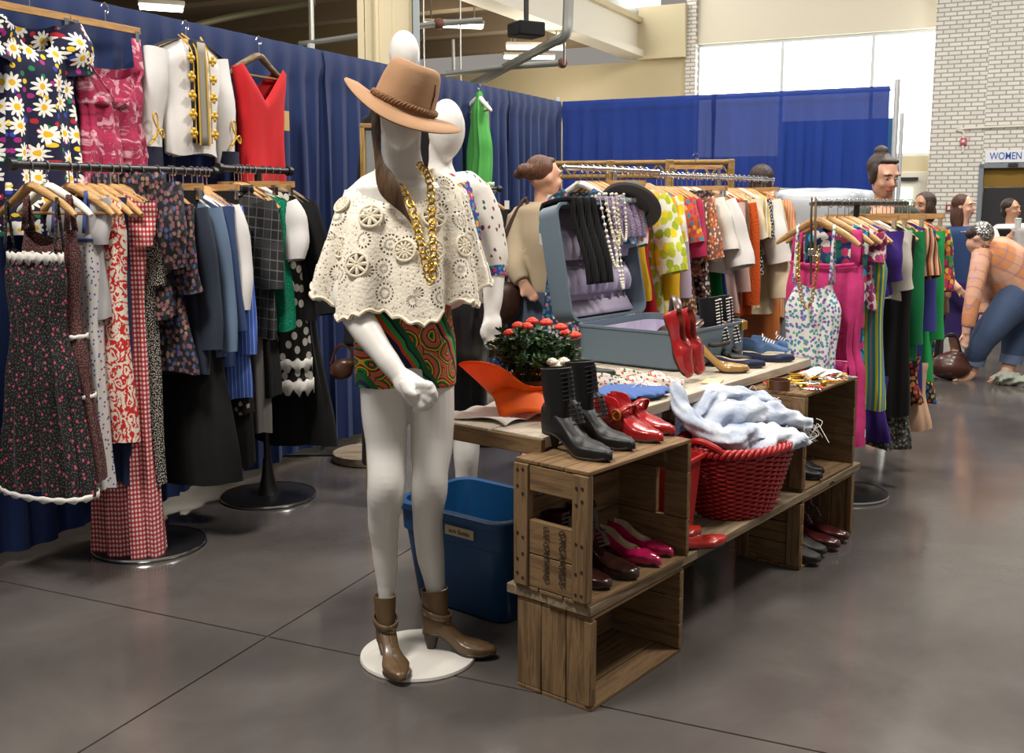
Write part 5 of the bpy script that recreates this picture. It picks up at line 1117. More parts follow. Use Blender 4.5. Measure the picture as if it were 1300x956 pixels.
# boots
for lb_, h_, t_ in (('taupe leather ankle boot pointing at the camera', gz(486, 826, .013), gz(511, 868, .013)), ('taupe leather ankle boot pointing right on the white plate', gz(538, 821, .013), gz(618, 831, .013))):
    bt = shoe(lb_, h_, t_, L_OLV, kind='boot', hh=.05, shaft=.15, toe_r=.45, name='ankle_boot', cat='boot', L=.245, sole=leather('#3a2618', .5), group='mannequin boots', shaft_r=.98)
    MB().grid(lambda u, v: V((.046+.047*math.cos(u*2*pi), .037*math.sin(u*2*pi), .112+.02*v-.012*math.cos(u*2*pi))), 28, 2).build('strap', L_OLV, bt, ang=70, solid=.004)
# --- second mannequin behind the table
Y2 = 4.15
m2_ = thing('mannequin', 'white mannequin behind the hat mannequin in a printed blouse', 'mannequin')
b = MB(); egg(b, 567, 165, 4.13, 24, 39)
limb(b, [(561, 185, 4.14, 17), (559, 205, Y2, 15), (560, 222, Y2, 19), (562, 235, Y2, 38)], .95)
limb(b, [(562, 230, Y2, 36), (563, 245, Y2, 52), (564, 290, Y2, 48), (566, 340, Y2, 42), (568, 390, Y2, 48), (570, 450, Y2, 52)], .62)
limb(b, [(606, 250, Y2, 20), (618, 295, Y2, 18), (625, 340, 4.11, 16), (626, 375, 4.07, 13), (624, 400, 4.05, 10)], .95)
limb(b, [(624, 396, 4.05, 10), (625, 412, 4.04, 13), (626, 428, 4.04, 9)], .7)
for dx in (-8, -3, 2, 7): limb(b, [(624+dx*.8, 420, 4.04, 4.2), (625+dx, 436, 4.03, 4), (624+dx*.9, 446-abs(dx)*.6, 4.04, 3.2)], 1, 8, 3)
limb(b, [(618, 408, 4.03, 5), (613, 420, 4.02, 4.5), (614, 430, 4.02, 3.96)], 1, 8, 3)
for x0, x1, x2 in ((550, 548, 552), (592, 592, 590)): limb(b, [(x0, 440, Y2, 25), (x0, 520, Y2, 21), (x1, 570, 4.13, 17), (x1, 610, Y2, 14), (x2, 660, 4.17, 13), (x2, 720, 4.17, 10), (x2, 728, 4.11, 10)], 1.05)
remesh(b, 'body', M_WHITE, m2_, .009, 5)
MB().lathe([(.18, .0005), (.18, .01), (.01, .012)], 40, (-.2, 4.17, 0)).build('base_plate', mat('white_plate', '#d6d2ca', .35), m2_)
b = MB(); limb(b, [(566, 372, Y2, 47), (568, 400, Y2, 51), (570, 440, Y2, 52), (571, 490, Y2, 47), (571, 522, Y2, 45)], .72)
tag(remesh(b, 'leather_skirt', leather('#141417', .28, .2), None, .012, 2), 'black leather skirt on the second mannequin', 'skirt')
b = MB(); limb(b, [(561, 222, Y2, 38), (564, 245, Y2, 56), (565, 290, Y2, 53), (567, 340, Y2, 49), (568, 385, Y2, 52)], .68)
limb(b, [(600, 240, Y2, 22), (613, 275, Y2, 24), (624, 318, 4.13, 21), (628, 350, 4.10, 15)], .95)
bl = tag(remesh(b, 'printed_blouse', pat('blouse', floral('#cfc9bf', ['#5a3a58', '#3c5a4a', '#8a3a3a', '#3a4a8a'], 14, .16)), None, .010, 3), 'off-white printed blouse with blue floral band on the second mannequin', 'blouse')
MB().tube(spline([at(588, 232, 4.0), at(597, 265, 3.96), at(603, 300, 3.955), at(605, 335, 3.96)], 6), .024, 8, flat=.25, up=(.2, -1, 0)).build('floral_band', pat('band', floral('#2c3f8e', ['#b8394a', '#c9a23c', '#3c8a7a'], 40, .4)), bl)
limb(MB(), [(627, 340, 4.105, 16.5), (629, 352, 4.095, 15)], .98).build('cuff', pat('band', None), bl)
# --- tall third mannequin at the drape, dressed in black
m3_ = thing('mannequin', 'tall white egg-headed mannequin rising behind the tan hat', 'mannequin')
b = MB(); egg(b, 513, 68, 5.0, 20, 29); limb(b, [(513, 85, 5.0, 13), (512, 112, 5.0, 13), (512, 128, 5.0, 34), (512, 150, 5.0, 42), (512, 230, 5.0, 36), (510, 330, 5.0, 40)], .7)
for x0 in (492, 528): limb(b, [(x0, 320, 5.0, 20), (x0-4, 430, 5.0, 17), (x0-8, 540, 5.0, 12), (x0-8, 585, 5.0, 12)], 1)
remesh(b, 'body', M_WHITE, m3_, .012, 4)
b = MB(); limb(b, [(512, 135, 5.0, 40), (512, 160, 5.0, 46), (512, 240, 5.0, 40), (510, 330, 5.0, 46), (508, 380, 5.0, 50)], .75)
limb(b, [(474, 150, 5.0, 14), (462, 260, 5.0, 13), (452, 370, 4.95, 12), (446, 440, 4.9, 11)], 1)
for x0 in (490, 528): limb(b, [(x0, 350, 5.0, 24), (x0-10, 470, 5.0, 19), (x0-14, 590, 5.0, 17)], 1)
tag(remesh(b, 'black_suit', M_BLACK, None, .014, 2), 'black trouser suit on the tall third mannequin', 'suit')
bg = thing('handbag', 'small brown handbag dangling beside the patterned shorts', 'bag', at(433, 470, 4.88)); remesh(MB().ball((0, 0, 0), (.06, .04, .05)).ball((.02, 0, .03), (.05, .035, .03)), 'body', leather('#4a2a18', .4), bg, .008, 6)
MB().tube(spline([(-.05, 0, .03), (-.01, 0, .12), (.05, 0, .10), (.05, 0, .03)], 5), .007, 6).build('strap', leather('#4a2a18', .4), bg)
pd = tag(MB().lathe([(.19, .0), (.2, .006), (.2, .045), (.19, .05), (.01, .05)], 40, gz(468, 583, .0)).build('round_plinth', wood('plinth', '#8a7a68', '#a89884', 1, .8, False)), 'round pale plinth on the floor by the drape hem', 'plinth')
# --- framed mirror behind
fr_ = thing('standing_mirror', 'gold-edged standing mirror behind the hat mannequin', 'mirror', at(490, 300, 4.75)); pz = fr_.location.z
a_, c_ = at(460, 160, 4.75)-fr_.location, at(521, 160, 4.75)-fr_.location
zt, zb = a_.z, -fr_.location.z+.005
MB().box(((a_.x+c_.x)/2, .01, (zt+zb)/2), (c_.x-a_.x-.02, .008, zt-zb-.04)).build('glass', mat('mirror_glass', '#d5d8d8', .12, metal=.9), fr_)
for x in (a_.x, c_.x): MB().box((x, 0, (zt+zb)/2), (.022, .03, zt-zb)).build('frame_side', wood('gold_frame', '#8a6a3a', '#b8975c', 1, .5, False, 2), fr_, bevel=.004)
for z in (zt, zb+.02): MB().box(((a_.x+c_.x)/2, 0, z), (c_.x-a_.x+.022, .03, .022)).build('frame_rail', M_HDARK, fr_, bevel=.004)
# ================================================================== RACKS ON THE RIGHT
RZ = DA-pi/2
def strand_rack(label, p0, L, z, posts, m=M_CHROME, br=.2):
    t = thing('garment_rack', label, 'clothes rack'); p0 = V((p0.x, p0.y, z)); p1 = p0+DX*L
    br_ = MB().tube([p0-DX*.03, p1+DX*.03], .0125, 12).build('bar', m, t)
    for e in (p0-DX*.035, p1+DX*.035): MB().ball(e, .015, 10, 7).build('end_cap', M_CHROME, br_)
    for f in posts:
        c = p0+DX*(L*f); c0 = V((c.x, c.y, 0)); MB().tube([c0+V((0, 0, .02)), c-V((0, 0, .01))], .015, 10).build('post', m, t)
        MB().lathe([(br, .001), (br, .012), (br*.95, .015), (.05, .02), (.03, .06), (.016, .16)], 40, c0).build('base', M_DKSTEEL, t); bs_ = t.children[-1]
        MB().lathe([(br*1.0, .003), (br*1.012, .009), (br, .015)], 40, c0, cap=False).build('rim', M_CHROME, bs_)
    return p0
a1 = at(722, 213, 5.0); a2 = at(832, 222, 5.8); b1 = V((1.345, 4.58, 1.44))
strand_rack('chrome clothes rack behind the open suitcase', a1, .80, a1.z, (.5,)); strand_rack('long chrome clothes rack packed with blouses', a2, 1.5, a2.z, (.5,)); strand_rack('grey clothes rack at the right with the pink romper', b1, 1.2, b1.z, (.42,), M_DKSTEEL, .21)
BA1 = Bar(a1, DX, RZ, 'garments behind the suitcase'); BA2 = Bar(a2, DX, RZ, 'garments on the long chrome rack'); BB = Bar(b1, DX, RZ, 'garments on the right rack')
def fl(n, bg, cols, sc=24, size=.42, leaf=None): return pat(n, floral(bg, cols, sc, size, leaf))
short = dict(W=.19, fold=(5, .014))
ss = (.2, .07, .06, .3); ls = (.5, .065, .045, .14)
A1 = [(737, 'teal floral dress', 'dark teal floral dress under the big white hanger', 'dress', fl('tealf', '#173a44', ['#b0607a', '#3a6a9a', '#c9b8b0'], 30), 440, 'white', {}),
      (744, 'white blouse with blue spots', 'white blouse with large blue spots behind the white hanger', 'blouse', pat('bluespot', dots('#dcd8d2', '#2f86bc', 14, .32)), 400, 'wood', dict(sl=ss)),
      (752, 'aqua print top', 'pale aqua printed top beside the blue-spotted blouse', 'top', fl('aquaf', '#a9cfcc', ['#e6e0d4', '#d98a8a'], 20), 400, 'wood', dict(sl=ss)),
      (760, 'pink and green floral blouse', 'pale pink blouse with green and aqua flowers', 'blouse', fl('pinkg', '#dcbfbe', ['#8fbf6a', '#e6dcd4', '#7fb8c0'], 18), 410, 'wood', dict(sl=ss)),
      (769, 'pink checked skirt', 'pink and white checked skirt on a clip hanger', 'skirt', pat('pinkcheck', check('#e0c9c4', '#d8a0a0', '#c97c80', 180)), 390, 'skirt', dict(z0=-.11, slope=0, nd=0)),
      (779, 'mustard top', 'mustard yellow top above the grey hat', 'top', fab('#c9a41a'), 380, 'skirt', dict(z0=-.11)),
      (788, 'red skirt', 'plain red skirt hanging right of the suitcase lid', 'skirt', fab('#a81626'), 402, 'white', dict(hemw=.24, fold=(7, .018))),
      (796, 'lemon leaf dress', 'white dress with lime and yellow leaves beside the grey hat', 'dress', fl('lemon', '#dcd8c4', ['#b8bf2a', '#e0c81e', '#9aa82a'], 13, .48), 398, 'wood', dict(sl=(.35, .08, .09, .35))),
      (804, 'yellow cardigan', 'bright yellow cardigan edge next to the lemon leaf dress', 'cardigan', fab('#e0b012'), 360, 'wood', dict(sl=ls)),
      (812, 'white flared dress', 'white dress with yellow sleeves after the lemon leaf dress', 'dress', fl('yel2', '#e2ddcf', ['#e6c21c', '#d9d23a'], 9, .4), 395, 'wood', dict(sl=ss)),
      (820, 'lilac blouse', 'lilac blouse last on the rack behind the suitcase', 'blouse', fab('#b9a8c4'), 390, 'wood', dict(sl=ls))]
A2 = [(834, 'orange and teal scarf top', 'orange and teal patterned top at the start of the long rack', 'top', fl('ort', '#c9592a', ['#2a8a94', '#e0a83a', '#b03a5a'], 22), 330, 'wood', dict(sl=ss)),
      (840, 'crimson pink top', 'crimson pink top with mint sleeve edge', 'top', fab('#b52a52'), 318, 'wood', dict(sl=(.28, .07, .06, .25))),
      (846, 'brown floral dress', 'brown and cream floral dress on the long rack', 'dress', fl('brnf', '#6a4630', ['#c9a07a', '#d8c8b0', '#8a3a2c', '#3c4a3c'], 34), 405, 'wood', dict(sl=ss)),
      (853, 'rust paisley blouse', 'rust coloured paisley blouse with wide sleeves', 'blouse', fl('rust', '#8a4a30', ['#d8b890', '#3a5a6a', '#c96a3c'], 38), 350, 'wood', dict(sl=(.3, .08, .1, .3))),
      (860, 'peach blouse', 'peach blouse with a teal printed hem', 'blouse', fab('#d99a78'), 320, 'wood', dict(sl=ss)),
      (866, 'black ruffled floral dress', 'black and cream floral dress with a ruffled neck', 'dress', fl('blkf', '#1c1a20', ['#c9a890', '#7a4a3c', '#d0c8bc'], 30), 400, 'white', dict(trims=[('ruffle', .03, .06, P_DKFLOR, .015)])),
      (872, 'small white blouse', 'soft white blouse with flutter sleeves', 'blouse', fab('#d8d4ca'), 330, 'wood', dict(sl=(.26, .08, .09, .3))),
      (879, 'big white shirt', 'large plain white shirt standing out on the long rack', 'shirt', fab('#dad6d2'), 345, 'white', dict(W=.215, hemw=.26, sl=(.34, .09, .09, .35))),
      (885, 'green skirt', 'emerald green skirt below the white shirt', 'skirt', fab('#0f7a3c'), 408, 'skirt', dict(z0=-.3, slope=0, nd=0)),
      (889, 'royal blue skirt', 'royal blue skirt next to the green skirt', 'skirt', fab('#123f8c'), 402, 'skirt', dict(z0=-.3, slope=0, nd=0)),
      (896, 'dusty pink blouse', 'dusty pink blouse with a cream price tag', 'blouse', fab('#c9a49c'), 395, 'wood', dict(W=.215, sl=ls, extra=lambda o, p, z, L: MB().box((.15, -.06, -.34), (.05, .003, .12)).build('price_tag', M_CREAM, o))),
      (903, 'brown dress', 'plain brown dress between pink blouse and orange cardigan', 'dress', fab('#7d5a44'), 385, 'wood', dict(sl=ls)),
      (909, 'orange knit cardigan', 'bright orange knitted cardigan on the long rack', 'cardigan', mat('orange_knit', '#d2561c', .95, bump=lambda t: (t.noise(t.co(), 120, 2), .8, .01)), 398, 'white', dict(W=.21, sl=(.6, .07, .05, .1))),
      (916, 'olive trousers', 'pale olive trousers showing below the orange cardigan', 'trousers', fab('#8a8a68'), 435, 'wood', dict(z0=-.3, slope=0, nd=0, W=.13)),
      (921, 'cream tie-neck blouse', 'cream blouse with yellow edging near the orange cardigan', 'blouse', fab('#d9cdb0'), 380, 'wood', dict(sl=ss)),
      (927, 'yellow striped top', 'yellow and white striped top', 'top', pat('ystripe', stripes(['#dcb83c', '#e2dcc8', '#b8a890'], 30)), 390, 'wood', dict(sl=ss)),
      (933, 'black dotted dress', 'black dress with white dots seen below the white tee', 'dress', pat('bdot', dots('#141416', '#d0ccc4', 60, .3)), 345, 'wood', dict(sl=ss)),
      (938, 'white cotton tee', 'plain white cotton tee with square sleeve', 'top', fab('#dedad4'), 320, 'white', dict(W=.21, sl=(.34, .085, .085, .28))),
      (944, 'cream lace blouse', 'cream lace blouse with frilled cuffs', 'blouse', fab('#d6c3a4'), 395, 'wood', dict(W=.21, sl=(.58, .075, .08, .14))),
      (950, 'pale yellow cardigan', 'pale yellow cardigan beside the cream lace blouse', 'cardigan', fab('#e0c66a'), 330, 'wood', dict(sl=ls)),
      (956, 'peach satin skirt', 'peach orange satin skirt hanging low on the long rack', 'skirt', fab('#c9743c', .5), 430, 'skirt', dict(z0=-.28, slope=0, nd=0)),
      (961, 'apricot striped dress', 'apricot striped dress near the far end of the rack', 'dress', pat('apri', stripes(['#d98a5a', '#e2b08a'], 40)), 400, 'wood', dict(sl=ss)),
      (967, 'black trimmed white top', 'white top with black trim near the far end', 'top', fab('#cfc9c0'), 330, 'wood', dict(sl=ss, slm=M_BLACK)),
      (972, 'lavender satin top', 'lavender satin top last on the long chrome rack', 'top', fab('#a89cc0', .5), 320, 'white', dict(sl=ss))]
for BR, LST in ((BA1, A1), (BA2, A2)):
    for px, sh_, lb_, cat_, m_, hem_, hk_, kw in LST:
        k2 = dict(short); k2.update(kw); hang(BR, px, sh_, lb_, cat_, m_, hem=hem_, hk=hk_, tilt=RND.uniform(-.08, .08), **k2)
P_TROP = fl('trop', '#1a3a6a', ['#2a9ac0', '#d8d4cc', '#c03a6a', '#1a6a5a'], 16, .5)
P_BLUFL = fl('blufl', '#dcdad4', ['#8a6ab8', '#3a8aa8', '#6a5aa0', '#4a9a8a'], 34, .36)
P_GYFL = fl('greyfl', '#3a3836', ['#8a7a6c', '#a8a094', '#5a6a58'], 40, .4)
P_ORFL = fl('orfl', '#7a2a4a', ['#e2702a', '#d03a5a', '#3a8a4a', '#e0b83a'], 22, .5)
def romper(o, prof, z0, L):
    for k in range(2): MB().lathe([(.150+.004*k, 0), (.153, .012), (.150, .024)], 44, (0, 0, -.60-.03*k), sy=.40, cap=False).build('elastic_waist', PINK, o, solid=.004)
    MB().grid(lambda u, v: V((.05+u*.10, -.082-.01*math.sin(u*pi), -.72-.20*v)), 5, 6).build('pocket', PINK, o, ang=80, solid=.004)
    MB().tube([(.05, -.088, -.72), (.15, -.088, -.72)], .003, 5).build('pocket_edge', fab('#e08ab0'), o)
    MB().tube([(-.15, -.05, z0+.004), (-.07, -.062, z0-.006), (0, -.065, z0-.004), (.07, -.062, z0-.006), (.15, -.05, z0+.004)], .008, 8).build('frill', PINK, o)
PINK = mat('pink_terry', lambda t: t.mix(t.noise(t.co(), 30, 4), '#b02860', '#d04080'), .95, bump=lambda t: (t.noise(t.co(), 220, 3), .5, .004))
sd = [(0, .165, .04), (.15, .18, .06), (.45, .165, .055), (.6, .195, .07), (1, .205, .08)]
hang(BB, 1052, 'pink romper', 'hot pink terry romper with wide straps facing the room', 'romper', PINK, hem=560, hk='wood', prof=sd, z0=-.29, slope=0, neck=.15, nd=.01, ndb=.01, straps=(.135, .045), fold=(11, .018), extra=romper)
hang(BB, 1064, 'tropical blue dress', 'blue tropical print dress glimpsed beside the pink romper', 'dress', P_TROP, hem=560, hk='bar', W=.15)
hang(BB, 1073, 'magenta print blouse', 'white and magenta printed blouse between romper and striped dress', 'blouse', fl('magf', '#d8ccc8', ['#b03a6a', '#8a2a5a'], 20, .5), hem=390, hk='wood', W=.15, sl=(.12, .06, .05, .1))
hang(BB, 1078, 'yellow and blue striped dress', 'sleeveless dress in yellow and turquoise vertical stripes', 'dress', pat('ystr', stripes(['#c9c41e', '#2f8a94', '#8a8a8a', '#2f8a94', '#c9c41e', '#3a7a8a'], 13)), hem=512, hk='wood', prof=[(0, .10, .03), (.2, .195, .055), (.45, .185, .055), (1, .22, .07)], neck=.08, nd=.05, slope=.5)
hang(BB, 1088, 'purple top', 'deep purple satin top behind the striped dress', 'top', fab('#3a1f78', .5), hem=372, hk='wood', W=.165, sl=(.2, .07, .06, .1))
hang(BB, 1094, 'purple long skirt', 'long purple skirt showing at floor level', 'skirt', fab('#3c1f74'), hem=556, hk='skirt', z0=-.85, slope=0, nd=0, W=.17)
hang(BB, 1099, 'cream printed tee', 'cream tee with a small print on the right rack', 'top', fab('#cfc6b8'), hem=378, hk='white', W=.165, sl=(.25, .07, .07, .1))
hang(BB, 1108, 'black long dress', 'plain black long dress in the middle of the right rack', 'dress', M_BLACK, hem=522, hk='skirt', W=.215, hemw=.225)
hang(BB, 1113, 'grey floral trousers', 'long grey floral trousers reaching nearly to the floor', 'trousers', P_GYFL, hem=562, hk='wood', W=.2, z0=-.85, slope=0, nd=0, hemw=.23, fold=(7, .02))
hang(BB, 1121, 'green cardigan', 'emerald green cardigan with long sleeves on the right rack', 'cardigan', fab('#0f7a44'), hem=455, hk='wood', W=.17, sl=(.55, .055, .05, .05))
hang(BB, 1126, 'brown and rust blouse', 'brown and rust striped blouse squeezed on the right rack', 'blouse', pat('rustst', stripes(['#4a2c1e', '#b8663a', '#c9a890'], 26)), hem=390, hk='wood', W=.18, sl=ss)
hang(BB, 1131, 'dark red print skirt', 'dark skirt with red print below the violet dress', 'skirt', fl('dkred', '#1c1214', ['#a02a2a', '#b8763a'], 26), hem=508, hk='skirt', z0=-.8, slope=0, nd=0, W=.19)
hang(BB, 1136, 'blue violet dress', 'long blue-violet dress toward the end of the right rack', 'dress', fab('#3c3f8c'), hem=508, hk='wood', W=.175, hemw=.185, sl=(.5, .055, .05, .05))
hang(BB, 1142, 'peach slip', 'peach slip hanging lowest beside the violet dress', 'slip', fab('#d0a88c'), hem=540, hk='wood', W=.19, z0=-.85, slope=0, nd=0)
hang(BB, 1146, 'bright green dress', 'bright green dress second to last on the right rack', 'dress', fab('#1f9a50'), hem=480, hk='wood', W=.18, sl=(.55, .055, .055, .04))
hang(BB, 1153, 'orange floral blouse', 'orange and magenta floral blouse last on the right rack', 'blouse', P_ORFL, hem=400, hk='wood', W=.175, sl=(.3, .065, .07, .1))
hang(BB, 1156, 'dark floral skirt', 'dark multicolour floral skirt under the orange blouse', 'skirt', fl('dkfl2', '#16201c', ['#c04a2a', '#2a6a9a', '#c9a83a'], 26), hem=508, hk='skirt', z0=-.75, slope=0, nd=0, W=.17)
# white floral camisole hung low in front, belts and chain on the rack end
pc = at(1033, 330, 4.42)
hang(BB, 1037, 'white floral camisole', 'white camisole with purple and teal flowers hung low in front', 'camisole', P_BLUFL, hem=520, tilt=-.12, prof=[(0, .085, .03), (.2, .13, .05), (.6, .115, .05), (1, .14, .06)], z0=-.37, slope=.2, neck=.09, nd=.03, straps=(.085, .012), fold=(8, .012))
chain('gold chain looped over the white floral camisole', [at(1014, 310, 4.55), at(1014, 350, 4.50), at(1019, 384, 4.48), at(1028, 388, 4.47), at(1036, 350, 4.46), at(1041, 310, 4.46)], .009, M_GOLD)
for k, (px, y1, c_, lb_) in enumerate(((1031, 362, '#6a5238', 'tan leather belt hanging from the end of the right rack'), (1036, 335, '#8a7050', 'plaited pale belt hanging beside the tan belt'))):
    t_ = thing('belt', lb_, 'belt', (0, 0, 0)); P_ = [at(px, 252, 4.55), at(px-1, 275, 4.50), at(px-1, 310, 4.5), at(px-2, y1, 4.5)]
    MB().tube(spline(P_, 6), .014, 8, flat=.2, up=(.8, -.6, 0)).build('strap', leather(c_, .5), t_); MB().box(at(px-1, 320+8*k, 4.495), (.03, .01, .03)).build('buckle', M_CHROME, t_, bevel=.003)
# ------------------------------------------------------------------ lattice screen, covered rack, small rack
M_BAMB = wood('bamboo', '#8a6a38', '#b08c54', 1, .6, False)
sn = thing('lattice_screen', 'tan bamboo lattice screen behind the clothes racks', 'screen', (0, 0, 0))
xs = [700, 775, 850, 930]; YS = [7.75, 7.65, 7.55, 7.45]
def sp(i, f, z): a, b_ = at(xs[i], 203, YS[i]), at(xs[i+1], 203, YS[i+1]); q = a.lerp(b_, f); return V((q.x, q.y, z))
zt = at(800, 203, 7.6).z; zl = at(800, 224, 7.6).z
for i in range(3):
    for f in (0.02, .98): MB().box((sp(i, f, zt/2)), (.045, .045, zt)).build('post', M_BAMB, sn, bevel=.008)
    for z in (zt-.02, zl, .6, .1): MB().tube([sp(i, .02, z), sp(i, .98, z)], .018, 8).build('rail', M_BAMB, sn)
    for k in range(6):
        f0 = .03+.94*k/6; f1 = .03+.94*(k+1)/6; MB().tube([sp(i, f0, zt-.03 if k % 2 else zl), sp(i, f1, zl if k % 2 else zt-.03)], .008, 6).build('zigzag_bar', M_BAMB, sn)
e0 = sp(2, .98, 0); e1 = e0+V((.18, 1.0, 0))
for z in (zt-.02, zl): MB().tube([e0+V((0, 0, z)), e1+V((0, 0, z))], .018, 8).build('rail', M_BAMB, sn)
MB().box(e1+V((0, 0, zt/2)), (.045, .045, zt)).build('post', M_BAMB, sn, bevel=.008)
for k in range(5): q = e0.lerp(e1, (k+.5)/5); MB().tube([q+V((0, 0, zl)), q+V((0, 0, zt))], .008, 6).build('zigzag_bar', M_BAMB, sn)
lh = at(883, 212, 6.9); hl = hanger('skirt', lh+V((0, 0, .085)), .12, 'empty wooden clip hanger perched above the long rack', 'hangers')
cv0, cv1 = at(985, 240, 7.0), at(1108, 246, 6.7)
def cover(u, v):
    a = u*2*pi; cx = (cv0+cv1)/2; d_ = (cv1-cv0)*.5; n_ = V((-d_.y, d_.x, 0)).normalized()
    q = min(1, v*4); x = math.copysign(abs(math.cos(a))**.4, math.cos(a))*q; y = math.copysign(abs(math.sin(a))**.6, math.sin(a))*q*.28
    f = 1+.05*math.sin(a*11+v*3)*max(0, v-.25)
    z = cx.z+.02-.03*q*q-max(0, v-.25)/.75*(cx.z-.08)+.015*math.sin(a*5)*q*(1-v)
    return V((cx.x, cx.y, 0))+V((d_.x, d_.y, 0))*x*f*1.02+n_*y*f+V((0, 0, z))
cr = tag(MB().grid(cover, 96, 26).build('dust_cover', mat('grey_plastic_sheet', lambda t: t.mix(t.noise(t.co(), 8, 5), '#8b9299', '#b9bec4'), .35), ang=70), 'crumpled silver-grey dust cover draped over a rail by the drape', 'cover')
tag(MB().tube([cv0+V((.04, .05, 0)), cv1+V((-.04, .05, 0))], .012).build('cover_rail', M_CHROME), 'rail under the silver-grey dust cover', 'rail')
c0 = at(596, 243, 6.25); c1 = at(634, 240, 6.05)
t_ = thing('garment_rack', 'small rack end poking out behind the second mannequin', 'clothes rack'); MB().tube([c0, c1], .0125, 10).build('bar', M_CHROME, t_); MB().ball(c1, .02, 10, 7).build('end_cap', M_DKSTEEL, t_); q = (c0+c1)/2; MB().tube([V((q.x, q.y, .02)), q], .014, 8).build('post', M_CHROME, t_); MB().lathe([(.2, .001), (.2, .012), (.03, .02)], 30, (q.x, q.y, 0)).build('base', M_DKSTEEL, t_)
for k, (px, lb_, m_) in enumerate(((628, 'black dress on the small rack with a white tag', M_BLACK), (616, 'dark brown coat on the small rack', fab('#2a1c18')))):
    p = at(px-3, 241, 6.12)+V((0, 0, .012)); garment('dress' if k == 0 else 'coat', lb_, 'dress' if k == 0 else 'coat', m_, p, .5, L=1.0, W=.13, sl=(.4, .05, .04, .05), extra=(lambda o, pr, z, L: MB().box((.06, -.07, -.1), (.03, .003, .05)).build('price_tag', M_LACE, o)) if k == 0 else None)
    hanger('wood', p, .5, 'wooden hanger carrying the '+('black dress with the white tag' if k == 0 else 'dark brown coat'), 'hangers')
# ================================================================== PEOPLE
SKIN = mat('skin_light', lambda t: t.mix(t.noise(t.co(), 14, 3), '#c8957a', '#dcae96'), .5); SKIN2 = mat('skin_tan', '#b98a6c', .5)
def hairm(c): return mat('hair_'+c, lambda t: t.ramp(t.noise(t.co((60, 60, 8)), 2, 4), [(.3, c), (.7, tuple(min(255, int(int(c[i:i+2], 16)*1.9+10)) for i in (1, 3, 5)))]), .45, bump=lambda t: (t.noise(t.co((90, 90, 10)), 3, 3), .7, .01))
def fp(Y): return CY-FPX*(Y*math.sin(PITCH)-CAM_H*math.cos(PITCH))/(Y*math.cos(PITCH)+CAM_H*math.sin(PITCH))   # image row of the floor at depth Y
class Head:
    """head-local frame: x to the person's left, y forward, z up; s scales an adult head"""
    def __init__(s, px, py, Y, yaw=0, pit=0, sc=1.0):
        s.c = at(px, py, Y); s.m = Matrix.Rotation(yaw, 3, 'Z') @ Matrix.Rotation(pi, 3, 'Z') @ Matrix.Rotation(pit, 3, 'X'); s.k = sc
    def p(s, x, y, z): return s.c+s.m @ V((x*s.k, y*s.k, z*s.k))
    def ball(s, mb, c, r, nu=16, nv=11):
        b_ = MB().ball((0, 0, 0), r, nu, nv); mb.add([s.p(c[0]+v[0], c[1]+v[1], c[2]+v[2]) for v in b_.v], b_.f); return mb
    def skull(s, mb):
        s.ball(mb, (0, -.012, .025), (.074, .092, .092)); s.ball(mb, (0, .018, -.03), (.060, .068, .082)); s.ball(mb, (0, .045, -.088), (.030, .030, .024))
        mb.cone(s.p(0, .086, .012), .007*s.k, s.p(0, .104, -.022), .012*s.k, 10)
        for e in (-1, 1):
            s.ball(mb, (e*.074, -.01, -.005), (.010, .020, .030), 10, 7); s.ball(mb, (e*.035, .058, -.028), (.028, .026, .022), 10, 7); s.ball(mb, (e*.032, .072, .034), (.028, .018, .010), 10, 7)
        s.ball(mb, (0, .078, -.056), (.022, .014, .014), 10, 7)
    def face(s, par, hair):
        par = next(c for c in par.children if c.name.startswith('body'))
        for e in (-1, 1):
            s.ball(MB(), (e*.031, .075, .012), (.012, .008, .0045), 12, 8).build('eye', mat('eye_white', '#d8d2c8', .3), par)
            s.ball(MB(), (e*.031, .0815, .011), (.005, .003, .0042), 10, 6).build('iris', mat('iris', '#2a1a10', .2), par)
            MB().tube([s.p(e*.014, .094, .031), s.p(e*.032, .093, .037), s.p(e*.050, .078, .030)], .0035*s.k, 6).build('eyebrow', hair, par)
        MB().tube([s.p(-.022, .083, -.054), s.p(-.01, .093, -.052), s.p(0, .0945, -.0545), s.p(.01, .093, -.052), s.p(.022, .083, -.054)], .006*s.k, 8).build('lips', mat('lips', '#9a4a44', .4), par)
def person(label, loc): return thing('person', label, 'person', loc)
def hand(mb, px, py, Y, s=1.0, dx=0, dy=1):
    """palm with four fingers and a thumb hanging along (dx, dy) in px at depth Y; s = px per finger length unit"""
    nx, ny = -dy, dx
    limb(mb, [(px, py, Y, 4.6*s), (px+dx*6*s, py+dy*6*s, Y, 5.6*s), (px+dx*11*s, py+dy*11*s, Y, 5.2*s)], .5, 10, 3)
    for k, L in ((-1.5, 8), (-.5, 10), (.5, 9.5), (1.5, 7)):
        a = (px+dx*11*s+nx*k*2.6*s, py+dy*11*s+ny*k*2.6*s); limb(mb, [(a[0], a[1], Y, 1.35*s), (a[0]+dx*L*.5*s, a[1]+dy*L*.5*s, Y-.012, 1.3*s), (a[0]+dx*L*.9*s, a[1]+dy*L*.9*s, Y-.004, 1.05*s)], 1, 8, 2)
    a = (px+dx*3*s+nx*4*s, py+dy*3*s+ny*4*s); limb(mb, [(a[0], a[1], Y, 1.7*s), (a[0]+dx*4*s+nx*3*s, a[1]+dy*4*s+ny*3*s, Y-.02, 1.5*s), (a[0]+dx*8*s+nx*3*s, a[1]+dy*8*s+ny*3*s, Y-.02, 1.1*s)], 1, 8, 2)
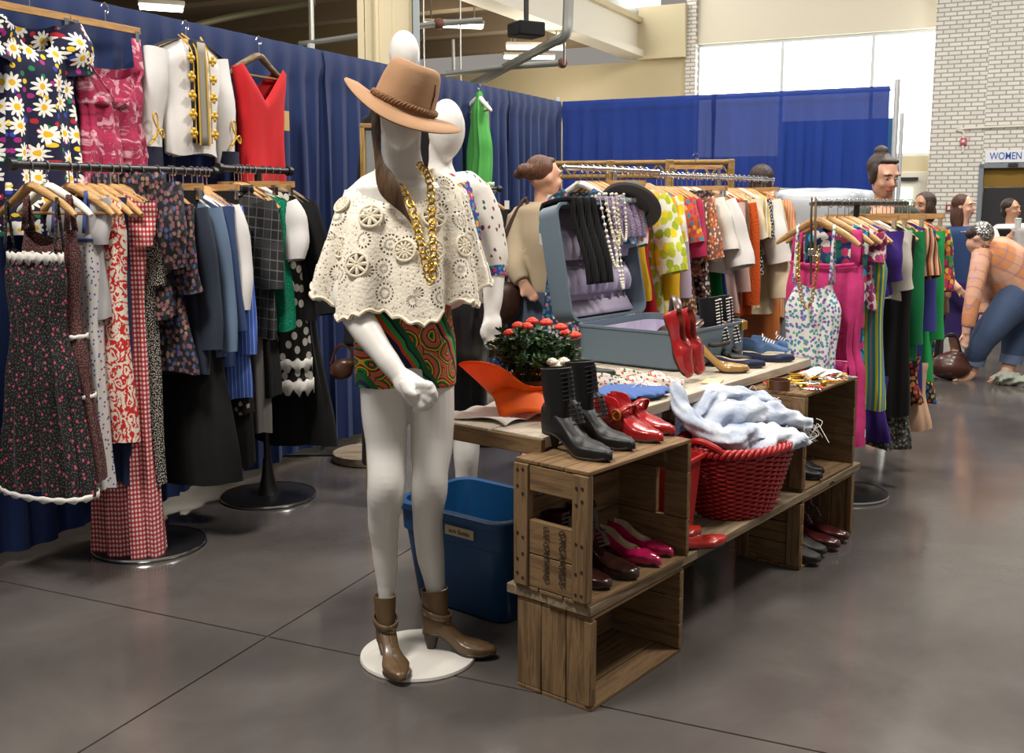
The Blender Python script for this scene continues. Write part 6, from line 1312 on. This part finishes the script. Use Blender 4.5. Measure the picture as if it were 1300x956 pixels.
# 1 woman in a beige cardigan, back to the camera, looking right
H = Head(692, 226, 5.6, yaw=rad(118), sc=.98); par = person('person in beige cardigan and jeans seen from behind, hair pinned up', V((H.c.x, H.c.y, 0)))
par.location = (0, 0, 0); b = MB(); H.skull(b)
limb(b, [(690, 240, 5.62, 12), (690, 262, 5.62, 12), (690, 275, 5.62, 30)], .9); limb(b, [(690, 272, 5.62, 40), (688, 320, 5.62, 36), (684, 372, 5.62, 38)], .6)
limb(b, [(657, 285, 5.62, 12), (653, 330, 5.55, 11), (664, 360, 5.45, 8)], .9); hand(b, 664, 360, 5.45, 1.5, .6, .8)
limb(b, [(727, 285, 5.6, 12), (742, 330, 5.45, 11), (760, 300, 5.25, 8)], .9); hand(b, 760, 300, 5.25, 1.5, .6, -.8)
for x in (670, 702): limb(b, [(x, 372, 5.62, 22), (x, 430, 5.6, 17), (x, 490, 5.62, 14), (x, fp(5.63)-14, 5.63, 10), (x, fp(5.55)-8, 5.55, 9)], 1)
remesh(b, 'body', SKIN, par, .011, 4)
b = MB(); limb(b, [(690, 256, 5.62, 22), (690, 268, 5.62, 40), (689, 300, 5.62, 43), (686, 340, 5.62, 39), (683, 372, 5.62, 42)], .68, sub=6)
limb(b, [(660, 274, 5.62, 16), (654, 310, 5.58, 15), (654, 338, 5.52, 14), (663, 358, 5.45, 11)], .95); limb(b, [(722, 274, 5.6, 16), (738, 320, 5.47, 15), (757, 306, 5.28, 11)], .95)
remesh(b, 'cardigan', fab('#a8977c'), par, .012, 3)
b = MB(); limb(b, [(684, 366, 5.62, 40), (684, 400, 5.62, 42), (685, 420, 5.62, 40)], .7)
for x in (668, 703): limb(b, [(x, 400, 5.62, 23), (x, 450, 5.6, 18), (x, 500, 5.62, 15), (x, fp(5.63)-14, 5.63, 13)], 1.05)
remesh(b, 'jeans', fab('#4a5668'), par, .012, 2)
b = MB(); H.ball(b, (0, -.035, .045), (.082, .085, .082)); H.ball(b, (0, -.10, .035), (.05, .05, .045)); H.ball(b, (.02, -.14, .04), (.038, .045, .038)); H.ball(b, (-.02, -.15, .02), (.03, .035, .03)); H.ball(b, (0, .02, .095), (.055, .035, .02))
remesh(b, 'hair', hairm('#3a2418'), par, .008, 3); H.face(par, hairm('#3a2418'))
bg = thing('handbag', 'brown leather shoulder bag at the hip of the beige cardigan person', 'bag', at(640, 385, 5.5)); remesh(MB().ball((0, 0, 0), (.10, .06, .12)).ball((.02, 0, .05), (.08, .05, .07)), 'body', leather('#3d2216', .45), bg, .012, 4)
MB().tube(spline([(-.05, 0, .09), (-.0, .04, .35), (.12, .08, .56), (.1, .03, .3), (.06, 0, .09)], 6), .01, 6).build('strap', leather('#3d2216', .45), bg)
# 2 woman behind the right rack, looking down
H = Head(1121, 224, 6.2, yaw=rad(18), pit=rad(-18), sc=1.06); par = person('person with dark hair in a bun looking down behind the right rack', (0, 0, 0))
b = MB(); H.skull(b); limb(b, [(1122, 236, 6.22, 11), (1122, 258, 6.24, 12), (1122, 270, 6.25, 30)], .95); limb(b, [(1122, 268, 6.25, 42), (1122, 330, 6.25, 36), (1122, 400, 6.25, 38)], .6)
limb(b, [(1084, 280, 6.25, 12), (1078, 330, 6.2, 11), (1090, 370, 6.1, 8)], .9); hand(b, 1090, 370, 6.1, 1.3, .5, .85); limb(b, [(1160, 280, 6.25, 12), (1166, 330, 6.2, 11), (1154, 370, 6.1, 8)], .9); hand(b, 1154, 370, 6.1, 1.3, -.5, .85)
for x in (1106, 1138): limb(b, [(x, 395, 6.25, 20), (x, 450, 6.25, 15), (x, fp(6.28)-12, 6.28, 10), (x, fp(6.2)-7, 6.2, 9)], 1)
remesh(b, 'body', SKIN, par, .011, 3)
b = MB(); limb(b, [(1122, 262, 6.25, 34), (1122, 276, 6.25, 44), (1122, 330, 6.25, 40), (1122, 400, 6.25, 42)], .68); limb(b, [(1086, 276, 6.25, 15), (1079, 325, 6.2, 14), (1088, 362, 6.12, 10)], .95); limb(b, [(1158, 276, 6.25, 15), (1165, 325, 6.2, 14), (1156, 362, 6.12, 10)], .95)
remesh(b, 'jacket', fab('#2f3a30'), par, .012, 3)
b = MB(); limb(b, [(1121, 262, 6.12, 14), (1120, 285, 6.06, 17), (1120, 340, 6.04, 18)], .4); remesh(b, 'blouse', fab('#c9957a'), par, .012, 2)
b = MB()
for x in (1105, 1139): limb(b, [(x, 390, 6.25, 23), (x, 450, 6.25, 17), (x, fp(6.28)-14, 6.28, 12)], 1.05)
remesh(b, 'trousers', fab('#22252c'), par, .014, 2)
b = MB(); H.ball(b, (0, -.035, .045), (.082, .085, .083)); H.ball(b, (0, .028, .096), (.06, .03, .018)); H.ball(b, (0, -.065, .125), (.042, .042, .036)); H.ball(b, (-.07, -.0, .01), (.014, .035, .06)); H.ball(b, (.07, -.0, .01), (.014, .035, .06))
remesh(b, 'hair', hairm('#1f1511'), par, .008, 3); H.face(par, hairm('#1f1511'))
# 3 dark bobbed hair, tan jacket, further back
H = Head(1172, 262, 9.0, yaw=rad(-60)); par = person('person with bobbed dark hair and tan jacket beyond the right rack', (0, 0, 0))
b = MB(); H.skull(b); limb(b, [(1173, 270, 9.02, 8), (1174, 286, 9.02, 9), (1174, 296, 9.02, 22)], .95); limb(b, [(1174, 294, 9.02, 28), (1174, 380, 9.02, 24), (1174, 400, 9.02, 25)], .6)
for x in (1164, 1184): limb(b, [(x, 395, 9.02, 13), (x, 440, 9.02, 10), (x, fp(9.02)-8, 9.02, 7), (x, fp(8.92)-6, 8.92, 6)], 1)
for x, x2 in ((1151, 1148), (1197, 1200)): limb(b, [(x, 300, 9.02, 8), (x2, 335, 9.0, 7), (x2+4, 362, 8.9, 5)], 1); hand(b, x2+4, 362, 8.9, .9)
remesh(b, 'body', SKIN2, par, .014, 3)
b = MB(); limb(b, [(1174, 288, 9.02, 20), (1174, 298, 9.02, 29), (1174, 345, 9.02, 27), (1174, 400, 9.02, 29)], .7)
for x, x2 in ((1152, 1148), (1196, 1200)): limb(b, [(x, 298, 9.02, 10), (x2, 335, 9.0, 9), (x2+4, 358, 8.9, 7)], 1)
remesh(b, 'jacket', fab('#7a6148'), par, .014, 3)
b = MB()
for x in (1163, 1185): limb(b, [(x, 392, 9.02, 15), (x, 440, 9.02, 12), (x, fp(9.02)-10, 9.02, 10)], 1)
remesh(b, 'trousers', fab('#2a2a30'), par, .016, 2)
b = MB(); H.ball(b, (0, -.03, .04), (.09, .095, .09)); H.ball(b, (0, -.05, -.06), (.09, .07, .10)); H.ball(b, (.07, .0, -.04), (.03, .05, .09)); H.ball(b, (-.07, .0, -.04), (.03, .05, .09)); remesh(b, 'hair', hairm('#21150f'), par, .010, 3); H.face(par, hairm('#21150f'))
# 4 woman in denim jacket and purple skirt
Y4 = 9.75; H = Head(1224, 263, Y4, yaw=rad(42)); par = person('person with long brown hair in a denim jacket and purple skirt', (0, 0, 0))
b = MB(); H.skull(b); limb(b, [(1222, 272, Y4, 7.5), (1221, 286, Y4, 8), (1221, 294, Y4, 22)], .95); limb(b, [(1221, 292, Y4, 26), (1221, 340, Y4, 22), (1222, 380, Y4, 25)], .62)
limb(b, [(1200, 300, Y4, 7.5), (1196, 335, Y4-.08, 7), (1208, 358, Y4-.22, 5.5), (1218, 368, Y4-.28, 5)], 1); hand(b, 1218, 368, Y4-.28, .85, .7, .7)
limb(b, [(1244, 300, Y4, 7.5), (1248, 335, Y4-.05, 7), (1238, 360, Y4-.2, 5.5)], 1); hand(b, 1238, 360, Y4-.2, .85, -.7, .7)
for x in (1212, 1230): limb(b, [(x, 385, Y4, 12), (x, 412, Y4, 8.5), (x, 428, Y4+.03, 7.5), (x, 446, Y4+.02, 5), (x+1, 449, Y4-.12, 4.6)], 1)
remesh(b, 'body', SKIN, par, .012, 3)
b = MB(); limb(b, [(1221, 287, Y4, 19), (1221, 296, Y4, 27.5), (1221, 330, Y4, 26), (1222, 362, Y4, 26)], .7)
limb(b, [(1201, 297, Y4, 9.5), (1196, 333, Y4-.08, 9), (1207, 356, Y4-.2, 7)], 1); limb(b, [(1243, 297, Y4, 9.5), (1248, 333, Y4-.05, 9), (1240, 356, Y4-.18, 7)], 1)
jk = remesh(b, 'denim_jacket', fab('#2b4470'), par, .013, 3)
b = MB(); limb(b, [(1222, 356, Y4, 25), (1222, 380, Y4, 28), (1222, 410, Y4, 30), (1222, 426, Y4, 31)], .75); remesh(b, 'skirt', fab('#30205a'), par, .014, 2)
b = MB(); H.ball(b, (0, -.03, .04), (.086, .092, .088)); H.ball(b, (0, -.07, -.08), (.085, .05, .13)); H.ball(b, (.06, -.02, -.12), (.035, .05, .16)); H.ball(b, (-.06, -.02, -.14), (.03, .05, .17)); remesh(b, 'hair', hairm('#2e1a10'), par, .010, 3); H.face(par, hairm('#2e1a10'))
for k, x in enumerate((1212, 1230)):
    p_ = gz(x, 449, 0); p_.y = Y4+.05; p_.x = at(x, 449, Y4).x
    shoe('black flat shoe on the denim jacket person, '+('left one' if k == 0 else 'right one'), V((p_.x, Y4+.06, .001)), V((p_.x+.03, Y4-.17, .001)), L_BLK, kind='flat', hh=.008, name='flat_shoe', group='black flats')
# 5 person bending over in an orange plaid shirt, silver cap and rolled jeans
Y5 = 8.4; par = person('barefoot person in orange plaid shirt and rolled jeans bending over', (0, 0, 0))
H = Head(1243, 303, Y5-.1, yaw=rad(60), pit=rad(-62)); b = MB(); H.skull(b)
limb(b, [(1249, 316, Y5-.05, 8), (1254, 322, Y5, 14)], 1)
limb(b, [(1252, 318, Y5, 18), (1262, 328, Y5, 26), (1280, 345, Y5, 28), (1298, 372, Y5, 30)], .8)
limb(b, [(1243, 322, Y5-.12, 9), (1238, 360, Y5-.18, 8), (1230, 400, Y5-.2, 6.5), (1226, 424, Y5-.2, 5)], 1); hand(b, 1226, 424, Y5-.2, 1.0, -.1, 1)
limb(b, [(1262, 330, Y5+.15, 9), (1258, 370, Y5+.15, 8), (1248, 408, Y5+.1, 6)], 1); hand(b, 1248, 408, Y5+.1, 1.0, -.2, 1)
limb(b, [(1296, 378, Y5-.08, 22), (1262, 415, Y5-.12, 16), (1244, 438, Y5-.1, 13), (1236, 462, Y5-.05, 8), (1233, 474, Y5-.05, 6.5)], 1); limb(b, [(1236, 470, Y5-.05, 7), (1226, 478, Y5-.08, 8), (1214, 483, Y5-.12, 6)], .8)
limb(b, [(1300, 382, Y5+.1, 22), (1292, 425, Y5+.1, 15), (1282, 460, Y5+.08, 9), (1278, 473, Y5+.06, 7)], 1); limb(b, [(1280, 472, Y5+.06, 7), (1270, 480, Y5, 8), (1258, 484, Y5-.05, 6)], .8)
for kx, ky in ((1214, 483), (1258, 484)):
    for q in range(4): limb(b, [(kx+2, ky-1+q*.4, Y5-.16+q*.03, 2.2), (kx-5+q*.8, ky+.6, Y5-.17+q*.03, 1.8)], 1, 8, 2)
remesh(b, 'body', SKIN, par, .011, 3)
b = MB(); limb(b, [(1248, 316, Y5, 18), (1258, 324, Y5, 29), (1276, 338, Y5, 32), (1292, 358, Y5, 33), (1300, 372, Y5, 33)], .85)
limb(b, [(1247, 318, Y5-.1, 12), (1240, 355, Y5-.18, 11), (1232, 395, Y5-.2, 9.5), (1229, 415, Y5-.2, 8)], 1); limb(b, [(1262, 328, Y5+.15, 12), (1259, 365, Y5+.15, 10.5), (1250, 400, Y5+.1, 8)], 1)
remesh(b, 'plaid_shirt', mat('orange_plaid', plaid('#cf8a58', '#8a7a9a', '#dcae94', 14, .5), .85), par, .012, 3)
b = MB(); limb(b, [(1284, 352, Y5, 26), (1300, 376, Y5, 34), (1304, 392, Y5, 32)], .9)
limb(b, [(1294, 376, Y5-.08, 25), (1262, 413, Y5-.12, 19), (1244, 437, Y5-.1, 16), (1236, 458, Y5-.05, 12)], 1.05); limb(b, [(1300, 380, Y5+.1, 25), (1292, 422, Y5+.1, 18), (1284, 456, Y5+.08, 13)], 1.05)
remesh(b, 'jeans', fab('#3a4a66'), par, .012, 3)
limb(MB(), [(1239, 452, Y5-.06, 13), (1236, 462, Y5-.05, 13)], 1.05).build('jeans_cuff', fab('#5a6a84'), par); limb(MB(), [(1285, 450, Y5+.08, 14), (1283, 461, Y5+.08, 14)], 1.05).build('jeans_cuff', fab('#5a6a84'), par)
b = MB(); H.ball(b, (0, -.03, .045), (.086, .098, .084)); remesh(b, 'sequin_cap', mat('silver_sequins', lambda t: t.ramp(t.vor(t.co(), 60, 'Distance', 'F1', '3D'), [(.1, '#e8e4dc'), (.6, '#6a6660')]), .25, metal=.7, bump=lambda t: (t.vor(t.co(), 60, 'Distance', 'F1', '3D'), .8, .01)), par, .008, 2)
H.ball(H.ball(MB(), (.0, -.06, -.03), (.07, .05, .05)), (0, -.05, .0), (.078, .07, .05)).build('hair', hairm('#1f1511'), par); H.face(par, hairm('#1f1511'))
# 6 person in white at the doorway, right edge
Y6 = 11.5; H = Head(1284, 266, Y6, yaw=rad(35)); par = person('person in white top and black vest near the dark doorway', (0, 0, 0))
b = MB(); H.skull(b); limb(b, [(1284, 272, Y6, 6.5), (1284, 284, Y6, 7), (1284, 291, Y6, 20)], .95); limb(b, [(1285, 290, Y6, 23), (1286, 340, Y6, 19), (1286, 370, Y6, 21)], .6)
for x in (1278, 1294): limb(b, [(x, 362, Y6, 10), (x, 400, Y6, 7.5), (x, fp(Y6)-7, Y6, 5.5), (x, fp(Y6-.1)-5, Y6-.1, 5)], 1)
limb(b, [(1267, 296, Y6, 6.5), (1263, 322, Y6-.1, 6), (1278, 304, Y6-.28, 4.5)], 1); hand(b, 1278, 304, Y6-.28, .75, .7, -.7); limb(b, [(1304, 296, Y6, 6.5), (1308, 330, Y6, 6), (1304, 352, Y6-.1, 4.5)], 1); hand(b, 1304, 352, Y6-.1, .75)
remesh(b, 'body', SKIN2, par, .014, 3)
b = MB(); limb(b, [(1285, 284, Y6, 18), (1285, 293, Y6, 24.5), (1286, 330, Y6, 22), (1286, 360, Y6, 23)], .68); limb(b, [(1267, 294, Y6, 8.5), (1263, 320, Y6-.1, 8), (1274, 308, Y6-.24, 6)], 1); limb(b, [(1304, 294, Y6, 8.5), (1308, 330, Y6, 8)], 1); remesh(b, 'top', fab('#c9c6c4'), par, .014, 3)
b = MB(); limb(b, [(1276, 290, Y6-.03, 12), (1274, 330, Y6-.03, 12), (1275, 362, Y6-.03, 12)], 1.0); remesh(b, 'vest', M_BLACK, par, .014, 2)
b = MB()
for x in (1277, 1295): limb(b, [(x, 356, Y6, 12), (x, 400, Y6, 9), (x, fp(Y6)-8, Y6, 8)], 1)
remesh(b, 'trousers', fab('#26262c'), par, .016, 2)
b = MB(); H.ball(b, (0, -.03, .04), (.086, .092, .088)); H.ball(b, (0, -.06, -.03), (.08, .05, .06)); remesh(b, 'hair', hairm('#1a120e'), par, .010, 3); H.face(par, hairm('#1a120e'))
cp = thing('paper_cup', 'pale paper cup held by the person at the doorway', 'cup', at(1292, 290, Y6-.3)); MB().lathe([(.028, 0), (.036, .1), (.034, .1), (.027, .004)], 18).build('cup', M_LACE, cp); MB().lathe([(.037, .095), (.038, .105), (.02, .112), (.002, .112)], 18).build('lid', mat('cup_lid', '#a8c4c0', .4), cp)
# 7 dark head behind the long rack
Y7 = 7.1; H = Head(968, 232, Y7, yaw=rad(150)); par = person('person with dark hair mostly hidden behind the long rack', (0, 0, 0))
b = MB(); H.skull(b); limb(b, [(968, 242, Y7, 9), (968, 262, Y7, 10), (968, 270, Y7, 28)], .95); limb(b, [(968, 268, Y7, 34), (968, 340, Y7, 30), (968, 390, Y7, 32)], .6)
for e in (-1, 1): limb(b, [(968+e*30, 278, Y7, 9), (968+e*34, 325, Y7, 8), (968+e*30, 365, Y7-.1, 6)], 1); hand(b, 968+e*30, 365, Y7-.1, 1.2); limb(b, [(968+e*14, 385, Y7, 16), (968+e*14, 440, Y7, 12), (968+e*14, fp(Y7)-10, Y7, 8), (968+e*14, fp(Y7-.08)-7, Y7-.08, 7)], 1)
remesh(b, 'body', SKIN2, par, .014, 3)
b = MB(); limb(b, [(968, 262, Y7, 28), (968, 274, Y7, 37), (968, 330, Y7, 34), (968, 385, Y7, 36)], .7)
for e in (-1, 1): limb(b, [(968+e*29, 276, Y7, 12), (968+e*34, 325, Y7, 11), (968+e*30, 355, Y7-.1, 8)], 1)
remesh(b, 'shirt', fab('#3a3d48'), par, .014, 2)
b = MB()
for e in (-1, 1): limb(b, [(968+e*15, 382, Y7, 18), (968+e*14, 440, Y7, 14), (968+e*14, fp(Y7)-12, Y7, 11)], 1)
remesh(b, 'trousers', fab('#20222a'), par, .016, 2)
b = MB(); H.ball(b, (0, -.03, .04), (.086, .092, .088)); H.ball(b, (0, -.05, -.03), (.084, .06, .07)); remesh(b, 'hair', hairm('#1f1612'), par, .010, 3)
# things on the floor near them
bg = thing('slouchy_bag', 'slouchy brown leather bag on the floor under the right rack end', 'bag', gz(1206, 482, 0)); remesh(MB().ball((0, 0, .10), (.17, .12, .10)).ball((.02, 0, .17), (.11, .09, .07)).ball((-.05, 0, .14), (.10, .08, .08)), 'body', leather('#4a2416', .35), bg, .014, 4)
MB().tube(spline([(-.10, 0, .16), (-.06, .03, .34), (.04, .03, .36), (.09, 0, .18)], 6), .010, 6).build('strap', leather('#2a1a12', .4), bg)
ridge('crumpled pale cloth on the floor by the bare feet', [gz(1262, 482, .03), gz(1275, 480, .05), gz(1292, 483, .04), gz(1310, 486, .03)], [.05, .09, .08, .05], .6, 'crumpled_cloth', fab('#8a8f82'), 15, (), .2, None)
